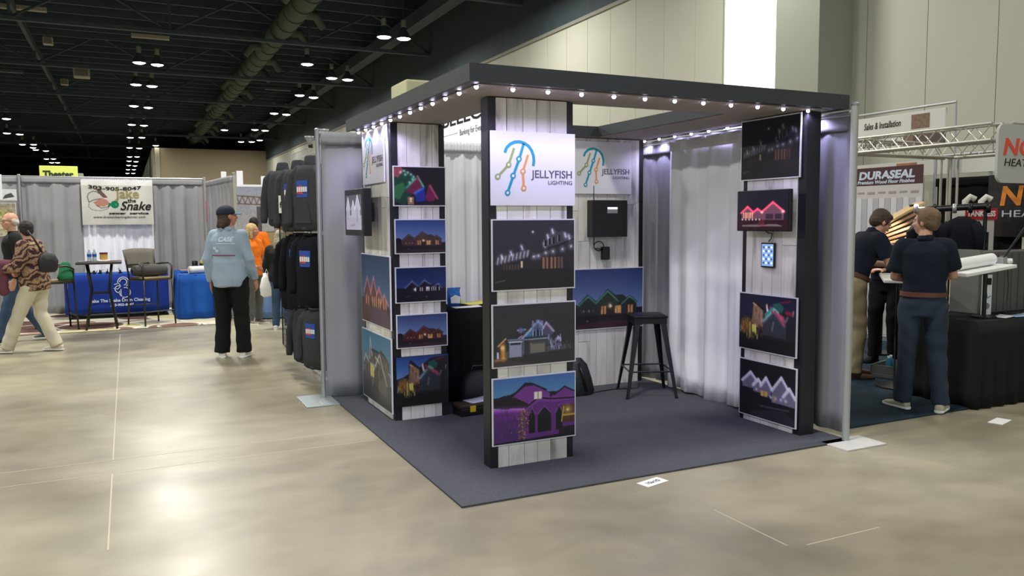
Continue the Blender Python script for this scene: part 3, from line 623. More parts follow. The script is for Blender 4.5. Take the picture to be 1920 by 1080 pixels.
def blue_night(w=125, h=84):
    c = Canvas(w, h, (0.09, 0.08, 0.13)); c.vgrad(0.30, (0.16, 0.23, 0.47), 1.0, (0.11, 0.16, 0.33))
    c.poly([(0, 0), (0, 0.42), (0.18, 0.40), (0.3, 0.62), (0.42, 0.48), (0.56, 0.64), (0.68, 0.50), (0.86, 0.48), (1, 0.36), (1, 0)], (0.11, 0.09, 0.15))
    for p in [[(0.18, 0.42), (0.31, 0.60), (0.42, 0.46)], [(0.44, 0.46), (0.56, 0.62), (0.68, 0.50)], [(0.72, 0.42), (0.84, 0.50), (0.92, 0.38)]]: c.path(p, 0.012, (0.45, 0.48, 0.66), glow=0.04, gcol=(0.3, 0.33, 0.5))
    for x in (0.37, 0.47, 0.51, 0.60, 0.64, 0.70, 0.74, 0.78, 0.85): c.rect(x, 0.30, x+0.018, 0.42, (0.85, 0.82, 0.78)); 
    c.dot(0.36, 0.36, 0.02, (1, 0.98, 0.95), 0.06); c.dot(0.62, 0.40, 0.02, (0.95, 0.95, 1.0), 0.06); c.seg((0.18, 0.14), (0.28, 0.17), 0.012, (0.3, 0.26, 0.36)); c.dot(0.6, 0.13, 0.01, (0.9, 0.7, 0.6), 0.02); c.blur(1); c.noise(0.04, 9, 1); return c
def colour_house(w=150, h=120, dark=False, sky=True):
    c = Canvas(w, h, (0.12, 0.12, 0.14))
    if sky: c.vgrad(0.50, (0.36, 0.52, 0.74), 1.0, (0.17, 0.27, 0.52))
    else: c.vgrad(0.35, (0.18, 0.17, 0.26), 1.0, (0.13, 0.13, 0.20))
    c.poly([(0, 0), (0, 0.55), (0.14, 0.60), (0.24, 0.66), (0.24, 0.86), (0.27, 0.94), (0.44, 0.76), (0.52, 0.84), (0.66, 0.95 if sky else 0.75), (1, 0.98 if sky else 0.72), (1, 0)], (0.15, 0.145, 0.16)); c.rect(0, 0, 1, 0.24, (0.115, 0.115, 0.12))
    c.poly([(0.02, 0.52), (0.12, 0.60), (0.24, 0.54), (0.24, 0.28), (0.04, 0.28)], (0.34, 0.27, 0.20)); c.poly([(0.23, 0.50), (0.26, 0.86), (0.44, 0.72), (0.44, 0.44), (0.3, 0.40)], (0.52, 0.42, 0.33)); c.streaks(0.24, 0.43, 0.46, 0.74, [(0.62, 0.48, 0.38), (0.42, 0.32, 0.25), (0.5, 0.36, 0.40)], 46, 0.014, 3, 0.6)
    c.seg((0.26, 0.89), (0.46, 0.73), 0.022, (0.14, 0.12, 0.14)); c.seg((0.25, 0.84), (0.32, 0.80), 0.012, (0.78, 0.66, 0.60)); c.seg((0.10, 0.56), (0.24, 0.62), 0.012, (0.20, 0.18, 0.24))
    c.poly([(0.44, 0.30), (0.46, 0.62), (0.62, 0.74), (0.84, 0.60), (0.84, 0.28)], (0.20, 0.22, 0.25)); c.seg((0.44, 0.54), (0.62, 0.76), 0.026, (0.42, 0.58, 0.58), glow=0.05); c.seg((0.62, 0.76), (0.80, 0.60), 0.030, (0.58, 0.26, 0.42), glow=0.05)
    c.poly([(0.60, 0.86), (0.64, 0.78), (0.76, 0.72), (0.80, 0.82), (0.72, 0.90)], (0.16, 0.34, 0.32)); c.seg((0.63, 0.77), (0.70, 0.72), 0.035, (0.34, 0.62, 0.52)); c.seg((0.70, 0.68), (0.78, 0.64), 0.04, (0.66, 0.28, 0.38)); c.seg((0.50, 0.80), (0.52, 0.70), 0.03, (0.82, 0.74, 0.78)); c.seg((0.56, 0.80), (0.60, 0.72), 0.03, (0.50, 0.18, 0.34)); c.dot(0.50, 0.83, 0.022, (0.75, 0.62, 0.5))
    c.seg((0.74, 0.90), (0.90, 0.94), 0.02, (0.42, 0.14, 0.2)); c.seg((0.83, 0.58), (0.86, 0.66), 0.03, (0.36, 0.36, 0.40)); c.seg((0.95, 0.70), (0.955, 0.78), 0.014, (0.60, 0.60, 0.58)); c.seg((0.60, 0.40), (0.62, 0.54), 0.03, (0.36, 0.36, 0.40))
    c.streaks(0.05, 0.22, 0.26, 0.48, [(0.66, 0.40, 0.18), (0.60, 0.50, 0.24), (0.40, 0.30, 0.18)], 44, 0.014, 7, 0.75); c.seg((0.20, 0.30), (0.20, 0.48), 0.024, (0.66, 0.60, 0.36)); c.rect(0.24, 0.31, 0.31, 0.46, (0.84, 0.80, 0.42)); c.seg((0.275, 0.31), (0.275, 0.46), 0.006, (0.45, 0.40, 0.12)); c.streaks(0.14, 0.34, 0.17, 0.30, [(0.66, 0.62, 0.22), (0.80, 0.78, 0.50), (0.24, 0.22, 0.10)], 30, 0.010, 8, 0.8); c.seg((0.02, 0.30), (0.03, 0.42), 0.016, (0.50, 0.58, 0.50)); c.seg((0.40, 0.46), (0.44, 0.52), 0.02, (0.48, 0.32, 0.34)); c.streaks(0.33, 0.44, 0.26, 0.42, [(0.34, 0.26, 0.12), (0.24, 0.18, 0.26)], 22, 0.014, 11, 0.7)
    if dark: c.a = np.clip(c.a*1.25, 0, 1); c.seg((0.48, 0.66), (0.60, 0.78), 0.03, (0.30, 0.66, 0.64), glow=0.05); c.seg((0.64, 0.74), (0.80, 0.52), 0.026, (0.80, 0.34, 0.48), glow=0.05); c.seg((0.84, 0.74), (0.93, 0.72), 0.04, (0.62, 0.18, 0.30), glow=0.04)
    c.blur(2); c.noise(0.04, 10, 1); return c
def lit_cottage(w=130, h=110, kind=0):
    c = Canvas(w, h, (0.2, 0.2, 0.24))
    if kind == 0:
        c.vgrad(0.30, (0.36, 0.46, 0.62), 1.0, (0.15, 0.25, 0.40)); c.poly([(0, 0), (1, 0), (1, 0.30), (0, 0.36)], (0.30, 0.22, 0.24)); c.poly([(0.25, 0.0), (1.0, 0.0), (0.95, 0.22), (0.5, 0.28)], (0.36, 0.28, 0.34)); c.poly([(0.0, 0.0), (0.25, 0.0), (0.5, 0.3), (0.1, 0.3)], (0.36, 0.24, 0.22))
        for x0, x1, yb, ye, yp in [(0.10, 0.34, 0.30, 0.46, 0.66), (0.34, 0.56, 0.30, 0.44, 0.68), (0.56, 0.72, 0.30, 0.44, 0.54), (0.72, 0.92, 0.26, 0.36, 0.46)]:
            c.poly([(x0, yb), (x1, yb), (x1, ye), ((x0+x1)/2, yp), (x0, ye)], (0.40, 0.26, 0.28)); c.streaks(x0+0.02, x1-0.02, yb, ye+0.02, [(0.58, 0.36, 0.30), (0.34, 0.24, 0.28)], 26, 0.014, int(x0*99), 0.7)
            c.seg((x0-0.01, ye-0.02), ((x0+x1)/2, yp), 0.022, (0.78, 0.52, 0.58), glow=0.03); c.seg(((x0+x1)/2, yp), (x1+0.01, ye-0.02), 0.022, (0.78, 0.46, 0.50), glow=0.03)
        for x in (0.17, 0.25, 0.40, 0.47, 0.54, 0.62, 0.68, 0.80, 0.87): c.seg((x, 0.27), (x, 0.38), 0.020, (0.95, 0.70, 0.44), glow=0.03)
        c.streaks(0.06, 0.9, 0.14, 0.24, [(0.62, 0.38, 0.32), (0.34, 0.24, 0.26), (0.55, 0.42, 0.5)], 34, 0.012, 6, 0.6)
    else:
        c.vgrad(0.35, (0.40, 0.60, 0.68), 1.0, (0.24, 0.46, 0.60)); c.rect(0, 0, 1, 0.34, (0.27, 0.27, 0.27)); c.poly([(0.5, 0.0), (1, 0.0), (1, 0.28), (0.65, 0.2)], (0.34, 0.33, 0.33))
        c.poly([(0.03, 0.3), (0.03, 0.52), (0.09, 0.62), (0.20, 0.54), (0.27, 0.60), (0.30, 0.96), (0.36, 0.70), (0.50, 0.76), (0.58, 0.70), (0.66, 0.78), (0.74, 0.70), (0.84, 0.74), (0.95, 0.66), (0.97, 0.2)], (0.32, 0.30, 0.29))
        c.streaks(0.05, 0.95, 0.34, 0.66, [(0.56, 0.53, 0.50), (0.36, 0.34, 0.33), (0.66, 0.62, 0.56)], 150, 0.013, 12, 0.6)
        for a_, b_ in [((0.06, 0.52), (0.11, 0.62)), ((0.11, 0.62), (0.24, 0.54)), ((0.30, 0.92), (0.36, 0.66)), ((0.30, 0.92), (0.28, 0.60)), ((0.42, 0.46), (0.62, 0.72)), ((0.62, 0.72), (0.86, 0.34)), ((0.48, 0.66), (0.62, 0.60))]: c.seg(a_, b_, 0.020, (0.76, 0.75, 0.74))
        c.seg((0.36, 0.74), (0.60, 0.74), 0.03, (0.17, 0.17, 0.20)); c.seg((0.66, 0.77), (0.80, 0.73), 0.03, (0.18, 0.18, 0.2)); c.poly([(0.56, 0.20), (0.62, 0.58), (0.84, 0.34), (0.86, 0.16)], (0.42, 0.39, 0.36)); c.rect(0.62, 0.36, 0.72, 0.50, (0.36, 0.30, 0.26))
        c.rect(0.29, 0.34, 0.42, 0.52, (0.86, 0.82, 0.46)); c.seg((0.355, 0.34), (0.355, 0.52), 0.010, (0.32, 0.32, 0.2)); c.seg((0.28, 0.535), (0.5, 0.53), 0.014, (0.52, 0.70, 0.74)); c.seg((0.36, 0.22), (0.38, 0.32), 0.016, (0.66, 0.64, 0.48)); c.seg((0.9, 0.52), (1.0, 0.50), 0.012, (0.7, 0.74, 0.76))
    c.blur(2); c.noise(0.04, 11+kind, 1); return c
def red_screen(w=130, h=90):
    c = Canvas(w, h, (0.10, 0.10, 0.13)); c.poly([(0, 0), (1, 0), (1, 0.28), (0, 0.28)], (0.14, 0.08, 0.10)); c.poly([(0.1, 0.08), (0.9, 0.10), (0.8, 0.15), (0.1, 0.13)], (0.36, 0.30, 0.32))
    for x0, x1, yb, ye, yp in [(0.08, 0.33, 0.28, 0.46, 0.62), (0.30, 0.52, 0.28, 0.44, 0.56), (0.50, 0.92, 0.26, 0.48, 0.72)]:
        c.gable(x0, x1, yb, ye, yp, (0.34, 0.22, 0.27), (0.85, 0.20, 0.30), (0.98, 0.26, 0.40), 0.02, 0.035)
    c.rect(0.57, 0.28, 0.72, 0.42, (0.17, 0.13, 0.17)); c.rect(0.75, 0.28, 0.88, 0.42, (0.17, 0.13, 0.17))
    for i in range(6): c.rect(0.12+i*0.035, 0.30, 0.135+i*0.035, 0.46, (0.92, 0.62, 0.48)); c.dot(0.10+i*0.07, 0.27, 0.015, (0.9, 0.8, 0.85), 0.03)
    c.dot(0.90, 0.47, 0.015, (1, 0.85, 0.6), 0.05); c.dot(0.5, 0.46, 0.015, (1, 0.85, 0.7), 0.04); c.poly([(0.40, 0.10), (0.56, 0.10), (0.54, 0.26), (0.45, 0.26)], (0.42, 0.12, 0.18), 0.5); c.blur(1); return c
def white_house_night(w=130, h=105):
    c = Canvas(w, h, (0.14, 0.13, 0.16)); c.poly([(0.25, 0.10), (0.8, 0.24), (1, 0.12), (1, 0), (0.2, 0)], (0.20, 0.19, 0.23))
    for x0, x1, yb, ye, yp in [(0.05, 0.36, 0.50, 0.62, 0.80), (0.26, 0.44, 0.45, 0.58, 0.70), (0.40, 0.58, 0.42, 0.60, 0.76), (0.60, 0.92, 0.34, 0.56, 0.82), (0.80, 1.0, 0.34, 0.50, 0.66)]:
        c.gable(x0, x1, yb, ye, yp, (0.48, 0.45, 0.60), (0.72, 0.70, 0.86), (0.86, 0.85, 0.98), 0.024, 0.03, 6)
    c.rect(0.40, 0.40, 0.52, 0.50, (0.92, 0.72, 0.30)); c.seg((0.46, 0.40), (0.46, 0.5), 0.006, (0.3, 0.2, 0.1)); c.dot(0.32, 0.50, 0.02, (1, 0.85, 0.5), 0.03)
    for x in (0.58, 0.66, 0.76, 0.84): c.dot(x, 0.42, 0.02, (0.85, 0.8, 0.85), 0.04)
    c.rect(0.62, 0.36, 0.66, 0.46, (0.75, 0.6, 0.4)); c.seg((0.4, 0.22), (0.9, 0.26), 0.02, (0.30, 0.28, 0.34)); c.desat = 0.3; c.blur(1); c.noise(0.04, 15, 1); return c
# ---- the photographs
PG = 'night house photographs of the lighting booth'
def ph(lab, x0, x1, z0, z1, y, cv, **k): return photo_board('photo_board', lab, 'photograph', (x0, y, z0), x1-x0, z1-z0, cv, group=PG, **k)
ph('black and white house night photo just below the logo on the front left pillar', 2.085, 2.695, 1.170, 1.632, 4.655, grey_house())
ph('night photo of a gabled house with two garage doors on the front left pillar', 2.083, 2.700, 0.672, 1.086, 4.655, garage_house())
ph('photo of a house washed in purple light, lowest on the front left pillar', 2.080, 2.700, 0.160, 0.607, 4.655, purple_house())
Yl = 6.150
ph('photo of roofs lit green, red and blue, topmost on the rear left pillar', 1.908, 2.352, 1.742, 2.060, Yl, rainbow_roof())
ph('dusk photo of a brown house, second from top on the rear left pillar front', 1.915, 2.350, 1.362, 1.640, Yl, dusk(2, house=(0.30, 0.20, 0.21)))
ph('deep blue night house photo, third from top on the rear left pillar front', 1.912, 2.350, 0.968, 1.257, Yl, blue_night())
ph('dusk photo of a reddish house, fourth from top on the rear left pillar', 1.915, 2.352, 0.600, 0.875, Yl, dusk(3, top=(0.20, 0.26, 0.50), house=(0.32, 0.13, 0.17), gl=(0.85, 0.6, 0.3)))
ph('dark photo of a house with yellow porch, lowest on the rear left pillar front', 1.905, 2.354, 0.125, 0.533, Yl, colour_house(), border=0.003, edge=BLACKP)
ph('photo of a house with pink lit gables facing the aisle beside the grey curtain', 0, 0.860, 0, 0.600, 0, lit_cottage(150, 106, 0), rz=-PI/2).location = (1.888, 7.025, 0.745)
ph('photo of a grey stone house, lowest on the aisle side of the rear left pillar', 0, 0.875, 0, 0.615, 0, lit_cottage(150, 106, 1), rz=-PI/2).location = (1.888, 7.045, 0.064)
def rp(lab, z0, z1, cv, y0=5.005, y1=4.385): o = ph(lab, 0, y0-y1, 0, z1-z0, 0, cv, rz=-PI/2); o.location = (4.446, y0, z0); return o
rp('very dark photo of a long house, topmost on the right pillar', 1.925, 2.392, grey_house(130, 98, True), 5.015, 4.39)
rp('photo of orange, teal and pink lit gables on the right pillar below the tablet', 0.588, 1.041, colour_house(150, 110, True, False))
rp('photo of white lit gables at night, lowest on the right pillar', 0.056, 0.512, white_house_night(), 4.99, 4.375)
ph('dusk photo of a house with green lit gables, behind the stool', 3.74, 4.603, 0.570, 1.160, 6.598, dusk(5, top=(0.17, 0.24, 0.50), low=(0.42, 0.52, 0.76), house=(0.16, 0.20, 0.20), gl=(0.95, 0.60, 0.30), line=(0.25, 0.62, 0.48), w=150, h=100, lglow=0.015))
# ---- logo signs
TEAL = mat('teal_ink', (0.16, 0.60, 0.70), 0.5); OLIVE = mat('olive_ink', (0.60, 0.67, 0.42), 0.5); ORNG = mat('orange_ink', (0.88, 0.62, 0.36), 0.5)
MAUVE = mat('mauve_grey_ink', (0.38, 0.34, 0.42), 0.5)
def stroke(mb, pts, w, y0=-0.0014, y1=0.0):
    n = len(pts); L_ = []; R_ = []
    for i, p in enumerate(pts):
        a = pts[max(i-1, 0)]; b = pts[min(i+1, n-1)]; dx, dz = b[0]-a[0], b[1]-a[1]; l = math.hypot(dx, dz) or 1
        nx, nz = -dz/l*w/2, dx/l*w/2; L_.append((p[0]+nx, p[1]+nz)); R_.append((p[0]-nx, p[1]-nz))
    for i in range(n-1): mb.poly([L_[i], L_[i+1], R_[i+1], R_[i]], y0, y1)
def disc(mb, x, z, r, n=16, y0=-0.0014, y1=0.0): mb.poly([(x+r*math.cos(2*PI*i/n), z+r*math.sin(2*PI*i/n)) for i in range(n)], y0, y1)
def ring(mb, x, z, r0, r1, n=18, y0=-0.0022, y1=0.0):
    for i in range(n):
        a, b = 2*PI*i/n, 2*PI*(i+1)/n
        mb.poly([(x+r0*math.cos(a), z+r0*math.sin(a)), (x+r1*math.cos(a), z+r1*math.sin(a)), (x+r1*math.cos(b), z+r1*math.sin(b)), (x+r0*math.cos(b), z+r0*math.sin(b))], y0, y1)
def logo_sign(label, w, h, loc, rz=0):
    r = thing('logo_sign', label, 'sign', loc, rz, 'logo signs of the lighting booth'); t = 0.012
    MB().bbox((0, -t, 0), (w, 0, h), 0.002).build('sign_board', WHITEB, r)
    s = w/437.0; X = lambda px: (px-79)*s; Z = lambda py: (650-py)*s*(h/(w*387/437.0)); W_ = 13*s
    art = link('logo', None, r) ; art.location = (0, -t-0.0003, 0)
    bpy.data.objects.remove(art)
    def ink(name, mb, m): o = mb.build(name, m, r); o.location = (0, -t-0.0002, 0); return o
    mb = MB(); pts = [(X(222+76*math.cos(a)*1.0), Z(393-76*math.sin(a)*1.0)) for a in [math.radians(d_) for d_ in range(200, -30, -8)]]
    pts = [(X(149), Z(375)), (X(158), Z(350)), (X(176), Z(330)), (X(198), Z(319)), (X(222), Z(316)), (X(248), Z(322)), (X(270), Z(337)), (X(286), Z(360)), (X(295), Z(388)), (X(297), Z(415)), (X(293), Z(440))]
    stroke(mb, pts, W_*1.1); stroke(mb, [(X(245), Z(325)), (X(222), Z(405)), (X(191), Z(494)), (X(162), Z(583))], W_)
    for x, y in ((220, 406), (190, 494), (162, 583)): ring(mb, X(x), Z(y), 6*s, 14*s)
    ink('teal_mark', mb, TEAL)
    mb = MB(); stroke(mb, [(X(196), Z(350)), (X(168), Z(437)), (X(113), Z(500))], W_*0.9); [ring(mb, X(x), Z(y), 6*s, 14*s) for x, y in ((168, 437), (113, 500))]; ink('olive_mark', mb, OLIVE)
    mb = MB(); stroke(mb, [(X(267), Z(383)), (X(240), Z(470)), (X(244), Z(558))], W_*0.9); [ring(mb, X(x), Z(y), 6*s, 14*s) for x, y in ((240, 470), (244, 558))]; ink('orange_mark', mb, ORNG)
    mb = MB(); [disc(mb, X(x), Z(y), 6.5*s, 12, -0.0024, 0) for x, y in ((220, 406), (190, 494), (162, 583), (168, 437), (113, 500), (240, 470), (244, 558))]; ink('ring_centre', mb, WHITEB)
    text_part(r, 'JELLYFISH', X(283), Z(502), 50*s, MAUVE, y=-t-0.001, name='lettering', fit=215*s, bold=0.0006)
    text_part(r, 'LIGHTING', X(372), Z(537), 26*s, MAUVE, y=-t-0.001, name='lettering', fit=127*s)
    return r
logo_sign('white logo sign with blue, olive and orange jellyfish mark on the front left pillar', 0.612, 0.470, (2.082, 4.653, 1.718))
logo_sign('white logo sign with jellyfish mark on the rear panel above the black control box', 0.640, 0.495, (3.815, 6.598, 1.872))
logo_sign('narrow looking white logo sign facing the aisle on the rear left pillar', 0.640, 0.445, (1.886, 6.905, 1.938), -PI/2)
# ---- televisions
def tv(label, loc, rz, w, h, t, cv, bez=0.035, tilt=0, bx=0.0):
    r = thing('television', label, 'television', loc, rz)
    MB().bbox((0, -t, 0), (w, 0, h), 0.006).build('casing', BLACKP, r)
    s_ = link('screen', paint_mesh(cv, w-2*bez, h-2*bez), r, loc=(bez, -t-0.0015, bez)); s_.data.materials.append(SCREEN)
    MB().box((w*0.35, 0, h*0.3), (w*0.65, bx, h*0.7)).tube([(w*0.5, bx*0.5, h*0.5), (w*0.5, bx, h*0.5)], 0.04, 8).build('wall_bracket', DMETAL, r)
    return r
c = Canvas(100, 76, (0.40, 0.39, 0.45)); c.vgrad(0.4, (0.34, 0.34, 0.40), 1, (0.25, 0.25, 0.3)); c.rect(0, 0, 1, 0.42, (0.62, 0.60, 0.68))
for x0, x1, yp in ((0.02, 0.26, 0.95), (0.36, 0.58, 0.85), (0.58, 0.92, 1.0)): c.gable(x0, x1, 0.35, 0.60, yp, (0.66, 0.64, 0.72), (0.76, 0.75, 0.82), (0.80, 0.80, 0.86), 0.02, 0.02)
c.rect(0.72, 0.2, 0.76, 0.6, (0.45, 0.43, 0.5)); c.rect(0.1, 0.3, 0.14, 0.55, (0.5, 0.48, 0.55)); c.poly([(0.3, 0.1), (0.6, 0.12), (0.6, 0.16), (0.3, 0.14)], (0.5, 0.48, 0.56)); c.blur(2); c.a = c.a*0.80+0.02; c.noise(0.04, 3, 1)
tv('flat television on the aisle side of the rear left pillar showing a pale house', (1.80, 6.98, 1.505), -PI/2, 0.60, 0.39, 0.07, c, 0.05, bx=0.08)
t2 = tv('flat television on the right pillar showing houses lit red', (4.395, 4.965, 1.530), -PI/2, 0.555, 0.312, 0.035, red_screen(), 0.010, bx=0.045)
# ---- tablet with cable
r = thing('tablet', 'small black tablet with a lit blue and white screen on the right pillar', 'tablet', (4.444, 4.765, 1.250), -PI/2)
MB().bbox((0, -0.016, 0), (0.142, 0, 0.192), 0.004).build('casing', BLACKP, r)
c = Canvas(36, 50, (0.62, 0.74, 0.86)); c.rect(0, 0, 1, 1, (0.45, 0.58, 0.74))
for i in range(4):
    for j in range(5): c.dot(0.16+i*0.23, 0.14+j*0.18, 0.055, (0.92, 0.94, 0.97) if (i+j) % 2 else (0.20, 0.30, 0.5))
s_ = link('screen', paint_mesh(c, 0.122, 0.168), r, loc=(0.010, -0.0175, 0.012)); s_.data.materials.append(SCREEN)
mb = MB().tube([(4.43, 4.72, 1.53), (4.435, 4.70, 1.515), (4.436, 4.66, 1.512), (4.436, 4.67, 1.47), (4.436, 4.695, 1.45)], 0.004, 6)
mb.build('power_cable', BLACKP, None, label='short black cable from the red screened television down to the tablet', category='cable')
# ---- control box, plug, cable on rear panel
r = thing('control_box', 'square black control box with a small silver label on the rear panel', 'control box', (3.962, 6.602, 1.462))
MB().bbox((0, -0.10, 0), (0.395, 0, 0.35), 0.008).build('casing', BLACKP, r)
MB().box((0.165, -0.1025, 0.225), (0.28, -0.10, 0.285)).build('label_plate', mat('silver_label', (0.62, 0.63, 0.66), 0.3, metal=0.4), r)
MB().box((0.168, -0.1035, 0.264), (0.277, -0.1025, 0.282)).build('lit_display', mat('lit_display', (0.9, 0.92, 0.96), 0.3, emit=1.2), r)
r = thing('power_adapter', 'small black power adapter on the rear panel below the control box', 'power adapter', (4.117, 6.602, 1.242))
MB().bbox((0, -0.05, 0), (0.075, 0, 0.125), 0.006).build('adapter_body', BLACKP, r)
loop = [(4.03+0.0*i, 6.585, 1.50-0.022*i) for i in range(6)]+[(4.028+0.055*(1-math.cos(a)), 6.58, 1.375-0.045*math.sin(a)) for a in [i*PI/6 for i in range(0, 14)]]+[(4.12, 6.58, 1.345)]
MB().tube([(4.028, 6.586, 1.95), (4.028, 6.586, 1.80)], 0.004, 6).tube(loop, 0.0045, 6).build('control_cable', BLACKP, None, label='thin black cable looping from the control box to the power adapter', category='cable')
# ---- drapes
def drape(name, label, A, B, z0, z1, m, amp=0.035, wl=0.16, seed=1, group=None, header=0.10, sag=0.0, dens=9, tap=0.6, hdrm=None):
    A = Vector((*A, 0)); B = Vector((*B, 0)); L_ = (B-A).length; u = (B-A)/L_; n = Vector((-u.y, u.x, 0)); R_ = random.Random(seed)
    r = thing(name, label, 'curtain', (A.x, A.y, z0), 0, group); nx = max(int(L_/wl*dens), 8); nz = 16
    ph_ = [R_.uniform(0, 6.3) for _ in range(4)]
    def off(s_, t_):
        x = s_/wl*2*PI; k = (1-0.75*max(0, (t_-0.9)*10))*(0.55+0.45*(1-t_)*tap/0.6)
        return amp*k*(math.sin(x+ph_[0]+0.7*math.sin(x*0.23+ph_[1])+0.25*t_)+0.45*math.sin(x*2.3+ph_[2]+0.6*math.sin(x*0.31))+0.3*math.sin(x*0.37+ph_[3]))
    vs = []; fs = []
    for j in range(nz+1):
        t_ = j/nz
        for i in range(nx+1):
            s_ = L_*i/nx; p = u*s_+n*off(s_, t_); zz = (z1-z0)*t_-sag*t_*math.sin(PI*s_/L_)+(0.012*math.sin(s_*7+ph_[1]) if j == 0 else 0)
            vs.append((p.x, p.y, zz))
    for j in range(nz):
        for i in range(nx): a = j*(nx+1)+i; fs.append((a, a+1, a+nx+2, a+nx+1))
    mb = MB(); mb.add(vs, fs); o = mb.build('cloth', m, r, smooth=True)
    md = o.modifiers.new('thick', 'SOLIDIFY'); md.thickness = 0.004
    if header:
        vs = []; fs = []; nx2 = nx*2
        for j in range(4):
            for i in range(nx2+1):
                s_ = L_*i/nx2; q = 0.012*math.sin(s_/0.035*2*PI+math.sin(s_*9))*(1 if j in (1, 2) else 0.3)
                p = u*s_+n*(q+0.02); vs.append((p.x, p.y, z1-z0-0.004-header*j/3)); 
        for j in range(3):
            for i in range(nx2): a = j*(nx2+1)+i; fs.append((a, a+1, a+nx2+2, a+nx2+1))
        for s2 in (1,):
            mb = MB(); mb.add([(v[0], v[1], v[2]) for v in vs], fs); mb.add([(v[0]-n.x*0.045, v[1]-n.y*0.045, v[2]) for v in vs], fs)
            o = mb.build('rod_pocket', hdrm or m, r, smooth=True); md = o.modifiers.new('thick', 'SOLIDIFY'); md.thickness = 0.003
    return r
def pole(label, x, y, h, r_=0.022, base=None, m=None, group='upright posts of the drape frames'):
    t_ = thing('drape_post', label, 'post', (x, y, 0), 0, group)
    MB().tube([(0, 0, 0.012), (0, 0, h)], r_, 12).build('upright', m or ALU, t_, smooth=0.6)
    MB().lathe([(r_*1.15, h), (r_*1.2, h+0.01), (r_*0.6, h+0.02)], 12).build('cap', ALU, t_)
    if base:
        MB().bbox((base[0], base[1], 0), (base[2], base[3], 0.012), 0.003).build('base_plate', base[4], t_)
    return t_
def rod(label, a, b, z, group='cross rods of the drape frames'):
    a = Vector((*a, z)); b = Vector((*b, z)); t_ = thing('drape_rod', label, 'rod', a, 0, group)
    MB().tube([(0, 0, 0), tuple(b-a)], 0.016, 8).build('rod_tube', ALU, t_, smooth=0.7); d_ = (b-a).normalized()
    MB().tube([(0, 0, 0), tuple(d_*0.03)], 0.02, 8).tube([tuple(b-a-d_*0.03), tuple(b-a)], 0.02, 8).build('rod_end', POST, t_)
pole('pale post with a wide base plate at the booth right front corner', 4.668, 4.12, 2.42, 0.026, (-0.20, -0.20, 0.19, 0.05, mat('scuffed_white_base', (0.80, 0.80, 0.77), 0.5)), POST)
pole('silver post with a shiny base plate left of the grey curtain', 1.575, 7.30, 2.44, 0.022, (-0.22, -0.32, 0.07, 0.16, STEEL))
MB().bbox((1.50, 7.02, 0.0), (1.60, 7.16, 0.016), 0.003).build('floor_bracket', STEEL, None, label='small silver bracket on the floor at the grey curtain foot', category='bracket')
drape('grey_curtain', 'smooth grey curtain hanging left of the rear left pillar', (1.60, 7.28), (2.0, 7.22), 0.03, 2.425, GREYD, 0.012, 0.45, 3, header=0.11)
rod('cross rod carrying the grey curtain left of the rear left pillar', (1.575, 7.30), (2.3, 7.30), 2.415)
drape('grey_curtain', 'grey curtain between the right pillar and the right front post', (4.735, 4.22), (4.735, 5.45), 0.045, 2.36, GREYD, 0.025, 0.30, 5)
drape('grey_curtain', 'shaded grey curtain in the rear right corner behind the stool', (4.735, 5.50), (4.735, 7.1), 0.03, 2.36, GREYD, 0.025, 0.26, 9)
drape('white_curtain', 'bright white curtain along the booth right side behind the stool', (4.635, 5.02), (4.635, 6.20), 0.025, 2.36, WHITED, 0.03, 0.30, 7)
rod('cross rod carrying the curtains on the booth right side', (4.70, 4.15), (4.70, 7.25), 2.378)
drape('white_curtain', 'white curtain at the back of the booth behind the black table', (2.30, 7.26), (3.85, 7.26), 0.03, 2.385, WHITED, 0.03, 0.15, 12)
# ---- stool
r = thing('bar_stool', 'black metal bar stool with a square seat in front of the white curtain', 'stool', (4.30, 6.09, ZC), math.radians(-22))
fx, tx, hs = 0.235, 0.125, 0.745
vs = MB(); vs.bbox((-0.16, -0.16, hs-0.025), (0.16, 0.16, hs), 0.012); vs.build('seat', DMETAL, r, smooth=0.6)
MB().box((-0.15, -0.15, hs-0.075), (0.15, -0.146, hs-0.02)).box((-0.15, 0.146, hs-0.075), (0.15, 0.15, hs-0.02)).box((-0.15, -0.15, hs-0.075), (-0.146, 0.15, hs-0.02)).box((0.146, -0.15, hs-0.075), (0.15, 0.15, hs-0.02)).build('seat_apron', DMETAL, r)
for sx in (-1, 1):
    for sy in (-1, 1):
        mb = MB()
        top = Vector((sx*0.138, sy*0.138, hs-0.02)); bot = Vector((sx*fx, sy*fx, 0.0)); w0, w1 = 0.055, 0.024; th = 0.006
        for ax in (Vector((-sx, 0, 0)), Vector((0, -sy, 0))):
            o_ = Vector((0, -sy*th, 0)) if ax.x else Vector((-sx*th, 0, 0))
            q = [top, top+ax*w0, bot+ax*w1, bot]
            mb.add([tuple(p) for p in q]+[tuple(p+o_) for p in q], [(0, 1, 2, 3), (7, 6, 5, 4), (0, 4, 5, 1), (1, 5, 6, 2), (2, 6, 7, 3), (3, 7, 4, 0)])
        l = mb.build('leg', DMETAL, r)
        MB().bbox((bot.x-0.02 if sx > 0 else bot.x-0.004, bot.y-0.02 if sy > 0 else bot.y-0.004, -0.0), (bot.x+0.004 if sx > 0 else bot.x+0.02, bot.y+0.004 if sy > 0 else bot.y+0.02, 0.02), 0.003).build('foot_cap', BLACKP, l)
k = 0.235-(0.235-0.138)*0.24/0.725
for a, b in (((-k, -k), (k, -k)), ((k, -k), (k, k)), ((k, k), (-k, k)), ((-k, k), (-k, -k))):
    MB().tube([(a[0]*0.97, a[1]*0.97, 0.24), (b[0]*0.97, b[1]*0.97, 0.24)], 0.008, 6).build('stretcher', DMETAL, r)
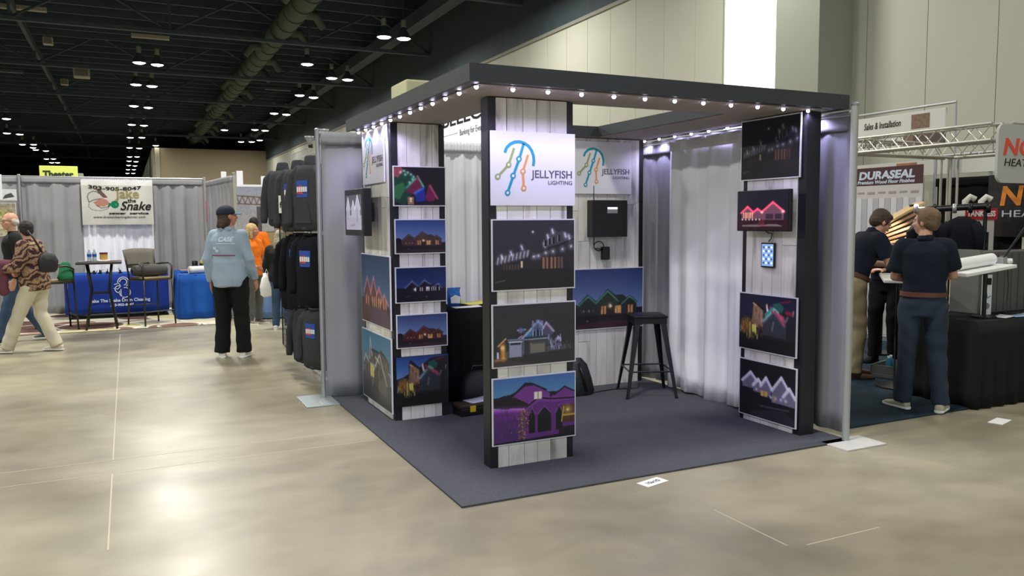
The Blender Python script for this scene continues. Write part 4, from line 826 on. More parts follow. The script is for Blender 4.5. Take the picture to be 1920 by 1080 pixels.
# ---- black table at back with things
def skirt_table(name, label, x0, y0, x1, y1, h, m, z0=0.02, seed=1, topm=None, amp=0.012, flare=0.02, wl=0.10):
    r = thing(name, label, 'table', ((x0+x1)/2, (y0+y1)/2, 0)); hw, hd = (x1-x0)/2, (y1-y0)/2; R_ = random.Random(seed)
    MB().bbox((-hw, -hd, h-0.03), (hw, hd, h), 0.008).build('tabletop', topm or m, r)
    per = []; st = 0.02
    for (ax, ay), (bx, by) in (((-hw, -hd), (hw, -hd)), ((hw, -hd), (hw, hd)), ((hw, hd), (-hw, hd)), ((-hw, hd), (-hw, -hd))):
        n = max(int(math.hypot(bx-ax, by-ay)/st), 4)
        nrm = Vector((by-ay, -(bx-ax), 0)).normalized()
        for i in range(n): per.append((Vector((ax+(bx-ax)*i/n, ay+(by-ay)*i/n, 0)), nrm))
    N_ = len(per); vs = []; fs = []; nz = 6; ph_ = R_.uniform(0, 6)
    for j in range(nz+1):
        t_ = j/nz
        for i, (p, nr) in enumerate(per):
            s_ = i*st; w_ = amp*(0.3+t_)*(math.sin(s_/wl*2*PI+ph_+math.sin(s_*3.1)))+flare*t_
            q = p+nr*(w_+0.004); vs.append((q.x, q.y, h-0.004-(h-0.004-z0)*t_))
    for j in range(nz):
        for i in range(N_): a = j*N_+i; b = j*N_+(i+1) % N_; fs.append((a, b, b+N_, a+N_))
    mb = MB(); mb.add(vs, fs); o = mb.build('table_skirt', m, r, smooth=True); md = o.modifiers.new('t', 'SOLIDIFY'); md.thickness = 0.003
    for sx in (-1, 1):
        for sy in (-1, 1): MB().tube([(sx*(hw-0.06), sy*(hd-0.06), 0), (sx*(hw-0.06), sy*(hd-0.06), h-0.03)], 0.015, 8).build('leg', DMETAL, r)
    return r
bt = skirt_table('draped_table', 'black draped table at the back of the booth under the white curtain', 2.38, 6.62, 3.30, 7.12, 0.835, BLACKD, ZC+0.01, 4)
zt = 0.836
r = thing('snack_bag', 'blue and white snack bag standing on the black table', 'snack bag', (2.70, 6.88, zt))
BAGB = mat('blue_foil', (0.18, 0.42, 0.72), 0.3, var=0.25, vscale=25); 
mb = MB(); rings = []
for t_, w_, d_ in ((0, 0.055, 0.028), (0.03, 0.064, 0.038), (0.08, 0.068, 0.042), (0.13, 0.064, 0.03), (0.155, 0.062, 0.008), (0.175, 0.066, 0.003)): rings.append(((0.006*math.sin(t_*40), 0, t_), (1, 0, 0), (0, 1, 0), w_, d_))
mb.loft(rings, 18); mb.build('pouch', BAGB, r, smooth=0.8)
MB().poly([(-0.045, 0.035), (0.045, 0.03), (0.05, 0.09), (0.0, 0.11), (-0.048, 0.085)], -0.046, -0.041).build('front_panel', PAPER, r)
def sheet(label, cat, x, y, z, w, d, rot, m, name='paper_sheet', h=0.004, curl=0.01, group=None):
    r = thing(name, label, cat, (x, y, z), math.radians(rot), group); vs = []; fs = []; n = 8
    for i in range(n+1):
        for j in range(3): vs.append((-w/2+w*i/n, -d/2+d*j/2, h+curl*(i/n)**3*(0.5+0.5*j/2)))
    for i in range(n):
        for j in range(2): a = i*3+j; fs.append((a, a+3, a+4, a+1))
    mb = MB(); mb.add(vs, fs); o = mb.build('sheet', m, r, smooth=True); md = o.modifiers.new('t', 'SOLIDIFY'); md.thickness = 0.004; md.offset = -1
    return r
YEL = mat('yellow_paper', (0.86, 0.84, 0.42), 0.6)
sheet('yellow folder lying on the black table beside the snack bag', 'folder', 2.92, 6.88, zt, 0.24, 0.20, 8, YEL, 'folder', 0.02, 0.02)
sheet('white paper at the front edge of the black table', 'paper', 2.76, 6.72, zt, 0.26, 0.13, -4, PAPER)
MB().bbox((2.78, 6.96, zt), (2.82, 7.0, zt+0.05), 0.006).build('yellow_block', YEL, None, label='small yellow pad standing just behind the snack bag', category='note pad')
# bag, toolbox on the floor
r = thing('equipment_bag', 'black equipment bag on the carpet before the black table', 'bag', (2.74, 6.42, ZC))
mb = MB(); rings = [((0, 0, z_), (1, 0, 0), (0, 1, 0), w_, d_) for z_, w_, d_ in ((0, 0.15, 0.09), (0.02, 0.175, 0.11), (0.14, 0.175, 0.11), (0.24, 0.15, 0.09), (0.29, 0.09, 0.05), (0.30, 0.03, 0.02))]
mb.loft(rings, 20, e=3); mb.build('bag_body', mat('black_nylon', (0.12, 0.12, 0.13), 0.6, bump=0.3, bscale=30), r, smooth=0.9)
MB().tube([(-0.08, 0, 0.26), (-0.05, 0, 0.34), (0.05, 0, 0.34), (0.08, 0, 0.26)], 0.01, 6).build('handle', BLACKP, r, smooth=True)
MB().bbox((0.06, -0.118, 0.05), (0.12, -0.108, 0.062), 0.003).build('badge', ALU, r)
r = thing('tool_box', 'low black tool box with a yellow latch on the carpet behind the front left pillar', 'tool box', (2.60, 6.22, ZC), math.radians(6))
r.location = (2.56, 6.12, ZC)
MB().bbox((-0.15, -0.08, 0), (0.15, 0.08, 0.065), 0.008).build('box_body', BLACKP, r)
MB().bbox((-0.155, -0.085, 0.066), (0.155, 0.085, 0.095), 0.008).build('lid', mat('dark_olive_lid', (0.20, 0.18, 0.10), 0.5), r)
MB().bbox((-0.07, -0.097, 0.035), (-0.02, -0.084, 0.085), 0.003).build('latch', mat('yellow_plastic', (0.92, 0.76, 0.15), 0.4), r)
MB().bbox((0.08, -0.097, 0.055), (0.15, -0.084, 0.075), 0.003).build('latch', MATS['yellow_plastic'], r)
sheet('open printed brochure lying on the tool box', 'brochure', 2.62, 6.14, ZC+0.096, 0.22, 0.15, 12, mat('pale_print', (0.78, 0.80, 0.86), 0.5, var=0.15, vscale=30), 'brochure', 0.003, 0.01)
r = thing('backpack', 'black backpack on the carpet just behind the front left pillar, right edge showing', 'backpack', (3.72, 6.35, ZC))
mb = MB(); rings = [((0.0, 0, z_), (1, 0, 0), (0, 1, 0), w_, d_) for z_, w_, d_ in ((0, 0.14, 0.09), (0.03, 0.16, 0.10), (0.15, 0.13, 0.09), (0.28, 0.085, 0.06), (0.34, 0.03, 0.02))]
mb.loft(rings, 20); mb.build('bag_body', MATS['black_nylon'], r, smooth=0.9)
MB().tube([(-0.03, -0.06, 0.30), (-0.02, -0.12, 0.2), (0.02, -0.12, 0.05)], 0.012, 6).build('strap', BLACKP, r, smooth=True)
MB().tube([(3.72, 6.38, 0.02), (3.9, 6.33, 0.02), (4.1, 6.36, 0.02), (4.35, 6.30, 0.02), (4.5, 6.5, 0.02)], 0.005, 6).build('floor_cable', BLACKP, None, label='thin black cable on the carpet passing under the stool', category='cable')
# floor labels
def floor_card(label, pts, txt):
    x = sum(p[0] for p in pts)/4; y = sum(p[1] for p in pts)/4
    r = thing('floor_card', label, 'card', (x, y, 0), 0, 'booth number cards on the floor'); a = math.atan2(pts[1][1]-pts[0][1], pts[1][0]-pts[0][0])
    r.rotation_euler = (0, 0, a); w = math.hypot(pts[1][0]-pts[0][0], pts[1][1]-pts[0][1]); d_ = math.hypot(pts[2][0]-pts[1][0], pts[2][1]-pts[1][1])
    MB().box((-w/2, -d_/2, 0.0005), (w/2, d_/2, 0.003)).build('card', PAPER, r)
    if txt:
        vs, fs = text_mesh(txt, d_*0.5, 0.001, bold=0.001, align='CENTER'); mb = MB(); mb.add([(v[0], v[2]-d_*0.17, 0.0035) for v in vs], fs); mb.build('lettering', BLACKP, r)
floor_card('white number card on the concrete before the booth front edge', [(2.80, 3.93), (2.985, 3.975), (2.94, 4.06), (2.77, 4.02)], '10x10')
floor_card('white card on the concrete at the right edge near the black skirted table', [(6.13, 3.90), (6.34, 3.96), (6.30, 4.06), (6.12, 4.02)], '')
# ================================================================ BOOTH AT THE BACK LEFT (blue tables) AND ITS NEIGHBOURS
YB = 16.3
GREYC = mat('pleated_grey_drape', (0.60, 0.60, 0.61), 0.95, var=0.06, spec=0.1)
GB = 'grey curtains of the rear left booth'
drape('grey_curtain', 'grey curtain at the far left, behind the bald man', (-2.6, YB), (-1.66, YB), 0.03, 2.44, GREYC, 0.04, 0.28, 21, GB)
drape('grey_curtain', 'grey curtain between the left post and the white banner', (-1.62, YB), (-0.70, YB), 0.03, 2.44, GREYC, 0.045, 0.30, 22, GB)
drape('white_curtain', 'white curtain behind and below the snake banner', (-0.70, YB+0.03), (0.46, YB+0.03), 0.03, 2.43, WHITED, 0.02, 0.14, 23)
drape('grey_curtain', 'grey curtain right of the snake banner', (0.46, YB), (1.33, YB), 0.03, 2.43, GREYC, 0.045, 0.26, 24, GB)
drape('grey_curtain', 'grey side curtain behind the man in the light blue shirt', (1.40, YB-0.12), (1.60, 14.05), 0.03, 2.40, GREYC, 0.04, 0.30, 25, GB)
pole('post at the left end of the rear left booth, behind the bald man', -1.64, YB-0.05, 2.46)
pole('post at the right rear corner of the rear left booth', 1.36, YB-0.06, 2.46)
rod('long top rod of the rear left booth curtains', (-2.6, YB+0.0), (1.36, YB+0.0), 2.445)
pole('white post beside the bridge mural', 1.63, 13.9, 2.42, 0.03, m=POST)
mb = MB().box((1.375, YB-0.10, 1.62), (1.425, YB-0.09, 2.05)); mb.build('pink_ribbon', mat('pink_ribbon', (0.80, 0.32, 0.42), 0.7), None, label='thin pink ribbon hanging beside the rear booth corner post', category='ribbon')
MB().box((1.385, YB-0.10, 0.85), (1.415, YB-0.09, 1.20)).build('pink_ribbon', MATS['pink_ribbon'], None, label='lower short pink strip beside the corner post, above the blue table', category='ribbon')
# banner
bw, bh = 1.16, 0.80
c = Canvas(150, 104, (0.80, 0.79, 0.755)); c.vgrad(0.0, (0.77, 0.755, 0.71), 0.5, (0.82, 0.81, 0.78)); c.vgrad(0.88, (0.90, 0.90, 0.89), 1.0, (0.93, 0.93, 0.93))
c.path([(0.10, 0.50), (0.08, 0.62), (0.10, 0.70), (0.16, 0.745), (0.22, 0.73), (0.24, 0.70)], 0.010, (0.25, 0.25, 0.25))
c.poly([(0.20, 0.79), (0.25, 0.80), (0.30, 0.72), (0.36, 0.61), (0.30, 0.60), (0.25, 0.68)], (0.42, 0.34, 0.32)); c.poly([(0.27, 0.74), (0.31, 0.66), (0.36, 0.60), (0.33, 0.60)], (0.60, 0.30, 0.26))
c.poly([(0.16, 0.50), (0.28, 0.60), (0.36, 0.54), (0.38, 0.46), (0.30, 0.40), (0.20, 0.42)], (0.72, 0.52, 0.45)); c.path([(0.10, 0.50), (0.16, 0.55), (0.26, 0.58)], 0.012, (0.35, 0.35, 0.34))
c.path([(0.10, 0.48), (0.09, 0.40), (0.14, 0.33), (0.26, 0.31), (0.36, 0.36), (0.38, 0.46)], 0.008, (0.40, 0.40, 0.38)); c.path([(0.20, 0.43), (0.27, 0.37), (0.36, 0.40), (0.38, 0.48)], 0.010, (0.20, 0.22, 0.2))
c.dot(0.455, 0.45, 0.085, (0.13, 0.48, 0.33)); c.poly([(0.37, 0.50), (0.42, 0.46), (0.37, 0.38)], (0.13, 0.48, 0.33)); c.dot(0.47, 0.45, 0.02, (0.3, 0.6, 0.48))
c.noise(0.02, 3, 2)
r = thing('cloth_banner', 'wrinkled off-white snake banner hung over the white curtain', 'banner', (-0.70, YB-0.10, 1.60)); yw = lambda x, z: 0.018*math.sin(x*5.2+z*3)+0.012*math.sin(x*13-z*5)
me = paint_mesh(c, bw, bh, 0.0, lambda x, z: 0.018*np.sin(x*5.2+z*3)+0.012*np.sin(x*13-z*5)); me.materials.append(CLOTHPRINT)
o = link('banner_cloth', me, r); md = o.modifiers.new('t', 'SOLIDIFY'); md.thickness = 0.004; md.offset = -1
INKB = mat('black_ink', (0.17, 0.16, 0.16), 0.8, spec=0.1); GOLD = mat('gold_ink', (0.60, 0.56, 0.36), 0.8, spec=0.1)
def bt_(s_, x, z, size, m, fit, **k): text_part(r, s_, x*bw, z*bh, size, m, y=-0.008, fit=fit*bw, yfun=yw, **k)
bt_('303-905-8047', 0.10, 0.835, 0.085, INKB, 0.74, bold=0.002, zfun=lambda x: -0.055*math.sin(PI*x/bw))
bt_('Jake', 0.46, 0.60, 0.24, GOLD, 0.34, bold=0.004); bt_('the', 0.635, 0.50, 0.10, INKB, 0.12, bold=0.002); bt_('Snake', 0.53, 0.33, 0.22, INKB, 0.44, shear=0.3, bold=0.004)
bt_('sewer  service', 0.37, 0.235, 0.055, INKB, 0.56, bold=0.002); bt_('www.drainscleaningdenver.com', 0.15, 0.15, 0.06, INKB, 0.73)
# patterned floor mat
c = Canvas(110, 110, (0.78, 0.76, 0.68)); R_ = np.random.RandomState(5)
cols = [(0.40, 0.30, 0.27), (0.84, 0.82, 0.72), (0.66, 0.68, 0.66), (0.58, 0.44, 0.38), (0.80, 0.75, 0.58), (0.50, 0.38, 0.34)]
for i in range(26):
    x, y = R_.rand(), R_.rand(); rr = 0.08+0.10*R_.rand(); 
    c.dot(x, y, rr+0.012, (0.88, 0.88, 0.82)); c.dot(x, y, rr, cols[i % 6])
r = thing('patterned_rug', 'rug with brown and cream circles under the bar table and chairs', 'rug', (-1.65, 13.52, 0.0))
MB().box((0, 0, 0.0), (2.95, 2.9, 0.006)).build('rug_base', mat('rug_base', (0.35, 0.30, 0.27), 0.9), r)
me = paint_mesh(c, 2.93, 2.88); me.materials.append(CLOTHPRINT); o = link('rug_pile', me, r, loc=(0.01, 0.01, 0.0075)); o.rotation_euler = (-PI/2, 0, 0)
# paint_mesh stands in x,z: rotating -90 deg about x lays it flat (z->y)
o.rotation_euler = (-PI/2, 0, 0); o.scale = (1, 1, 1)
for v in me.vertices: v.co = (v.co.x, 0, -v.co.z) if False else v.co
o.rotation_euler = (0, 0, 0)
for v in me.vertices: v.co = (v.co.x, v.co.z, 0.0)
# blue table with print
tb = skirt_table('draped_table', 'royal blue tablecloth table with white snake emblem and lettering', -0.98, 15.25, 0.62, 15.95, 0.76, BLUEC, 0.09, 5, BLUE2, 0.003, 0.0, 0.5)
tb2 = skirt_table('draped_table', 'bright blue draped table with a white roll, behind the man in light blue', 0.76, 14.45, 1.27, 15.95, 0.76, BLUE2, 0.02, 6, BLUE2, 0.02, 0.05, 0.28)
WI = mat('white_ink', (0.80, 0.85, 0.92), 0.7)
yb = -0.365
text_part(tb, 'Jake The Snake Drain Cleaning', -0.42, 0.285, 0.075, WI, y=yb, fit=0.92, bold=0.002); text_part(tb, '303-905-8047', -0.12, 0.21, 0.06, WI, y=yb, fit=0.36, bold=0.002)
mb = MB()
def ssw(pts): stroke(mb, pts, 0.014, yb-0.001, yb+0.002)
for k, (cx, cz, rr) in enumerate([(0.09, 0.62, 0.085), (0.09, 0.62, 0.055), (0.11, 0.44, 0.085), (0.02, 0.50, 0.06)]):
    a0, a1 = ((-60, 200), (-80, 180), (-200, 100), (60, 280))[k]
    ssw([(cx+rr*math.cos(math.radians(a0+(a1-a0)*i/14)), cz+rr*math.sin(math.radians(a0+(a1-a0)*i/14))) for i in range(15)])
ssw([(-0.06, 0.52), (0.0, 0.50), (0.05, 0.55), (0.02, 0.60), (-0.05, 0.58)]); ssw([(0.05, 0.50), (0.05, 0.40), (0.08, 0.34)])
mb.build('snake_emblem', WI, tb)
for k, x in enumerate((-0.42, -0.35, -0.26, -0.15, 0.05)):
    r = thing('drain_tool', 'small dark metal drain tool on the blue table, %s from the left' % ('first', 'second', 'third', 'fourth', 'fifth')[k], 'tool', (-0.18+x, 15.42, 0.76), 0.4*k, 'drain tools on the blue table')
    MB().lathe([(0.03, 0), (0.032, 0.02), (0.018, 0.03), (0.012, 0.05+0.01*(k % 3))], 10).build('tool_body', DMETAL, r, smooth=0.6)
    MB().tube([(0, 0, 0.02), (0.04, 0.01, 0.03), (0.06, 0.02, 0.05+0.01*k)], 0.006, 6).build('tool_arm', DMETAL, r)
r = thing('info_card', 'white tent card at the right end of the royal blue table', 'card', (0.14, 15.55, 0.761))
MB().add([(-0.11, -0.05, 0), (0.11, -0.05, 0), (0.11, 0, 0.13), (-0.11, 0, 0.13), (0.11, 0.05, 0), (-0.11, 0.05, 0)], [(0, 1, 2, 3), (3, 2, 4, 5)]).build('card', PAPER, r)
for q in range(3): MB().box((-0.08, -0.054+0.012*q, 0.03+0.03*q), (0.08, -0.050+0.012*q, 0.034+0.03*q)).build('printed_line', INKB, r)
# bistro table
DW = mat('dark_wood', (0.20, 0.185, 0.18), 0.4); 
r = thing('bar_table', 'tall dark bar table with bottles, in front of the blue table', 'table', (-0.40, 13.85, 0.007))
MB().bbox((-0.31, -0.31, 1.00), (0.31, 0.31, 1.035), 0.01).build('tabletop', DW, r)
for sx in (-1, 1):
    for sy in (-1, 1): MB().tube([(sx*0.17, sy*0.17, 1.0), (sx*0.12, sy*0.12, 0.6), (sx*0.21, sy*0.21, 0)], 0.018, 8).build('leg', DMETAL, r, smooth=True)
for z_, k_ in ((0.22, 0.175), (0.55, 0.13)):
    for a, b in (((-k_, -k_), (k_, -k_)), ((k_, -k_), (k_, k_)), ((k_, k_), (-k_, k_)), ((-k_, k_), (-k_, -k_))): MB().tube([(*a, z_), (*b, z_)], 0.01, 6).build('stretcher', DMETAL, r)
GL = mat('clear_plastic', (0.78, 0.86, 0.88), 0.15, trans=0.5)
for k, x in enumerate((-0.53, -0.46)):
    r = thing('water_bottle', '%s clear water bottle on the bar table' % ('left', 'right')[k], 'bottle', (x, 13.80, 1.043), 0, 'water bottles on the bar table')
    MB().lathe([(0.028, 0), (0.030, 0.01), (0.030, 0.05), (0.026, 0.06), (0.030, 0.07), (0.030, 0.125), (0.013, 0.16), (0.012, 0.175)], 14).build('bottle_body', GL, r, smooth=0.7)
    MB().lathe([(0.014, 0.176), (0.014, 0.195)], 12).build('cap', PAPER, r); MB().lathe([(0.0312, 0.075), (0.0312, 0.115)], 14).build('label_band', BLUE2, r)
r = thing('snack_tub', 'amber tub with dark red lid on the bar table', 'tub', (-0.335, 13.82, 1.043)); r2 = r
MB().lathe([(0.085, 0), (0.09, 0.012), (0.07, 0.02)], 16).build('white_base', PAPER, r)
MB().lathe([(0.045, 0.02), (0.055, 0.03), (0.055, 0.11)], 16).build('tub_body', mat('amber_plastic', (0.78, 0.62, 0.32), 0.35), r, smooth=0.6); MB().lathe([(0.058, 0.11), (0.058, 0.135)], 16).build('lid', mat('dark_red_lid', (0.42, 0.12, 0.16), 0.4), r)
sheet('leaflets lying at the left of the bar table top', 'leaflet', -0.60, 13.80, 1.043, 0.18, 0.12, 10, mat('leaflet', (0.60, 0.60, 0.58), 0.6, var=0.3, vscale=40), 'leaflet')
sheet('reddish leaflet at the right of the bar table top', 'leaflet', -0.20, 13.78, 1.043, 0.15, 0.10, -10, mat('red_leaflet', (0.58, 0.36, 0.36), 0.6, var=0.3, vscale=40), 'leaflet')
# bar chairs
WICK = mat('taupe_mesh_back', (0.46, 0.44, 0.40), 0.8, var=0.15, vscale=60); CH = mat('bronze_metal', (0.24, 0.22, 0.20), 0.4, metal=0.5); CUSH = mat('tan_cushion', (0.60, 0.52, 0.40), 0.85)
def bar_chair(label, x, y, rz):
    r = thing('bar_chair', label, 'chair', (x, y, 0.007), rz, 'tall bar chairs of the rear left booth')
    MB().bbox((-0.24, -0.22, 0.71), (0.24, 0.22, 0.735), 0.01).build('seat_frame', CH, r); MB().bbox((-0.22, -0.20, 0.735), (0.22, 0.20, 0.765), 0.012).build('seat', CUSH, r)
    for sx in (-1, 1):
        MB().tube([(sx*0.24, 0.21, 0.72), (sx*0.25, 0.22, 0.35), (sx*0.26, 0.24, 0)], 0.014, 8).build('leg', CH, r, smooth=True)
        MB().tube([(sx*0.24, -0.21, 0.72), (sx*0.25, -0.22, 0.35), (sx*0.26, -0.24, 0)], 0.014, 8).build('leg', CH, r, smooth=True)
        MB().tube([(sx*0.24, 0.20, 0.73), (sx*0.25, 0.21, 0.93), (sx*0.26, 0.12, 0.98), (sx*0.26, -0.10, 0.965), (sx*0.25, -0.22, 0.95)], 0.015, 8).build('armrest', CH, r, smooth=True)
        MB().tube([(sx*0.23, -0.21, 0.72), (sx*0.24, -0.26, 1.0), (sx*0.25, -0.30, 1.16)], 0.014, 8).build('back_post', CH, r, smooth=True)
    for a, b, z_ in (((-0.25, 0.225), (0.25, 0.225), 0.22), ((-0.25, -0.225), (0.25, -0.225), 0.30)): MB().tube([(*a, z_), (*b, z_)], 0.011, 6).build('stretcher', CH, r)
    vs = []; fs = []
    for j in range(5):
        for i in range(13):
            a = -1+2*i/12; z_ = 0.90+0.29*j/4; vs.append((a*(0.245+0.03*j/4), -0.25-0.06*(1-a*a)-0.05*j/4, z_+0.02*(1-a*a)*(j == 4)))
    for j in range(4):
        for i in range(12): k = j*13+i; fs.append((k, k+1, k+14, k+13))
    mb = MB(); mb.add(vs, fs); o = mb.build('backrest', WICK, r, smooth=True); md = o.modifiers.new('t', 'SOLIDIFY'); md.thickness = 0.02
    return r
bar_chair('bar chair holding a grey bag, right of the tall bar table', 0.31, 14.05, math.radians(-150))
bar_chair('bar chair with a green jacket, left of the tall bar table', -1.02, 14.0, math.radians(-75))
r = thing('duffel_bag', 'grey and black duffel bag on the seat of the right bar chair', 'bag', (0.30, 14.02, 0.773), 0.15)
mb = MB(); rings = [((x, 0, 0.10+0.0*x), (0, 1, 0), (0, 0, 1), w_, w_*0.85) for x, w_ in ((-0.27, 0.04), (-0.25, 0.09), (-0.10, 0.115), (0.1, 0.115), (0.25, 0.09), (0.27, 0.04))]
mb.loft(rings, 18); mb.build('bag_body', mat('charcoal_nylon', (0.25, 0.25, 0.24), 0.7, bump=0.4, bscale=20), r, smooth=0.9)
MB().tube([(-0.12, 0, 0.02), (-0.12, -0.12, 0.12), (-0.1, -0.06, 0.22), (0.0, 0.0, 0.22)], 0.012, 6).build('strap', CH, r, smooth=True)
r = thing('folded_jacket', 'green jacket hung over the left bar chair', 'jacket', (-0.86, 13.86, 0.775))
GRN = mat('green_cloth', (0.10, 0.42, 0.27), 0.85, bump=0.5, bscale=14)
mb = MB(); mb.loft([((0.0, 0, z_), (1, 0, 0), (0, 1, 0), w_, d_) for z_, w_, d_ in ((-0.0, 0.10, 0.11), (0.03, 0.12, 0.12), (0.09, 0.10, 0.10), (0.17, 0.085, 0.035), (0.24, 0.07, 0.025), (0.27, 0.03, 0.012))], 18, e=3); mb.build('jacket_body', GRN, r, smooth=True)
# items on 2nd table
r = thing('paper_roll', 'thick white roll with a dark core on the bright blue table', 'roll', (0.93, 14.62, 0.825)); mb = MB()
MB().tube([(0, 0, 0), (0.30, 0.10, 0)], 0.062, 20).build('roll', PAPER, r, smooth=0.8); MB().tube([(-0.004, 0, 0), (0.0, 0, 0)], 0.042, 16).build('core', mat('maroon_core', (0.25, 0.12, 0.16), 0.6), r)
MB().tube([(-0.0, -0.0, -0.0), (0.03, 0, 0)], 0.0635, 16).build('wrap_band', mat('cream_band', (0.80, 0.76, 0.66), 0.6), r)
sheet('tan cardboard lying behind the white roll on the bright blue table', 'cardboard', 1.05, 15.0, 0.761, 0.5, 0.3, 4, mat('cardboard', (0.66, 0.56, 0.44), 0.8), 'cardboard_sheet', 0.05, 0.01)
r = thing('drink_can', 'black can left of the yellow capped bottle', 'can', (1.07, 15.3, 0.761)); MB().lathe([(0.045, 0), (0.05, 0.01), (0.05, 0.17), (0.045, 0.18)], 16).build('can_body', BLACKP, r, smooth=0.6); MB().lathe([(0.046, 0.18), (0.046, 0.186)], 16).build('lid', DMETAL, r)
r = thing('spray_bottle', 'black bottle with a yellow cap beside the man in light blue', 'bottle', (1.20, 15.2, 0.761)); MB().lathe([(0.055, 0), (0.06, 0.01), (0.06, 0.13), (0.05, 0.15)], 16).build('bottle_body', BLACKP, r, smooth=0.6); MB().lathe([(0.045, 0.15), (0.045, 0.19), (0.03, 0.21)], 16).build('cap', MATS['yellow_plastic'], r)
# far left neighbour: panels, posters
r = thing('header_sign', 'white header panel at the far left edge', 'sign', (-2.35, YB-0.45, 2.03)); MB().bbox((0, 0, 0), (0.50, 0.03, 0.42), 0.005).build('panel', WHITEB, r); MB().box((0.05, -0.003, 0.08), (0.42, 0, 0.095)).build('printed_line', mat('grey_ink', (0.5, 0.52, 0.55), 0.6), r)
MB().tube([(0.02, 0.05, -2.03), (0.02, 0.05, 0.2)], 0.015, 8).build('stand', ALU, r)
c = Canvas(60, 60, (0.66, 0.62, 0.52)); c.dot(0.25, 0.5, 0.30, (0.50, 0.48, 0.42)); c.dot(0.72, 0.55, 0.26, (0.66, 0.63, 0.42)); c.noise(0.2, 2, 4)
photo_board('poster_board', 'beige and olive poster behind the bald man at the left edge', 'poster', (-2.30, YB-0.30, 1.42), 0.62, 0.56, c)
c = Canvas(40, 30, (0.88, 0.88, 0.88)); c.poly([(0.1, 0.1), (0.9, 0.3), (0.7, 0.7), (0.3, 0.5)], (0.3, 0.3, 0.3))
photo_board('poster_board', 'small white card with a dark emblem above the bald man', 'poster', (-1.90, YB-0.31, 2.02), 0.24, 0.19, c)
MB().tube([(-2.0, YB-0.28, 0.0), (-2.0, YB-0.28, 2.21)], 0.014, 8).build('display_stand', ALU, None, label='thin stand pole carrying the beige poster at the left edge', category='stand')
# theatre sign and far things
YELS = mat('yellow_sign', (0.88, 0.91, 0.45), 0.6, emit=0.10)
r = thing('hall_sign', 'yellow theatre sign rising above the grey curtains', 'sign', (-3.27, 40, 2.9)); MB().bbox((0, 0, 0), (1.45, 0.15, 1.22), 0.02).build('sign_board', YELS, r); text_part(r, 'Theater', 0.12, 0.72, 0.40, mat('dark_green_ink', (0.15, 0.22, 0.12), 0.7), y=-0.01, fit=1.17, bold=0.02); MB().tube([(0.7, 0.07, -2.9), (0.7, 0.07, 0)], 0.06, 10).build('pole', CEILB, r)
for k, (x, z0, z1, w_, lab) in enumerate([(-5.72, 2.2, 4.2, 0.62, 'pale grey far tower left of the yellow sign'), (-2.10, 2.6, 4.0, 0.42, 'pale grey tower touching the right side of the yellow sign'), (-3.9, 2.6, 3.4, 0.55, 'low grey box seen over the curtains left of the yellow sign')]):
    r = thing('display_tower', lab, 'display tower', (x, 41.5, 0)); MB().bbox((0, 0, z0), (w_, 0.5, z1-0.10), 0.02).build('tower_head', mat('pale_grey_panel', (0.60, 0.60, 0.57), 0.7), r); MB().box((0.1, 0.1, 0), (w_-0.1, 0.4, z0)).build('tower_base', CEILB, r)
MB().tube([(-14, 47, 4.6), (-7.2, 40.5, 3.5)], 0.08, 8).build('far_beam', LAMPO, None, label='slanting pale rail far at the left above the curtains', category='rail')
# mural booth
c = Canvas(110, 150, (0.62, 0.62, 0.64)); c.vgrad(0.30, (0.66, 0.66, 0.66), 1.0, (0.55, 0.57, 0.63)); c.rect(0, 0, 1, 0.30, (0.62, 0.55, 0.38)); c.rect(0, 0, 1, 0.12, (0.55, 0.50, 0.33)); c.seg((0.35, 0.30), (1, 0.31), 0.008, (0.35, 0.30, 0.25))
for x in np.linspace(0.55, 1, 8): c.seg((x, 0.30), (x, 0.40), 0.006, (0.42, 0.40, 0.36))
c.seg((0.0, 0.86), (1, 0.80), 0.012, (0.42, 0.30, 0.24)); c.seg((0.0, 0.74), (1, 0.70), 0.012, (0.42, 0.30, 0.24))
for i in range(12): x = i/12; c.seg((x, 0.86-0.06*x), (x+0.04, 0.74-0.04*x), 0.007, (0.40, 0.30, 0.25)); c.seg((x+0.04, 0.74-0.04*x), (x+0.083, 0.86-0.06*x), 0.007, (0.40, 0.30, 0.25))
c.rect(0.57, 0.05, 0.71, 0.86, (0.60, 0.42, 0.28)); c.rect(0.66, 0.05, 0.71, 0.86, (0.42, 0.28, 0.20)); c.rect(0.29, 0.3, 0.36, 0.7, (0.34, 0.30, 0.34)); c.noise(0.06, 3, 2)
photo_board('mural_panel', 'tall photo mural of a rail bridge and wooden post behind the orange shirts', 'mural', (1.88, 16.2, 1.02), 1.35, 1.33, c, t=0.03, border=0.04)
mural_ = [o for o in C.objects if o.name == 'mural_panel'][0]
for q in (0.02, 1.33): MB().tube([(q, 0.02, -1.02), (q, 0.02, 1.3)], 0.015, 8).build('support_post', ALU, mural_)
MB().bbox((1.95, 16.26, 0), (3.1, 16.31, 1.0), 0.01).build('panel_base', mat('green_grey_panel', (0.45, 0.50, 0.40), 0.7), None, label='grey green lower panel carrying the bridge mural', category='panel')
for k, (x, w_, z, h_, lab) in enumerate([(1.93, 0.10, 2.46, 0.16, 'left small white foam block on top of the curtain rod'), (2.22, 0.12, 2.46, 0.18, 'right small white foam block on top of the curtain rod')]):
    MB().bbox((x-0.22, YB+0.4, 0), (x+w_-0.22, YB+0.44, z+h_), 0.01).build('foam_block', WHITEB, None, label=lab.replace('foam block on top of the curtain rod', 'foam panel rising over the grey curtains'), category='foam panel')
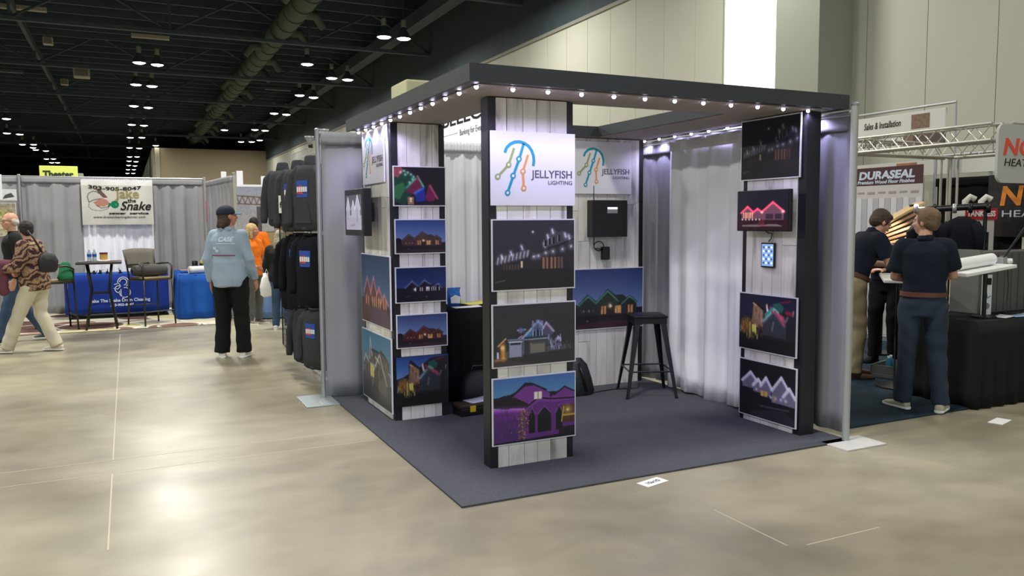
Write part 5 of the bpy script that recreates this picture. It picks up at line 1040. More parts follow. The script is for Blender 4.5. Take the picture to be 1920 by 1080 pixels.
r = thing('header_sign', 'long white header sign above the bridge mural, behind the hoodies', 'sign', (2.35, 16.6, 2.32)); MB().bbox((0.1, 0, 0), (1.5, 0.04, 0.22), 0.005).build('sign_board', WHITEB, r); MB().box((0.2, -0.003, 0.10), (1.4, 0, 0.108)).build('printed_line', MATS['grey_ink'], r)
for q in (0.15, 1.45): MB().tube([(q, 0.06, -2.32), (q, 0.06, 0.15)], 0.015, 8).build('leg', ALU, r)
tb3 = skirt_table('draped_table', 'pale blue table behind the woman in orange', 1.95, 13.85, 2.65, 14.5, 0.74, mat('pale_blue_cloth', (0.42, 0.54, 0.74), 0.8), 0.02, 9, PAPER, 0.015, 0.02, 0.2)
# tall pale tower behind the canopy, bank banner
r = thing('display_tower', 'tan tower head rising behind the booth canopy left end', 'display tower', (4.62, 14.2, 0)); r.location = (4.50, 13.6, 0)
MB().bbox((0, 0, 3.0), (1.5, 0.9, 4.10), 0.03).build('tower_head', mat('khaki_panel', (0.62, 0.62, 0.50), 0.8), r); MB().bbox((0.3, 0.1, 0), (1.2, 0.8, 3.0), 0.02).build('tower_base', MATS['khaki_panel'], r)
for x in (0.25, 0.7): MB().lathe([(0.03, -0.02), (0.03, 0.0)], 10, (x, 0, 3.80), axis='y').build('bolt', DMETAL, r)
r = thing('bank_sign', 'bright white bank header sign seen between the two left pillars', 'sign', (4.05, 11.1, 2.55), -PI/2)
SIGNW = mat('backlit_sign', (0.97, 0.98, 1.0), 0.5, emit=0.35)
MB().bbox((0, 0, 0), (2.6, 0.08, 0.62), 0.01).build('sign_board', SIGNW, r); text_part(r, 'BELLCO', 0.45, 0.365, 0.26, INKB, y=-0.004, fit=1.75, bold=0.004); text_part(r, 'Banking for Everyone', 1.08, 0.205, 0.115, mat('dark_grey_ink', (0.28, 0.29, 0.30), 0.7), y=-0.004, fit=0.95)
MB().box((0.4, -0.003, 0.245), (1.0, 0, 0.252)).build('printed_line', MATS['grey_ink'], r)
for q in (0.1, 2.5): MB().tube([(q, 0.04, -2.55), (q, 0.04, 0)], 0.02, 8).build('leg', ALU, r)
# ================================================================ CLOTHING RACK OF THE NEXT BOOTH
XR = 1.80
GW = mat('white_wire_grid', (0.78, 0.78, 0.76), 0.5)
def grid(label, y0, y1, z0, z1, m):
    r = thing('grid_panel', label, 'grid panel', (XR, y0, z0), 0, 'wire grid panels of the clothing rack'); L_ = y1-y0; H = z1-z0
    MB().tube([(0, 0, 0), (0, L_, 0), (0, L_, H), (0, 0, H), (0, 0, 0)], 0.008, 6).build('frame', m, r)
    mb = MB(); n = int(L_/0.075); k = int(H/0.075)
    for i in range(1, n): mb.box((-0.003, i*L_/n-0.003, 0), (0.003, i*L_/n+0.003, H))
    for i in range(1, k): mb.box((-0.006, 0, i*H/k-0.003), (0.0, L_, i*H/k+0.003))
    o = mb.build('grid_wires', m, r); o['kind'] = 'stuff'; return r
grid('white wire grid panel nearest the silver post, holding the nearest shirts', 7.75, 8.75, 0.02, 2.42, GW)
grid('white wire grid panel in the middle of the clothing rack', 8.78, 9.78, 0.02, 2.42, GW)
grid('dark wire grid panel at the far end of the clothing rack', 9.81, 10.75, 0.02, 2.25, DMETAL)
HB = [mat('charcoal_fleece', (0.26, 0.265, 0.28), 0.95, var=0.1, vscale=6, bump=0.3, bscale=12, spec=0.1), mat('black_fleece', (0.12, 0.125, 0.15), 0.95, var=0.1, vscale=6, bump=0.3, bscale=12, spec=0.1)]
BLP = mat('blue_print', (0.18, 0.32, 0.66), 0.8); RDP = mat('red_print', (0.78, 0.30, 0.25), 0.8)
def hoodie(label, y, z, s_=1.0, m=HB[0], hood=True, prt=True, long_=1.0, group='hoodies and shirts on the clothing rack'):
    """hangs facing the aisle (-x); z is shoulder height"""
    r = thing('hoodie' if hood else 'shirt', label, 'hoodie' if hood else 'shirt', (XR-0.06, y, z), -PI/2+0.45, group)
    H = 0.68*s_*long_; mb = MB(); rings = []
    for t_, w_, d_ in ((0, 0.20, 0.075), (0.04, 0.225, 0.09), (0.2, 0.23, 0.095), (0.6, 0.225, 0.095), (0.82, 0.225, 0.09), (0.90, 0.215, 0.085), (0.96, 0.16, 0.075), (1.0, 0.08, 0.05)):
        rings.append(((0.01*math.sin(t_*9), -d_*s_, -H+H*t_), (1, 0, 0), (0, 1, 0), w_*s_, d_*s_*0.9))
    mb.loft(rings, 26, e=2.6); mb.build('body', m, r, smooth=True)
    MB().tube([(-0.19*s_, -0.08*s_, -H+0.03), (0, -0.165*s_, -H+0.02), (0.19*s_, -0.08*s_, -H+0.03)], 0.02, 8).build('hem', m, r, smooth=True)
    for sx in (-1, 1):
        MB().tube([(sx*0.14*s_, -0.08*s_, -0.06), (sx*0.23*s_, -0.09*s_, -0.12), (sx*0.285*s_, -0.11*s_, -0.34*s_), (sx*0.27*s_, -0.15*s_, -0.58*s_), (sx*0.265*s_, -0.155*s_, -0.64*s_)], [0.07*s_, 0.075*s_, 0.06*s_, 0.045*s_, 0.035*s_], 12).build('sleeve', m, r, smooth=True)
    if hood:
        mb = MB(); mb.loft([((0, -0.055*s_, z_*s_), (1, 0, 0), (0, 1, 0), w_*s_, d_*s_) for z_, w_, d_ in ((-0.06, 0.15, 0.07), (0.0, 0.10, 0.06), (0.07, 0.075, 0.055), (0.085, 0.06, 0.045))], 18); mb.build('hood', m, r, smooth=True)
        mb = MB(); mb.poly([(-0.13*s_, -0.60*s_), (0.13*s_, -0.60*s_), (0.09*s_, -0.40*s_), (-0.09*s_, -0.40*s_)], -0.184*s_, -0.15*s_); mb.build('pocket', m, r)
    else:
        MB().tube([(0.085*s_*math.cos(a), -0.09*s_+0.07*s_*math.sin(a), 0.0) for a in [i*PI/6 for i in range(13)]], 0.012, 6).build('collar', m, r, smooth=True)
    if prt:
        mb = MB(); mb.poly([(-0.085*s_, -0.34*s_), (0.085*s_, -0.34*s_), (0.09*s_, -0.17*s_), (-0.09*s_, -0.17*s_)], -0.182*s_, -0.15*s_); mb.build('chest_print', BLP, r)
        mb = MB(); mb.poly([(-0.08*s_, -0.30*s_), (0.02*s_, -0.31*s_), (0.0, -0.22*s_), (-0.07*s_, -0.23*s_)], -0.186*s_, -0.16*s_); mb.build('red_motif', RDP, r)
        for q in range(5): MB().box((-0.075*s_+q*0.034*s_, -0.188*s_, -0.285*s_), (-0.052*s_+q*0.034*s_, -0.17*s_, -0.235*s_)).build('white_motif', PAPER, r)
    MB().tube([(0, -0.02, 0.02), (0, -0.02, 0.10), (0, 0.045, 0.11), (0, 0.045, 0.06)], 0.005, 6).build('hook', ALU, r)
    return r
hoodie('charcoal hoodie nearest the silver post in the top row', 8.17, 2.20, 0.98)
hoodie('charcoal hoodie in the middle of the top row, over the price card', 8.85, 2.20, 1.0)
hoodie('charcoal hoodie with plain front at the far end of the top row', 9.80, 2.24, 0.98, prt=False)
hoodie('black shirt with blue print nearest the silver post in the second row', 8.15, 1.50, 0.95, HB[1], False, long_=1.15)
hoodie('black shirt with blue print second from the silver post in the second row', 8.68, 1.50, 0.97, HB[1], False, long_=1.25)
hoodie('plain black shirt at the far end of the second row', 9.16, 1.46, 0.92, HB[1], False, False, long_=1.3)
hoodie('dark shirt with small blue print in the lowest row by the post', 8.05, 0.76, 0.85, HB[0], False, long_=1.05)
hoodie('plain dark shirt second from the post in the lowest row', 8.58, 0.74, 0.85, HB[0], False, False, long_=1.05)
r = thing('price_card', 'white handwritten card hanging on the middle charcoal hoodie', 'card', (1.50, 8.98, 1.72), -PI/2+0.45); MB().bbox((0, 0, 0), (0.25, 0.004, 0.19), 0.001).build('card', PAPER, r); text_part(r, 'filmy', 0.02, 0.06, 0.09, INKB, y=-0.001, fit=0.20, bold=0.002); MB().tube([(0.12, 0.004, 0.19), (0.12, 0.02, 0.24)], 0.002, 5).build('string', BLACKP, r)
for k, y in enumerate((7.9, 8.6)):
    r = thing('clamp_light', 'small clamp light on top of the grid panel, %s the silver post' % ('next to', 'farther from')[k], 'lamp', (XR-0.03, y, 2.43), 0, 'clamp lights on the clothing rack'); MB().lathe([(0.02, 0.0), (0.02, 0.03), (0.045, 0.07), (0.05, 0.09)], 12).build('shade', ALU, r, smooth=True); MB().bbox((-0.01, -0.01, -0.03), (0.035, 0.01, 0.01), 0.002).build('clamp', DMETAL, r)
# ================================================================ RIGHT-HAND BOOTHS
NAVYC = mat('dark_blue_carpet', (0.16, 0.215, 0.26), 0.95, var=0.15, vscale=8, bump=0.4, bscale=200, spec=0.1)
o = MB().box((4.86, 4.36, 0.0), (9.9, 9.3, 0.01)).build('carpet', NAVYC); o['label'] = 'dark blue carpet of the booths on the right'; o['category'] = 'carpet'
TR = mat('truss_aluminium', (0.72, 0.71, 0.66), 0.4, metal=0.5)
tr = thing('truss_frame', 'silver truss square carried over the right booth', 'truss', (7.0, 4.62, 0))
z0, z1 = 2.31, 2.455
def tbeam(a, b, part='truss_beam'):
    a = Vector(a); b = Vector(b); d_ = (b-a); L_ = d_.length; d_.normalize(); n = Vector((-d_.y, d_.x, 0))*0.075; mb = MB()
    for s_ in (-1, 1):
        for z in (z0, z1): mb.tube([tuple(a+n*s_+Vector((0, 0, z))), tuple(b+n*s_+Vector((0, 0, z)))], 0.014, 8)
        k = int(L_/0.13)
        for i in range(k):
            p = a+d_*L_*i/k+n*s_; q = a+d_*L_*(i+1)/k+n*s_; za, zb = (z0, z1) if i % 2 else (z1, z0); mb.tube([(p.x, p.y, za), (q.x, q.y, zb)], 0.006, 5)
    for z in (z0, z1):
        k = int(L_/0.2)
        for i in range(k): p = a+d_*L_*i/k; s_ = 1 if i % 2 else -1; q = a+d_*L_*(i+1)/k; mb.tube([tuple(p+n*s_+Vector((0, 0, z))), tuple(q-n*s_+Vector((0, 0, z)))], 0.005, 5)
    mb.build(part, TR, tr)
tbeam((0, 0, 0), (0, 2.95, 0)); tbeam((0.1, 1.60, 0), (1.6, 1.60, 0)); tbeam((1.62, 0, 0), (1.62, 1.6, 0)); tbeam((0.08, 0, 0), (1.6, 0, 0))
for p in ((1.62, 1.62), (0.0, 2.95)):
    for s_ in (-1, 1):
        for t_ in (-1, 1): MB().tube([(p[0]+s_*0.06, p[1]+t_*0.06, 0.01), (p[0]+s_*0.06, p[1]+t_*0.06, z0)], 0.014, 8).build('leg', TR, tr)
# grey hanging sign on the truss front
SG = mat('silver_grey_sign', (0.70, 0.70, 0.68), 0.45); RED = mat('red_orange_ink', (0.86, 0.30, 0.20), 0.5); ORG = mat('bright_orange_ink', (0.95, 0.58, 0.18), 0.5)  # sign board and lettering colours, plain inks without emission
r = thing('hanging_sign', 'rounded grey heater sign hung on the truss front at the right edge', 'sign', (6.82, 4.50, 1.925))
w_, h_, q = 1.9, 0.51, 0.08; pts = []
for cx, cz, a0 in ((w_-q, q, -90), (w_-q, h_-q, 0), (q, h_-q, 90), (q, q, 180)): pts += [(cx+q*math.cos(math.radians(a0+15*i)), cz+q*math.sin(math.radians(a0+15*i))) for i in range(7)]
MB().poly(pts, -0.012, 0.012).build('sign_board', SG, r)
text_part(r, 'NORITZ', 0.07, 0.245, 0.20, RED, y=-0.014, shear=0.15, fit=1.05, bold=0.006); text_part(r, 'HEATERS', 0.09, 0.145, 0.095, INKB, y=-0.014, shear=0.15, fit=0.52)
# black drapes at the back and right
BKG = 'black curtains of the right booth'
drape('black_curtain', 'black curtain right of the tall wood finish banner', (9.25, 6.86), (9.25, 5.75), 0.03, 2.12, BLACKD, 0.03, 0.3, 31, BKG)
drape('black_curtain', 'black curtain behind the black equipment frame and kiosk', (9.22, 5.72), (9.22, 3.9), 0.03, 2.38, BLACKD, 0.03, 0.3, 32, BKG)
rod('dark cross rod over the black curtains on the right', (9.25, 3.9), (9.25, 6.9), 2.40)
pole('post behind the black curtains on the right', 9.30, 6.93, 2.42); pole('post at the right end of the black curtains, beyond the frame edge', 9.30, 3.85, 2.42)
r = thing('back_sign', 'orange lettered dark sign above the red label, at the right edge', 'sign', (9.15, 6.00, 1.50), -PI/2)
MB().bbox((-0.12, 0, -0.1), (1.4, 0.02, 0.62), 0.005).build('sign_board', mat('near_black_panel', (0.10, 0.09, 0.09), 0.6), r)
text_part(r, 'NORITZ', 0.03, 0.27, 0.30, ORG, y=-0.004, shear=0.12, fit=1.3, bold=0.01); text_part(r, 'HEATERS', 0.06, 0.13, 0.11, MATS['white_ink'], y=-0.004, fit=0.75)
# tall banner stand with wood finish print
r = thing('banner_stand', 'tall banner stand with maroon header and white striped lower part', 'banner', (9.0, 7.90, 0.01), -PI/2)
MB().bbox((0, 0, 0.08), (1.03, 0.012, 2.28), 0.003).build('banner_cloth', mat('banner_white', (0.80, 0.78, 0.77), 0.7), r)
MB().bbox((-0.005, -0.004, 2.05), (1.035, 0.0, 2.285), 0.001).build('header_print', mat('maroon_ink', (0.27, 0.13, 0.14), 0.6), r); MB().bbox((-0.03, -0.08, 0), (1.06, 0.1, 0.08), 0.01).build('banner_base', ALU, r)
text_part(r, 'DURASEAL', 0.06, 2.135, 0.14, MATS['white_ink'], y=-0.006, shear=0.12, fit=0.86, bold=0.006); text_part(r, 'Premium Wood Floor Finishes', 0.04, 2.072, 0.062, MATS['white_ink'], y=-0.006, shear=0.2, fit=0.88, bold=0.002)
for k in range(6): MB().bbox((0.04+k*0.165, -0.004, 1.94-0.008*(k % 2)), (0.15+k*0.165, 0, 1.965), 0.001).build('swatch', mat('pale_swatch', (0.62, 0.60, 0.60), 0.6), r)
for k in range(11): MB().bbox((0.03+k*0.091, -0.006, 0.6), (0.115+k*0.091, 0, 1.88), 0.002).build('sample_strip', mat(('strip_a', 'strip_b')[k % 2], ((0.84, 0.84, 0.86), (0.72, 0.71, 0.75))[k % 2], 0.5), r)
# far overhead sign
r = thing('overhead_sign', 'long white overhead sign with wood pictures above the truss', 'sign', (10.5, 10.3, 2.62), -PI/2)
MB().bbox((0, 0, 0.28), (2.6, 0.04, 0.56), 0.005).build('upper_board', mat('off_white_sign', (0.82, 0.82, 0.79), 0.6), r); MB().bbox((0, 0, 0.02), (1.95, 0.04, 0.26), 0.005).build('lower_board', MATS['off_white_sign'], r)
MB().tube([(-0.1, 0.02, 0.02), (-0.1, 0.02, 0.62), (2.75, 0.02, 0.62), (2.75, 0.02, 0.02)], 0.02, 8).build('sign_frame', ALU, r)
BRW = mat('brown_print', (0.48, 0.38, 0.30), 0.6, var=0.3, vscale=20)
text_part(r, 'Sales & Installation', 1.22, 0.38, 0.14, INKB, y=-0.002, fit=0.66, shear=0.15, bold=0.002); text_part(r, 'Lumber & Repair', 1.16, 0.10, 0.14, INKB, y=-0.002, fit=0.70, shear=0.2, bold=0.002)
MB().bbox((2.06, -0.003, 0.31), (2.36, 0, 0.52), 0.001).build('picture', BRW, r); MB().bbox((1.93, -0.003, 0.05), (2.1, 0, 0.24), 0.001).build('picture', BRW, r); MB().bbox((1.95, 0.0, 0.03), (2.6, 0.03, 0.25), 0.004).build('picture_board', mat('dark_brown_print', (0.34, 0.28, 0.26), 0.6, var=0.3, vscale=10), r)
for q in (-0.1, 2.75): MB().tube([(q, 0.02, -2.62), (q, 0.02, 0.02)], 0.02, 8).build('leg', ALU, r)
r = thing('overhead_sign', 'lower white sign strip with an orange picture under the truss', 'sign', (10.6, 9.6, 2.25), -PI/2)
MB().bbox((0, 0, 0), (2.6, 0.03, 0.22), 0.004).build('sign_board', MATS['off_white_sign'], r); MB().bbox((1.05, -0.003, 0.02), (1.40, 0, 0.2), 0.001).build('picture', mat('orange_brown_print', (0.68, 0.44, 0.30), 0.6, var=0.2, vscale=10), r)
for q in (0.1, 2.5): MB().tube([(q, 0.04, -2.25), (q, 0.04, 0.1)], 0.02, 8).build('leg', ALU, r)
for k in range(3): MB().bbox((10.4, 8.25-0.32*k, 0), (10.43, 8.48-0.32*k, 2.16+0.05*(k % 2)), 0.01).build('partition_board', mat('greenish_grey_panel', (0.56, 0.57, 0.52), 0.7), None, label='%s grey upright panel under the truss behind the black curtain' % ('leftmost', 'middle', 'rightmost')[k], category='partition')
# black skirted table, kiosk etc.
st = skirt_table('draped_table', 'black skirted table with leaflets at the right edge', 6.42, 4.33, 8.3, 4.98, 0.75, mat('black_table_cloth', (0.13, 0.13, 0.125), 0.9, var=0.1, spec=0.15), 0.012, 41, None, 0.012, 0.02, 0.18)
KI = mat('dark_grey_laminate', (0.34, 0.34, 0.33), 0.4, var=0.12, stretch=(8, 8, 0.3), vscale=4)
r = thing('heater_cabinet', 'dark grey cabinet with white side standing on the black skirted table', 'cabinet', (7.02, 4.68, 0.752))
MB().bbox((0.0, 0, 0.0), (1.0, 0.28, 0.56), 0.012).build('cabinet_body', KI, r)
MB().bbox((-0.10, 0.0, 0.0), (-0.06, 0.28, 0.58), 0.004).build('side_door', mat('mid_grey_panel', (0.45, 0.45, 0.43), 0.5), r)
mb = MB(); n = 20; mb.poly([(0.22+0.06*math.cos(2*PI*i/n), 0.50+0.022*math.sin(2*PI*i/n)) for i in range(n)], -0.006, 0); mb.build('oval_plate', mat('pale_oval', (0.66, 0.65, 0.62), 0.4), r)
for k in range(9): MB().box((0.06+k*0.1, -0.003, 0.02), (0.065+k*0.1, 0, 0.54)).build('panel_groove', mat('groove', (0.22, 0.22, 0.21), 0.6), r)
r = thing('product_poster', 'white poster with product print leaning between cabinet and side door', 'poster', (6.86, 4.60, 0.753)); MB().bbox((0, 0, 0), (0.13, 0.012, 0.36), 0.002).build('poster_board', PAPER, r)
mb = MB(); mb.box((0.05, -0.004, 0.27), (0.115, 0, 0.33)); mb.build('dark_print', INKB, r); mb = MB(); stroke(mb, [(0.01, 0.18), (0.05, 0.22), (0.07, 0.15), (0.11, 0.17)], 0.008, -0.004, 0); mb.build('teal_print', mat('grey_teal_ink', (0.35, 0.50, 0.50), 0.6), r); mb = MB(); mb.ell((0.06, -0.002, 0.08), (0.045, 0.004, 0.03), 14, 6); mb.build('grey_print', MATS['grey_ink'], r)
for k, (x, y, rt_) in enumerate([(6.88, 4.42, 10), (7.05, 4.40, -8), (7.22, 4.42, 5), (7.42, 4.40, -12)]):
    sheet('%s leaflet on the black skirted table before the cabinet' % ('leftmost', 'second', 'third', 'rightmost')[k], 'leaflet', x, y, 0.752, 0.17, 0.12, rt_, mat('blue_leaflet' if k % 2 else 'grey_leaflet', (0.50, 0.62, 0.74) if k % 2 else (0.74, 0.77, 0.78), 0.4), 'leaflet', group='leaflets on the black skirted table')
# standing heater display (white frame, dark window, red header)
r = thing('heater_display', 'white upright heater display with red header and dark window', 'display', (8.47, 5.92, 0.01))
MB().bbox((0, 0, 0), (0.52, 0.16, 1.70), 0.01).build('display_case', mat('case_white', (0.80, 0.79, 0.75), 0.5), r)
MB().bbox((0.0, -0.006, 1.59), (0.56, 0.0, 1.72), 0.002).build('header_print', mat('red_header', (0.72, 0.16, 0.18), 0.6), r); text_part(r, 'TANKLESS', 0.02, 1.63, 0.085, PAPER, y=-0.008, fit=0.50, bold=0.003)
MB().bbox((0.06, -0.004, 0.70), (0.42, 0.0, 1.45), 0.002).build('dark_window', mat('dark_window', (0.16, 0.16, 0.15), 0.3), r)
for k, (x, z, a, b) in enumerate([(0.15, 1.34, 0.08, 0.05), (0.33, 1.30, 0.05, 0.04), (0.26, 1.16, 0.10, 0.06), (0.16, 1.02, 0.07, 0.05), (0.32, 0.96, 0.05, 0.07), (0.22, 0.82, 0.11, 0.04)]):
    mb = MB(); mb.bbox((x-a/2, -0.03, z-b/2), (x+a/2, -0.003, z+b/2), 0.008); mb.build('heater_part', mat('pale_metal', (0.55, 0.56, 0.52), 0.4, metal=0.5), r)
for x in (0.08, 0.36):
    MB().tube([(x, 0.06, 1.70), (x, 0.06, 1.80), (x+0.04, 0.03, 1.85), (x+0.08, 0.0, 1.82)], 0.035, 10).build('vent_elbow', MATS['case_white'], r, smooth=0.9)
# white counters
r = thing('counter_table', 'white topped tall table where the men lean', 'table', (6.64, 5.24, 0.01), math.radians(42))
MB().bbox((-0.50, -0.19, 1.03), (0.50, 0.19, 1.06), 0.008).build('tabletop', mat('white_top', (0.88, 0.88, 0.86), 0.35), r)
MB().tube([(0, 0, 0.02), (0, 0, 1.03)], 0.03, 10).build('column', DMETAL, r); MB().lathe([(0.22, 0.0), (0.22, 0.012), (0.04, 0.03)], 20).build('foot_plate', DMETAL, r)
for q in (-0.06, 0.06): MB().tube([(-0.2, q, 0.02), (-0.12, q, 0.5), (-0.2, q, 1.03)], 0.008, 6).build('brace', DMETAL, r)
r = thing('notebook', 'dark grey notebook on the white table beside the leaning man', 'notebook', (6.45, 5.08, 1.071), 0.7); MB().bbox((-0.12, -0.08, 0), (0.12, 0.08, 0.012), 0.003).build('cover', mat('slate_cover', (0.32, 0.32, 0.33), 0.5), r); MB().bbox((-0.115, -0.075, 0.012), (0.115, 0.075, 0.016), 0.001).build('page', mat('grey_page', (0.45, 0.45, 0.45), 0.6), r)
r = thing('drafting_board', 'bright white sloping board on a stand right of the dark shirted man', 'board', (6.64, 4.50, 0.752))
mb = MB(); mb.bbox((-0.33, -0.13, -0.015), (0.33, 0.13, 0.015), 0.006); R3 = Matrix.Rotation(math.radians(-5), 3, 'Y'); 
mb.v = [tuple(R3@Vector(p)+Vector((0.0, 0.0, 0.42))) for p in mb.v]; mb.build('board_top', mat('bright_white', (0.93, 0.93, 0.92), 0.4), r)
MB().tube([(0.1, 0.0, 0), (0.1, 0.0, 0.41)], 0.018, 10).build('stand_column', DMETAL, r); MB().lathe([(0.10, 0.0), (0.10, 0.012), (0.03, 0.02)], 20, (0.1, 0.0, 0)).build('stand_base', DMETAL, r)
r = thing('paper_roll', 'bright white roll of paper lying on the sloping board', 'roll', (6.40, 4.53, 1.222)); MB().tube([(0, 0, 0), (0.46, 0, 0.038)], 0.052, 16).build('roll', MATS['bright_white'], r, smooth=0.8); MB().tube([(-0.004, 0, 0), (0.0, 0, 0)], 0.03, 12).build('core', MATS['grey_page'], r)
r = thing('desk_lamp', 'black articulated lamp clamped at the right end of the white board', 'lamp', (7.00, 4.52, 1.22))
MB().bbox((-0.04, -0.03, -0.03), (0.03, 0.03, 0.05), 0.006).build('clamp', ALU, r); MB().tube([(0, 0, 0.04), (0.34, -0.04, 0.42)], 0.008, 8).build('arm', DMETAL, r); MB().tube([(0.03, 0.02, 0.04), (0.36, -0.02, 0.38)], 0.008, 8).build('arm', DMETAL, r)
MB().lathe([(0.02, 0.0), (0.035, 0.03), (0.03, 0.06)], 12, (0.05, -0.02, -0.02)).build('knob', PAPER, r, smooth=True); MB().tube([(0.02, -0.03, 0.0), (0.0, -0.06, -0.2), (-0.05, -0.08, -0.4), (-0.08, -0.1, -0.42)], 0.005, 6).build('lamp_cable', BLACKP, r, smooth=True)
MB().tube([(0.34, -0.04, 0.42), (0.46, -0.06, 0.40)], [0.03, 0.06], 12).build('lamp_shade', DMETAL, r)
# fan of floor samples lit by a lamp
r = thing('sample_rack', 'slanted stack of tan wood floor samples between the two men', 'sample rack', (8.2, 6.55, 0.01), math.radians(-32))
for k in range(7):
    mb = MB(); mb.bbox((-0.26, -0.15, -0.014), (0.26, 0.15, 0.014), 0.004); R3 = Matrix.Rotation(math.radians(-30+3*k), 3, 'Y')
    mb.v = [tuple(R3@Vector(p)+Vector((0.012*k, 0.0, 1.66-0.055*k))) for p in mb.v]
    mb.build('wood_sample', mat('sample_%s' % 'abcdefgh'[k], [(0.86, 0.72, 0.50), (0.74, 0.58, 0.42), (0.66, 0.50, 0.38), (0.72, 0.55, 0.45), (0.60, 0.44, 0.34), (0.70, 0.55, 0.40), (0.62, 0.48, 0.30), (0.58, 0.46, 0.26)][k], 0.45, var=0.1, stretch=(1, 8, 1), vscale=6), r)
MB().box((-0.22, -0.12, 0), (-0.19, 0.12, 1.42)).build('rack_side', DMETAL, r); MB().box((0.25, -0.12, 0), (0.28, 0.12, 1.60)).build('rack_side', DMETAL, r); MB().box((-0.25, -0.14, 0), (0.30, 0.14, 0.02)).build('rack_base', DMETAL, r)
MB().tube([(0.27, 0, 1.6), (0.27, 0, 1.72), (0.18, 0, 1.76)], 0.01, 6).tube([(0.18, 0, 1.76), (0.12, 0, 1.74)], [0.02, 0.035], 10).build('clip_lamp', DMETAL, r)
sp_ = bpy.data.lights.new('clip_lamp_light', 'SPOT'); sp_.energy = 60; sp_.color = (1, 0.90, 0.72); sp_.spot_size = 1.6; sp_.shadow_soft_size = 0.03
so = bpy.data.objects.new('clip_lamp_light', sp_); C.objects.link(so); so.location = (7.95+0.05, 6.2, 1.88); so.rotation_euler = (math.radians(0), math.radians(12), 0)
# black equipment frame with hanging jackets
r = thing('tube_rack', 'black tubular rack behind the man with folded arms', 'rack', (8.15, 5.88, 0.01), math.radians(-58))
for x in (-0.30, 0.34):
    MB().tube([(x, -0.22, 0), (x, 0, 1.72)], 0.02, 10).build('leg', DMETAL, r); MB().tube([(x, 0.22, 0), (x, 0, 1.72)], 0.02, 10).build('leg', DMETAL, r)
MB().tube([(-0.34, 0, 1.70), (0.38, 0, 1.74)], 0.035, 12).build('crossbar', BLACKP, r, smooth=0.8)
for x in (-0.33, -0.15, 0.05, 0.2, 0.37): MB().lathe([(0.05, -0.02), (0.055, 0), (0.05, 0.02)], 12, (x, 0, 1.715), axis='x').build('clamp_collar', ALU if x in (-0.33, 0.05) else DMETAL, r, smooth=True)
def hung(label, x, y, z, rz, s_, m):
    r = thing('hanging_jacket', label, 'jacket', (x, y, z), rz, 'dark jackets on the black rack'); mb = MB()
    mb.loft([((0, 0, -0.85*s_+0.85*s_*t_), (1, 0, 0), (0, 1, 0), w_*s_, d_*s_) for t_, w_, d_ in ((0, 0.2, 0.09), (0.3, 0.21, 0.10), (0.7, 0.20, 0.10), (0.92, 0.19, 0.08), (1.0, 0.06, 0.05))], 20); mb.build('body', m, r, smooth=True)
    for sx in (-1, 1): MB().tube([(sx*0.15*s_, 0, -0.08), (sx*0.23*s_, -0.01, -0.25*s_), (sx*0.24*s_, -0.03, -0.6*s_)], [0.06, 0.06, 0.04], 10).build('sleeve', m, r, smooth=True)
    return r
hung('black jacket hanging at the left of the black rack', 8.02, 6.04, 1.62, math.radians(-58), 0.68, HB[1]); hung('black jacket hanging at the right of the black rack', 8.20, 5.76, 1.64, math.radians(-58), 0.72, HB[1])
# clutter under the tall table
r = thing('storage_crate', 'dark crate with teal bottles on the blue carpet between the legs of the men', 'crate', (7.05, 5.62, 0.01), 0.3)
MB().bbox((-0.22, -0.16, 0), (0.22, 0.16, 0.05), 0.01).build('crate_base', mat('grey_crate', (0.30, 0.31, 0.31), 0.6), r)
for sx, sy, ex, ey in ((-0.22, -0.16, 0.22, -0.145), (-0.22, 0.145, 0.22, 0.16), (-0.22, -0.145, -0.205, 0.145), (0.205, -0.145, 0.22, 0.145)): MB().box((sx, sy, 0.05), (ex, ey, 0.13)).build('crate_wall', MATS['grey_crate'], r)
for k in range(5):
    rb = thing('teal_bottle', '%s teal bottle in the dark crate' % ('leftmost', 'second', 'middle', 'fourth', 'rightmost')[k], 'bottle', (7.05-0.14+0.07*k, 5.59-0.02*k+0.05*(k % 2), 0.062), 0, 'teal bottles in the crate')
    MB().lathe([(0.025, 0), (0.028, 0.01), (0.028, 0.12), (0.012, 0.15)], 12).build('bottle_body', mat('teal_plastic', (0.15, 0.42, 0.52), 0.3), rb, smooth=0.7); MB().lathe([(0.013, 0.15), (0.013, 0.17)], 10).build('cap', PAPER, rb)
r = thing('canvas_sack', 'pale canvas sack seen between the dark shirted man\'s legs', 'sack', (7.9, 5.75, 0.01)); mb = MB(); mb.loft([((0, 0, z_), (1, 0, 0), (0, 1, 0), w_, w_*0.8) for z_, w_ in ((0, 0.15), (0.05, 0.18), (0.3, 0.16), (0.45, 0.10), (0.52, 0.05), (0.56, 0.07))], 18); mb.build('sack_body', mat('pale_canvas', (0.70, 0.66, 0.62), 0.9, bump=0.5, bscale=15), r, smooth=True); MB().lathe([(0.055, 0.51), (0.062, 0.52), (0.055, 0.53)], 12).build('tie_band', DMETAL, r)
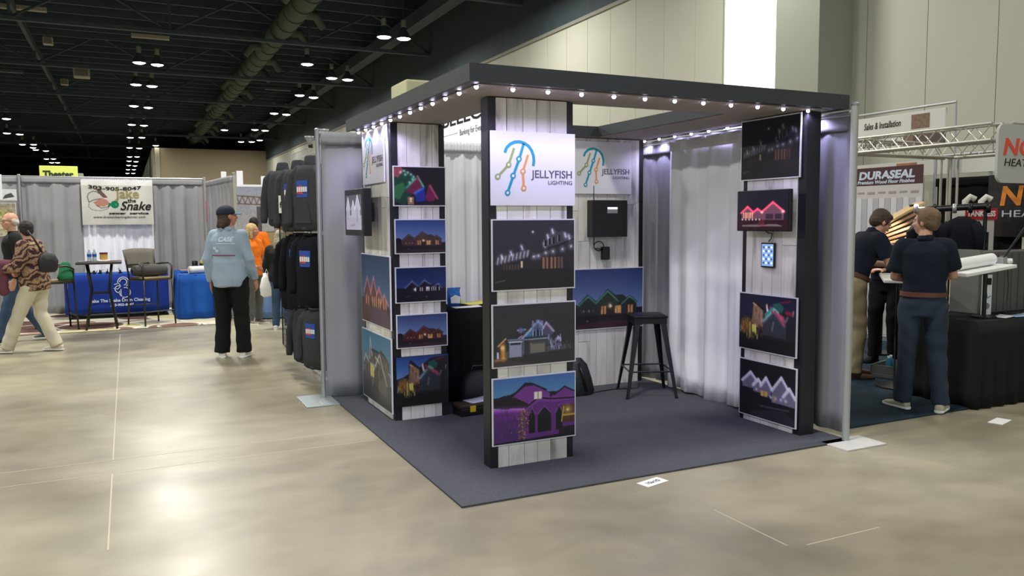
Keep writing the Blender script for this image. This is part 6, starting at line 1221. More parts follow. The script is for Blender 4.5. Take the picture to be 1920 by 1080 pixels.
# ================================================================ PEOPLE
def fuse(mb, voxel=0.012, it=3, noise_amp=0.0, nscale=9.0, seed=0, fac=0.6):
    me = bpy.data.meshes.new('tmp'); me.from_pydata(mb.v, [], mb.f)
    bm = bmesh.new(); bm.from_mesh(me); bmesh.ops.recalc_face_normals(bm, faces=bm.faces); bm.to_mesh(me); bm.free()
    o = bpy.data.objects.new('tmp', me); C.objects.link(o)
    m = o.modifiers.new('r', 'REMESH'); m.mode = 'VOXEL'; m.voxel_size = voxel
    if it: s_ = o.modifiers.new('s', 'SMOOTH'); s_.iterations = it; s_.factor = fac
    dg = bpy.context.evaluated_depsgraph_get(); out = bpy.data.meshes.new_from_object(o.evaluated_get(dg))
    bpy.data.objects.remove(o); bpy.data.meshes.remove(me)
    if noise_amp:
        n_ = len(out.vertices); co = np.empty(n_*3); out.vertices.foreach_get('co', co); co = co.reshape(-1, 3)
        no = np.empty(n_*3); out.vertices.foreach_get('normal', no); no = no.reshape(-1, 3)
        x, y, z = co.T; q = np.sin(x*nscale*2.1+3*np.sin(z*nscale*0.7+seed)+y*nscale)*np.sin(z*nscale*1.9+2*np.sin(x*nscale*0.9+seed)-y*nscale*1.3)
        co = co+no*(q*noise_amp)[:, None]; out.vertices.foreach_set('co', co.ravel())
    out.polygons.foreach_set('use_smooth', [True]*len(out.polygons)); out.update(); return out
EYEW = mat('eye_white', (0.85, 0.84, 0.82), 0.3); EYED = mat('eye_dark', (0.14, 0.10, 0.08), 0.3); LIP = mat('lips', (0.62, 0.36, 0.33), 0.5)
def V(*a): return Vector(a)
def hand(mb, w, d, side, palm_n, curl=0.5, s=1.0):
    """palm and five fingers from wrist w along d; palm_n = palm normal; side = thumb direction"""
    d = d.normalized(); side = (side-d*side.dot(d)).normalized(); n = (palm_n-d*palm_n.dot(d)-side*palm_n.dot(side)).normalized()
    mb.loft([(w+d*t_, side, n, a*s, b*s) for t_, a, b in ((-0.02, 0.026, 0.022), (0.0, 0.027, 0.019), (0.03, 0.038, 0.017), (0.07, 0.042, 0.016), (0.095, 0.040, 0.012))], 14)
    for k, (o_, L_) in enumerate(((0.031, 0.070), (0.011, 0.080), (-0.010, 0.075), (-0.030, 0.058))):
        p = w+d*0.085*s+side*o_*s; a = curl*0.5; dd = d
        for j, f in enumerate((0.45, 0.32, 0.23)):
            dd = (d*math.cos(a)+n*math.sin(a)); q = p+dd*L_*f*s*1.05; mb.cap(p, q, 0.0105-0.001*j, 0.0095-0.001*j, 8); p = q; a += curl*0.9
    p = w+d*0.025*s+side*0.028*s; dd = (d*0.6+side*0.8+n*0.2).normalized(); q = p+dd*0.035*s; mb.cap(p, q, 0.015, 0.012, 8)
    q2 = q+(d*0.9+side*0.25+n*0.35).normalized()*0.03*s; mb.cap(q, q2, 0.0115, 0.010, 8)
def person(label, loc, rz, H, P, L, detail=0.0085):
    """P: joints in metres for a 1.75 m body facing +y, x to the body's right; L: clothes and colours"""
    k = H/1.75; r = thing('person', label, 'person', (loc[0], loc[1], loc[2] if len(loc) > 2 else 0), rz)
    J = lambda n_, d_: V(*P.get(n_, d_))*k
    pel = J('pelvis', (0, 0, 0.95)); che = J('chest', (0, 0, 1.27)); nek = J('neck', (0, -0.01, 1.475)); hd = J('head', (0, 0.02, 1.635))
    hy, sy_, = P.get('hip_yaw', 0), P.get('sh_yaw', 0); sw, hw = L.get('sw', 0.185)*k, L.get('hw', 0.095)*k; bulk = L.get('bulk', 1.0)
    hu = V(math.cos(hy), math.sin(hy), 0); su = V(math.cos(sy_), math.sin(sy_), 0); hf = V(-math.sin(hy), math.cos(hy), 0)
    sp_ = (che-pel).normalized(); sf = su.cross(V(0, 0, 1)).normalized()*-1; up_ = (nek-che).normalized(); sv = (up_.cross(su)).normalized()
    shz = nek-up_*0.055*k
    SR = shz+su*sw; SL = shz-su*sw; HR = pel+hu*hw-V(0, 0, 0.03)*k; HL = pel-hu*hw-V(0, 0, 0.03)*k
    ER, WR = J('elbowR', (0.25, -0.02, 1.13)), J('wristR', (0.27, 0.06, 0.88)); EL, WL = J('elbowL', (-0.25, -0.02, 1.13)), J('wristL', (-0.27, 0.06, 0.88))
    KR, AR = J('kneeR', (0.10, 0.02, 0.50)), J('ankleR', (0.11, 0.0, 0.09)); KL, AL = J('kneeL', (-0.10, 0.02, 0.50)), J('ankleL', (-0.11, 0.0, 0.09))
    tR, tL = P.get('toeR', 0.15), P.get('toeL', -0.15); tR = V(math.sin(tR), math.cos(tR), 0); tL = V(math.sin(tL), math.cos(tL), 0)
    # body
    mb = MB()
    def torso(mb, g, gb=0.0, z0=0.0, z1=1.0, neckhole=True):
        hv = (sp_.cross(hu)).normalized(); rings = []
        A = [(pel-sp_*0.10*k, hu, hv, 0.145, 0.105), (pel-sp_*0.02*k, hu, hv, 0.165, 0.115), (pel+sp_*0.08*k, hu, hv, 0.155, 0.105), (pel.lerp(che, 0.5), (hu+su).normalized(), hv, 0.145, 0.10), (che, su, sv, 0.160, 0.112), (che.lerp(nek, 0.45), su, sv, 0.175, 0.110), (che.lerp(nek, 0.72), su, sv, 0.150, 0.085), (nek-up_*0.02*k, su, sv, 0.075, 0.065)]
        n_ = len(A)
        for i, (c_, u_, v_, a, b) in enumerate(A):
            if not (z0 <= i/(n_-1)+1e-6 <= z1+1e-6 or z0 <= i/(n_-1) <= z1+1e-6): continue
            rings.append((c_, u_, v_, a*k*bulk+g, b*k*(bulk**1.3)+g+gb))
        mb.loft(rings, 22, e=2.2)
    torso(mb, 0)
    nb = hd-V(0, 0, 0.05)*k
    mb.cap(nek-up_*0.03*k, nb, 0.056*k, 0.052*k, 14)
    for s_, e_, w_ in ((SR, ER, WR), (SL, EL, WL)):
        mb.cap(shz.lerp(s_, 0.6), s_, 0.06*k, 0.056*k); mb.cap(s_, e_, 0.050*k*bulk, 0.038*k); mb.cap(e_, w_, 0.038*k, 0.025*k)
    for side, e_, w_, nm in ((-1, ER, WR, 'R'), (1, EL, WL, 'L')):
        d_ = (w_-e_).normalized(); hd_ = P.get('hand'+nm); d2 = V(*hd_).normalized() if hd_ else d_
        inward = V(*P.get('palm'+nm, (side, 0, 0))); th = V(*P.get('thumb'+nm, (0, 1, 0.0)))
        hand(mb, w_+d2*0.015*k, d2, th, inward, P.get('curl'+nm, 0.5), 1.0*k)
    for h_, kn, an in ((HR, KR, AR), (HL, KL, AL)):
        mb.cap(h_, kn, 0.085*k*bulk, 0.055*k); mb.cap(kn, an, 0.052*k, 0.036*k)
    # head
    yaw, pit, rol = P.get('head_yaw', 0), P.get('head_pitch', 0), P.get('head_roll', 0)
    HRm = Matrix.Rotation(yaw, 3, 'Z')@Matrix.Rotation(pit, 3, 'X')@Matrix.Rotation(rol, 3, 'Y'); h = lambda x, y, z: hd+HRm@(V(x, y, z)*k)
    def el(m_, c_, r_, rot=None): m_.ell(h(*c_), tuple(q*k for q in r_), 18, 12, rot=HRm if rot is None else HRm@rot)
    el(mb, (0, -0.012, 0.028), (0.076, 0.096, 0.092)); el(mb, (0, 0.022, -0.022), (0.064, 0.072, 0.080)); el(mb, (0, 0.040, -0.075), (0.040, 0.045, 0.034))
    el(mb, (0, 0.070, 0.028), (0.050, 0.024, 0.018)); mb.cap(h(0, 0.088, 0.012), h(0, 0.108, -0.026), 0.008*k, 0.013*k, 8); el(mb, (0, 0.082, -0.054), (0.026, 0.016, 0.014))
    for sx in (-1, 1): el(mb, (sx*0.078, -0.004, -0.008), (0.010, 0.020, 0.032)); el(mb, (sx*0.040, 0.066, -0.02), (0.022, 0.018, 0.018))
    body = link('body', fuse(mb, detail, 2, fac=0.5), r); body.data.materials.append(L.get('skin', SKIN))
    if L.get('face', True):
        for sx in (-1, 1):
            m1 = MB(); m1.ell(h(sx*0.030, 0.0865, 0.006), (0.0115*k, 0.006*k, 0.007*k), 10, 6, rot=HRm); e_ = m1.build('eye', EYEW, r, smooth=True)
            m1 = MB(); m1.ell(h(sx*0.030, 0.0915, 0.006), (0.005*k, 0.0025*k, 0.005*k), 8, 5, rot=HRm); m1.build('pupil', EYED, e_, smooth=True)
            m1 = MB(); m1.cap(h(sx*0.018, 0.094, 0.026), h(sx*0.044, 0.084, 0.025), 0.0035*k, 0.0025*k, 6); m1.build('eyebrow', L.get('brow', L['hairm']), r)
        m1 = MB(); m1.cap(h(-0.018, 0.095, -0.056), h(0.018, 0.095, -0.056), 0.0045*k, 0.0045*k, 6); m1.build('mouth', LIP, r)
    # hair
    hair = L.get('hair', 'short'); mh = MB(); hm = L['hairm']
    if hair != 'ring':
        el(mh, (0, -0.022, 0.040), (0.084, 0.100, 0.090)); el(mh, (0, -0.050, 0.0), (0.078, 0.066, 0.080))
        if hair in ('short', 'crop'): el(mh, (0, 0.035, 0.088), (0.058, 0.045, 0.028))
    else:
        el(mh, (0, -0.046, -0.005), (0.083, 0.066, 0.060))
        for sx in (-1, 1): el(mh, (sx*0.070, -0.02, 0.0), (0.016, 0.040, 0.045))
    if hair == 'short':
        for sx in (-1, 1): el(mh, (sx*0.068, -0.005, 0.015), (0.018, 0.045, 0.055))
    if hair == 'nape':
        el(mh, (0, -0.075, -0.065), (0.082, 0.050, 0.060)); 
        for sx in (-1, 1): el(mh, (sx*0.062, -0.045, -0.05), (0.030, 0.045, 0.060)); el(mh, (sx*0.05, -0.095, -0.10), (0.03, 0.03, 0.03))
    if hair == 'long':
        ln = L.get('hairlen', 0.30); c0 = h(0, -0.05, 0.02); pts = []
        mh.loft([(c0+V(0, 0, 0), HRm@V(1, 0, 0), HRm@V(0, 1, 0), 0.085*k, 0.062*k), (h(0, -0.075, -0.10), HRm@V(1, 0, 0), HRm@V(0, 1, 0), 0.090*k, 0.045*k), (h(0, -0.085, -0.10)-V(0, 0, ln*0.5*k), su, sv, 0.095*k, 0.035*k), (h(0, -0.085, -0.10)-V(0, 0, ln*k*0.9), su, sv, 0.070*k, 0.025*k)], 18)
        for sx in (-1, 1): mh.cap(h(sx*0.070, 0.010, 0.045), h(sx*0.080, 0.0, -0.12), 0.026*k, 0.024*k, 10)
    ho = link('hair', fuse(mh, 0.009, 2, 0.0028, 55, 1), r); ho.data.materials.append(hm)
    if L.get('beard'):
        m1 = MB(); el(m1, (0, 0.052, -0.080), (0.042, 0.045, 0.036))
        for sx in (-1, 1): m1.cap(h(sx*0.060, 0.02, -0.03), h(sx*0.035, 0.065, -0.085), 0.014*k, 0.018*k, 8)
        m1.ell(h(0, 0.094, -0.043), (0.026*k, 0.008*k, 0.007*k), 10, 6, rot=HRm); b_ = link('beard', fuse(m1, 0.008, 1, 0.002, 60), r); b_.data.materials.append(L['beard'])
    if L.get('glasses'):
        m1 = MB()
        for sx in (-1, 1):
            m1.tube([h(sx*0.031+0.021*math.cos(a), 0.100, 0.004+0.015*math.sin(a)) for a in [i*PI/6 for i in range(13)]], 0.0018, 5); m1.tube([h(sx*0.052, 0.098, 0.010), h(sx*0.080, 0.0, 0.010)], 0.002, 5)
        m1.tube([h(-0.010, 0.102, 0.008), h(0.010, 0.102, 0.008)], 0.002, 5); m1.build('glasses', DMETAL, r)
    if L.get('cap'):
        m1 = MB(); R2 = HRm; rings = []
        for zz, a, b in ((0.028, 0.089, 0.106), (0.055, 0.090, 0.106), (0.085, 0.084, 0.097), (0.110, 0.066, 0.074), (0.127, 0.036, 0.040), (0.132, 0.008, 0.008)): rings.append((h(0, -0.018, zz), R2@V(1, 0, 0), R2@V(0, 1, 0), a*k, b*k))
        m1.loft(rings, 24, e=2.0); c_ = m1.build('cap', L['cap'], r, smooth=True)
        m1 = MB(); n_ = 12; up1 = []; 
        for j, yy in enumerate((0.075, 0.175)):
            for i in range(n_+1):
                a = -1+2*i/n_; up1.append(h(a*0.072*(1 if j == 0 else 0.86), yy-0.05*a*a*(1 if j else 0.6), 0.036-0.012*a*a-(0.010 if j else 0)))
        vs = up1+[p-HRm@V(0, 0, 0.006) for p in up1]; q = n_+1; fs = []
        for i in range(n_): fs += [(i, i+1, q+i+1, q+i), (2*q+i, 3*q+i, 3*q+i+1, 2*q+i+1), (q+i, q+i+1, 3*q+i+1, 3*q+i), (i, 2*q+i, 2*q+i+1, i+1)]
        fs += [(0, q, 3*q, 2*q), (n_, 2*q+n_, 3*q+n_, q+n_)]; m1.add([tuple(p) for p in vs], fs); m1.build('cap_brim', L['brim'], c_)
    # trousers
    g = L.get('pant_g', 0.014)*k; mt = MB(); hv = (sp_.cross(hu)).normalized()
    mt.loft([(pel-V(0, 0, 0.12)*k, hu, hf, 0.150*k*bulk+g, 0.105*k*bulk+g), (pel-V(0, 0, 0.02)*k, hu, hf, 0.168*k*bulk+g, 0.118*k*bulk+g), (pel+sp_*0.085*k, hu, hv, 0.150*k*bulk+g, 0.104*k*bulk+g)], 22, e=2.2)
    pw = L.get('cuff', 0.065)*k
    for h_, kn, an in ((HR, KR, AR), (HL, KL, AL)):
        mt.cap(h_, kn, 0.090*k*bulk+g, 0.062*k+g, 16); lo = an-V(0, 0, 0.035)*k; mt.tube([kn, kn.lerp(lo, 0.5), lo], [0.062*k+g, (0.060*k+g+pw)/2, pw], 16)
    po = link('trousers', fuse(mt, 0.013, 3, 0.006, 11, 2), r); po.data.materials.append(L['pants'])
    # shirt
    g = L.get('shirt_g', 0.014)*k; ms = MB(); torso(ms, g, 0.0, L.get('shirt_z0', 0.25), 1.0)
    if L.get('untuck'):
        ms.loft([(pel-sp_*0.10*k, hu, hv, 0.165*k*bulk+g, 0.120*k*bulk+g), (pel+sp_*0.0*k, hu, hv, 0.175*k*bulk+g, 0.128*k*bulk+g), (pel+sp_*0.12*k, hu, hv, 0.165*k*bulk+g, 0.118*k*bulk+g), (pel.lerp(che, 0.6), su, hv, 0.155*k*bulk+g, 0.112*k*bulk+g)], 22, e=2.2)
    ms.cap(nek-up_*0.05*k, nek-up_*0.005*k, 0.072*k, 0.066*k, 14)
    sl = L.get('sleeve', 'long'); so = L.get('sleeve_g', 0.014)*k
    for s_, e_, w_ in ((SR, ER, WR), (SL, EL, WL)):
        ms.cap(shz.lerp(s_, 0.5), s_, 0.070*k, 0.064*k+so*0.5)
        if sl == 'long': ms.cap(s_, e_, 0.056*k*bulk+so, 0.046*k+so); ms.tube([e_-(w_-e_).normalized()*0.02, e_.lerp(w_, 0.5), w_-(w_-e_).normalized()*0.005], [0.046*k+so, 0.042*k+so, 0.034*k+so*0.6], 14)
        else: q = s_.lerp(e_, 0.80); ms.tube([s_, s_.lerp(e_, 0.4), q], [0.058*k*bulk+so, 0.062*k*bulk+so, 0.060*k*bulk+so], 16)
    sh = link(L.get('top', 'shirt'), fuse(ms, 0.012, 2, L.get('wr', 0.005), 9, 5), r); sh.data.materials.append(L['shirt'])
    # collar, belt
    if L.get('collar'):
        m1 = MB(); m1.loft([(nek-up_*0.012*k, su, sv, 0.072*k, 0.066*k), (nek+up_*0.035*k, su, sv, 0.062*k, 0.060*k)], 18); m1.build('collar', L['collar'], r, smooth=True)
    if L.get('belt'):
        m1 = MB(); m1.loft([(pel+sp_*0.055*k, hu, hv, 0.160*k*bulk+0.025, 0.110*k*bulk+0.030), (pel+sp_*0.095*k, hu, hv, 0.158*k*bulk+0.024, 0.108*k*bulk+0.029)], 26, e=2.2); m1.build('belt', L['belt'], r, smooth=0.8)
    # shoes
    for an, t_ in ((AR, tR), (AL, tL)):
        tz = P.get('heel_lift', {}).get('R' if an is AR else 'L', 0.0); b0 = V(an.x, an.y, 0); sd = V(t_.y, -t_.x, 0); m1 = MB(); rings = []
        f = an.z-0.09*k; 
        for q, a, zt in ((-0.075, 0.022, 0.040), (-0.065, 0.034, 0.075), (-0.02, 0.038, 0.090), (0.05, 0.042, 0.070), (0.11, 0.048, 0.052), (0.165, 0.042, 0.042), (0.195, 0.020, 0.028)):
            rings.append((b0+t_*q*k+V(0, 0, (zt/2+f)*k), sd, V(0, 0, 1), a*k, zt/2*k))
        m1.loft(rings, 16, e=2.6); s_ = m1.build('shoe', L['shoes'], r, smooth=True)
        m1 = MB(); m1.loft([(b0+t_*q*k+V(0, 0, (0.011+f)*k), sd, V(0, 0, 1), a*k, 0.0115*k) for q, a in ((-0.080, 0.025), (-0.07, 0.037), (0.0, 0.042), (0.11, 0.052), (0.17, 0.044), (0.20, 0.022))], 16, e=4); m1.build('sole', L.get('sole', PAPER), s_, smooth=0.8)
    return r, dict(pel=pel, che=che, nek=nek, hd=hd, su=su, sv=sv, hm=HRm, k=k, shirt=sh, h=h)
def decal(r, target, mbv, mbf, name, m, org, u, v, n, lift=0.004):
    """wrap flat verts (x right, z up) on to the target mesh by casting along -n"""
    tm_ = target.data; bv = BVHTree.FromPolygons([v_.co for v_ in tm_.vertices], [p.vertices for p in tm_.polygons]); out = []
    for x, y, z in mbv:
        o = org+u*x+v*z+n*0.4; hit = bv.ray_cast(o, -n); out.append(tuple((hit[0] if hit[0] else o-n*0.3)+n*lift))
    mb = MB(); mb.add(out, mbf); return mb.build(name, m, r)
def grid_quad(w, h, nx=14, nz=6):
    vs = [(-w/2+w*i/nx, 0, -h/2+h*j/nz) for j in range(nz+1) for i in range(nx+1)]; fs = [(j*(nx+1)+i, j*(nx+1)+i+1, (j+1)*(nx+1)+i+1, (j+1)*(nx+1)+i) for j in range(nz) for i in range(nx)]
    return vs, fs
BRH = mat('brown_hair', (0.25, 0.19, 0.14), 0.7, var=0.25, vscale=25); DKH = mat('dark_hair', (0.15, 0.12, 0.11), 0.7, var=0.2, vscale=25); BLH = mat('blond_hair', (0.72, 0.62, 0.42), 0.65, var=0.15, vscale=25)
WHH = mat('white_hair', (0.78, 0.76, 0.72), 0.7, var=0.1); ASH = mat('ash_blond_hair', (0.60, 0.58, 0.50), 0.65, var=0.2, vscale=25); LBH = mat('light_brown_hair', (0.42, 0.33, 0.24), 0.7, var=0.2, vscale=25); GRB = mat('grey_beard', (0.52, 0.51, 0.52), 0.8, var=0.2, vscale=30)
LBS = mat('light_blue_shirt', (0.60, 0.67, 0.735), 0.85, var=0.05, vscale=5, spec=0.2); BKP = mat('black_trousers', (0.085, 0.085, 0.095), 0.85, var=0.15, spec=0.2)
CREAM = mat('cream_trousers', (0.80, 0.77, 0.68), 0.85, var=0.05, spec=0.2); JEAN = mat('blue_jeans', (0.26, 0.34, 0.44), 0.85, var=0.15, spec=0.2); DJ = mat('dark_slate_jeans', (0.185, 0.225, 0.275), 0.85, var=0.12, spec=0.2)
KHA = mat('khaki_trousers', (0.62, 0.56, 0.44), 0.85, var=0.07, spec=0.2); NAV = mat('navy_shirt', (0.095, 0.12, 0.165), 0.85, var=0.12, spec=0.2); ORA = mat('orange_shirt', (0.95, 0.48, 0.12), 0.8, var=0.05, spec=0.2)
BKJ = mat('black_jacket', (0.09, 0.10, 0.10), 0.75, var=0.15, spec=0.3); WSH = mat('white_shoe', (0.84, 0.84, 0.80), 0.5); GRP = mat('grey_trousers', (0.36, 0.36, 0.34), 0.85, var=0.1); BRS = mat('brown_leather', (0.36, 0.26, 0.19), 0.5)
BBT = mat('brown_belt', (0.36, 0.20, 0.15), 0.6); NVC = mat('navy_cap', (0.10, 0.14, 0.20), 0.8); NVB = mat('blue_brim', (0.22, 0.36, 0.50), 0.6)
# --- man in the light blue shirt and cap
r, q = person('man in light blue shirt and dark cap standing in the aisle, back to us', (1.10, 10.12), math.radians(-32), 1.82,
    dict(pelvis=(0, 0, 0.93), chest=(0, -0.015, 1.26), neck=(0, -0.035, 1.475), head=(0.0, -0.015, 1.63), head_yaw=math.radians(-42), head_pitch=math.radians(5),
         elbowR=(0.25, -0.03, 1.14), wristR=(0.25, 0.10, 0.90), elbowL=(-0.245, -0.06, 1.14), wristL=(-0.25, 0.03, 0.88), kneeR=(0.11, 0.03, 0.49), ankleR=(0.13, 0.02, 0.09), kneeL=(-0.11, 0.02, 0.49), ankleL=(-0.12, -0.02, 0.09), toeR=-0.05, toeL=-0.75+0.3, thumbR=(0, 1, 0), thumbL=(0, 1, 0)),
    dict(hair='nape', hairm=BRH, cap=NVC, brim=NVB, shirt=LBS, untuck=True, shirt_g=0.028, sleeve_g=0.013, pants=BKP, pant_g=0.026, cuff=0.088, shoes=WSH, skin=SKIN2, bulk=1.03, sw=0.165, collar=LBS, wr=0.007))
bu = V(1, 0, 0); bn = V(0, -1, 0); bo = q['che']+V(0.0, 0, 0.06)
vs, fs = text_mesh('CASE', 0.075, 0.0, bold=0.003, shear=0.2); decal(r, q['shirt'], [(v[0]-0.06, 0, v[2]+0.03) for v in vs], fs, 'back_lettering', MATS['white_ink'], bo, bu, V(0, 0, 1), bn)
vs, fs = grid_quad(0.22, 0.010); decal(r, q['shirt'], [(v[0]+0.03, 0, v[2]+0.005) for v in vs], fs, 'white_underline', MATS['white_ink'], bo, bu, V(0, 0, 1), bn)
vs, fs = grid_quad(0.30, 0.012, 16, 2); decal(r, q['shirt'], [(v[0]-0.02, 0, v[2]-0.135) for v in vs], fs, 'red_line', mat('wine_ink', (0.55, 0.22, 0.36), 0.7), bo, bu, V(0, 0, 1), bn)
for dx, dz in ((-0.11, -0.05), (-0.08, -0.08)):
    vs, fs = grid_quad(0.045, 0.03, 4, 3); decal(r, q['shirt'], [(v[0]+dx, 0, v[2]+dz) for v in vs], fs, 'white_motif', MATS['white_ink'], bo, bu, V(0, 0, 1), bn)
# --- woman walking with patterned jacket
PAT = bpy.data.materials.new('patterned_fleece'); PAT.use_nodes = True; nt = PAT.node_tree; b = nt.nodes['Principled BSDF']; b.inputs['Roughness'].default_value = 0.95
tc = nt.nodes.new('ShaderNodeTexCoord'); mp = nt.nodes.new('ShaderNodeMapping'); mp.inputs['Rotation'].default_value = (0.3, 0.2, 0.5); wv = nt.nodes.new('ShaderNodeTexWave'); wv.wave_type = 'BANDS'; wv.bands_direction = 'Z'; wv.inputs['Scale'].default_value = 4.2; wv.inputs['Distortion'].default_value = 9; wv.inputs['Detail'].default_value = 3; wv.inputs['Detail Scale'].default_value = 2.2
cr_ = nt.nodes.new('ShaderNodeValToRGB'); cr_.color_ramp.interpolation = 'CONSTANT'; e = cr_.color_ramp.elements; e[0].position = 0; e[0].color = (*srgb((0.22, 0.13, 0.14)), 1); e[1].position = 0.35; e[1].color = (*srgb((0.52, 0.33, 0.26)), 1)
for p_, c_ in ((0.55, (0.72, 0.65, 0.50)), (0.68, (0.30, 0.18, 0.20)), (0.85, (0.62, 0.50, 0.36))): k_ = e.new(p_); k_.color = (*srgb(c_), 1)
nt.links.new(tc.outputs['Object'], mp.inputs['Vector']); nt.links.new(mp.outputs[0], wv.inputs['Vector']); nt.links.new(wv.outputs[0], cr_.inputs[0]); nt.links.new(cr_.outputs[0], b.inputs['Base Color'])
r, q = person('woman in a brown patterned fleece and cream trousers walking left', (-1.07, 11.68), math.radians(68), 1.66,
    dict(pelvis=(0, 0, 0.93), chest=(0, 0.03, 1.26), neck=(0, 0.05, 1.475), head=(0.0, 0.075, 1.63), head_yaw=math.radians(-48), elbowR=(0.28, 0.0, 1.16), wristR=(0.16, 0.20, 1.08), elbowL=(-0.27, 0.06, 1.15), wristL=(-0.22, 0.30, 1.12),
         kneeL=(-0.10, 0.18, 0.52), ankleL=(-0.09, 0.36, 0.10), kneeR=(0.10, 0.0, 0.51), ankleR=(0.10, -0.20, 0.10), toeL=0, toeR=0.1, thumbR=(0, 0, 1), thumbL=(0, 0, 1)),
    dict(hair='short', hairm=DKH, shirt=PAT, untuck=True, shirt_g=0.035, sleeve_g=0.028, pants=CREAM, pant_g=0.022, cuff=0.085, shoes=mat('cream_shoe', (0.80, 0.76, 0.66), 0.6), bulk=1.06, sw=0.165, hw=0.10, wr=0.006, top='fleece_jacket'))
c_ = thing('carried_coat', 'maroon coat draped over the forearm of the woman in patterned fleece', 'coat', (-1.54, 11.60, 0.74)); mb = MB()
mb.cap(V(0, 0.02, 0.0), V(0.02, 0, 0.33), 0.085, 0.10, 12); mb.cap(V(0.15, -0.02, 0.05), V(0.11, 0, 0.34), 0.06, 0.085, 12); mb.cap(V(0.0, 0, 0.36), V(0.20, 0, 0.36), 0.085, 0.085, 12); mb.cap(V(-0.07, 0.04, 0.02), V(-0.03, 0.0, 0.3), 0.05, 0.08, 10)
o = link('coat_body', fuse(mb, 0.013, 3, 0.010, 13), c_); o.data.materials.append(mat('maroon_wool', (0.40, 0.22, 0.26), 0.9, var=0.1)); mb = MB(); mb.cap(V(-0.05, -0.02, 0.02), V(-0.0, -0.06, 0.25), 0.035, 0.05, 10); o = link('lining', fuse(mb, 0.012, 2, 0.006, 13), c_); o.data.materials.append(mat('grey_lining', (0.60, 0.56, 0.55), 0.8))
c_ = thing('shoulder_bag', 'black shoulder bag at the hip of the woman in patterned fleece', 'bag', (-0.90, 11.50, 1.02), 0.3); mb = MB(); mb.loft([((0, 0, z_), (1, 0, 0), (0, 1, 0), w_, d_) for z_, w_, d_ in ((0, 0.07, 0.04), (0.03, 0.10, 0.06), (0.14, 0.115, 0.07), (0.22, 0.08, 0.05), (0.25, 0.03, 0.02))], 20, e=2.8)
o = mb.build('bag_body', MATS['black_nylon'], c_, smooth=True); MB().ell((0.0, -0.03, 0.20), (0.07, 0.05, 0.06), 14, 8).build('bag_top', mat('grey_nylon', (0.30, 0.31, 0.31), 0.6), c_, smooth=True); MB().tube([(-0.06, 0.0, 0.25), (-0.14, 0.0, 0.42), (-0.2, 0.03, 0.52)], 0.012, 6).build('strap', BLACKP, c_, smooth=True)
# --- bald man with glasses
r, q = person('white haired balding man with glasses in a black jacket, far left', (-1.36, 12.75), math.radians(100), 1.77,
    dict(pelvis=(0, 0, 0.95), chest=(0, 0.02, 1.27), neck=(0, 0.03, 1.475), head=(0.0, 0.06, 1.635), head_yaw=math.radians(22), elbowR=(0.27, -0.06, 1.15), wristR=(0.26, 0.08, 0.92), kneeL=(-0.10, 0.14, 0.52), ankleL=(-0.10, 0.26, 0.10), kneeR=(0.10, -0.03, 0.51), ankleR=(0.10, -0.34, 0.11)),
    dict(hair='ring', hairm=WHH, glasses=True, shirt=BKJ, untuck=True, shirt_g=0.03, sleeve_g=0.022, pants=JEAN, pant_g=0.018, cuff=0.080, shoes=mat('dark_blue_shoe', (0.20, 0.24, 0.30), 0.6), skin=SKIN, bulk=1.08, collar=BKJ, brow=WHH))
# --- woman in orange
r, q = person('blond woman in an orange shirt facing right, behind the man in light blue', (1.80, 13.35), math.radians(-140), 1.60,
    dict(head_yaw=math.radians(25), elbowR=(0.24, 0.02, 1.14), wristR=(0.16, 0.20, 1.02), elbowL=(-0.24, 0.0, 1.14), wristL=(-0.22, 0.16, 0.98)),
    dict(hair='long', hairlen=0.16, hairm=BLH, shirt=ORA, untuck=True, pants=GRP, shoes=mat('taupe_shoe', (0.46, 0.43, 0.38), 0.6), sleeve='short', bulk=0.98, sw=0.165, skin=SKIN2), 0.010)
r, q = person('dark haired person in orange partly hidden behind the blond woman in orange', (2.06, 15.0), math.radians(-20), 1.71,
    dict(head_yaw=0.2), dict(hair='short', hairm=DKH, shirt=ORA, untuck=True, pants=GRP, shoes=BKP, sleeve='short', face=False), 0.012)
# --- woman with ash blond hair by the rack
r, q = person('woman with long ash blond hair and black jacket beside the clothing rack, back to us', (2.08, 12.45), math.radians(-25), 1.50,
    dict(elbowR=(0.25, 0.03, 1.14), wristR=(0.18, 0.22, 1.06), elbowL=(-0.25, 0.0, 1.14), wristL=(-0.25, 0.12, 0.92), head_pitch=-0.15),
    dict(hair='long', hairlen=0.28, hairm=ASH, shirt=BKJ, untuck=True, shirt_g=0.035, sleeve_g=0.025, pants=JEAN, shoes=WSH, bulk=1.04, sw=0.175, face=False, top='jacket'), 0.011)
c_ = thing('plastic_bag', 'white carrier bag held low by the woman with ash blond hair', 'bag', (1.88, 12.50, 0.50), 0.2); mb = MB(); mb.loft([((0, 0, z_), (1, 0, 0), (0, 1, 0), w_, d_) for z_, w_, d_ in ((0, 0.06, 0.03), (0.03, 0.10, 0.05), (0.16, 0.11, 0.055), (0.28, 0.08, 0.03), (0.36, 0.03, 0.01))], 18); mb.build('bag_body', PAPER, c_, smooth=True); MB().tube([(-0.03, 0, 0.34), (0, 0, 0.42), (0.03, 0, 0.34)], 0.006, 6).build('handle', PAPER, c_)
c_ = thing('name_badge', 'white name badge hanging on the back of the ash blond woman', 'badge', (2.10, 12.30, 1.05), math.radians(-25)); MB().bbox((0, 0, 0), (0.10, 0.006, 0.15), 0.002).build('card', PAPER, c_); MB().tube([(0.05, 0.003, 0.15), (0.05, 0.02, 0.30)], 0.003, 5).build('lanyard', DMETAL, c_)
for z_ in (0.04, 0.07, 0.10): MB().box((0.02, -0.001, z_), (0.08, 0, z_+0.012)).build('printed_line', INKB, c_)
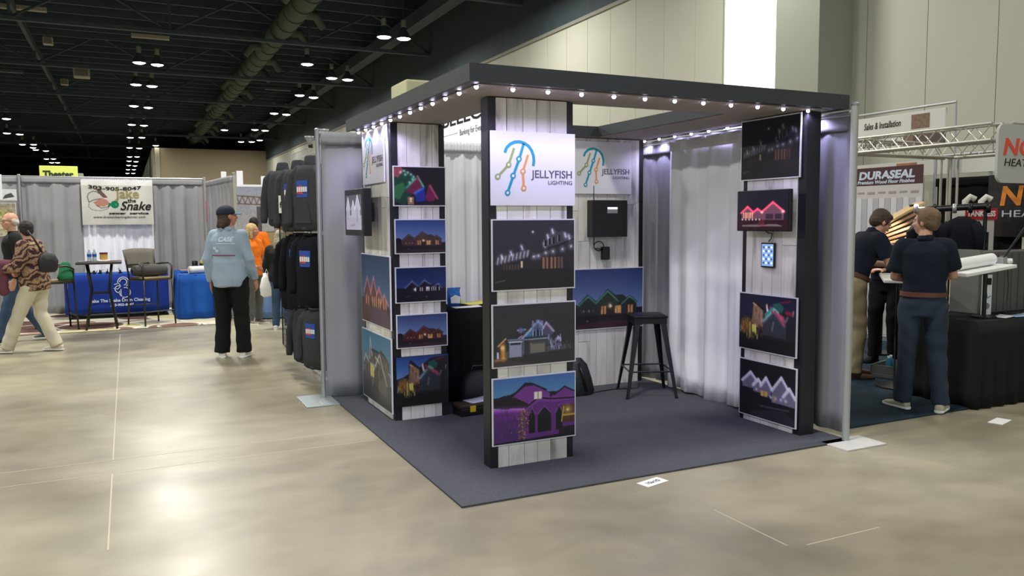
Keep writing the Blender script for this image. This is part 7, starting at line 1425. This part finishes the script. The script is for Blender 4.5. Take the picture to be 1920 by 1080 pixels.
# --- right: man with folded arms, back to us
r, q = person('man in dark shirt and slate jeans with folded arms, back to us', (5.98, 4.52, 0.01), math.radians(-50), 1.70,
    dict(pelvis=(0, 0, 0.94), chest=(0, -0.01, 1.27), neck=(0, 0.0, 1.475), head=(0.0, 0.03, 1.625), head_yaw=math.radians(62), elbowR=(0.222, 0.06, 1.17), wristR=(0.02, 0.22, 1.14), elbowL=(-0.228, 0.06, 1.15), wristL=(-0.03, 0.24, 1.10),
         kneeR=(0.12, 0.01, 0.49), ankleR=(0.16, -0.02, 0.09), kneeL=(-0.11, 0.01, 0.49), ankleL=(-0.14, 0.02, 0.09), toeR=0.25, toeL=-0.75, palmR=(0, -1, 0), palmL=(0, -1, 0), thumbR=(0, 0, 1), thumbL=(0, 0, 1)),
    dict(hair='short', hairm=LBH, shirt=NAV, shirt_g=0.024, sleeve='short', sleeve_g=0.020, pants=DJ, pant_g=0.014, cuff=0.075, shoes=mat('worn_white_shoe', (0.72, 0.70, 0.60), 0.6), belt=BBT, bulk=1.0, sw=0.162, collar=NAV, skin=SKIN, wr=0.006))
# --- man in khaki leaning
r, q = person('man with glasses, navy shirt and khaki trousers leaning over the white table', (6.66, 5.80, 0.01), math.radians(-114), 1.80,
    dict(pelvis=(0, -0.06, 0.94), chest=(0, 0.06, 1.24), neck=(0, 0.15, 1.425), head=(0.0, 0.225, 1.53), head_pitch=math.radians(-36), head_yaw=math.radians(4), elbowR=(0.24, 0.20, 1.14), wristR=(0.16, 0.44, 1.10), elbowL=(-0.24, 0.20, 1.12), wristL=(-0.10, 0.44, 1.10),
         kneeR=(0.11, -0.02, 0.49), ankleR=(0.12, -0.06, 0.09), kneeL=(-0.10, 0.02, 0.49), ankleL=(-0.10, 0.04, 0.09), toeR=0.1, toeL=-0.1, palmR=(0, 0, -1), palmL=(0, 0, -1), thumbR=(-1, 0, 0), thumbL=(1, 0, 0)),
    dict(hair='short', hairm=BRH, glasses=True, shirt=NAV, shirt_g=0.018, sleeve='short', pants=KHA, pant_g=0.018, cuff=0.080, shoes=BRS, sole=mat('dark_sole', (0.15, 0.12, 0.10), 0.6), belt=BBT, collar=NAV, bulk=1.05, skin=SKIN))
# --- bearded man bending behind
r, q = person('grey bearded man in navy and black bending behind the white table', (7.60, 6.22, 0.01), math.radians(112), 1.72,
    dict(pelvis=(0, -0.08, 0.93), chest=(0, 0.10, 1.19), neck=(0, 0.24, 1.33), head=(0.0, 0.33, 1.39), head_pitch=math.radians(-48), elbowR=(0.24, 0.26, 1.06), wristR=(0.16, 0.44, 1.07), elbowL=(-0.24, 0.26, 1.06), wristL=(-0.12, 0.44, 1.08), palmR=(0, 0, -1), palmL=(0, 0, -1)),
    dict(hair='short', hairm=GRB, beard=GRB, shirt=mat('dark_navy_shirt', (0.10, 0.11, 0.20), 0.85, var=0.1), sleeve='long', pants=BKP, shoes=BKP, sole=BKP, bulk=1.05, skin=SKIN), 0.010)
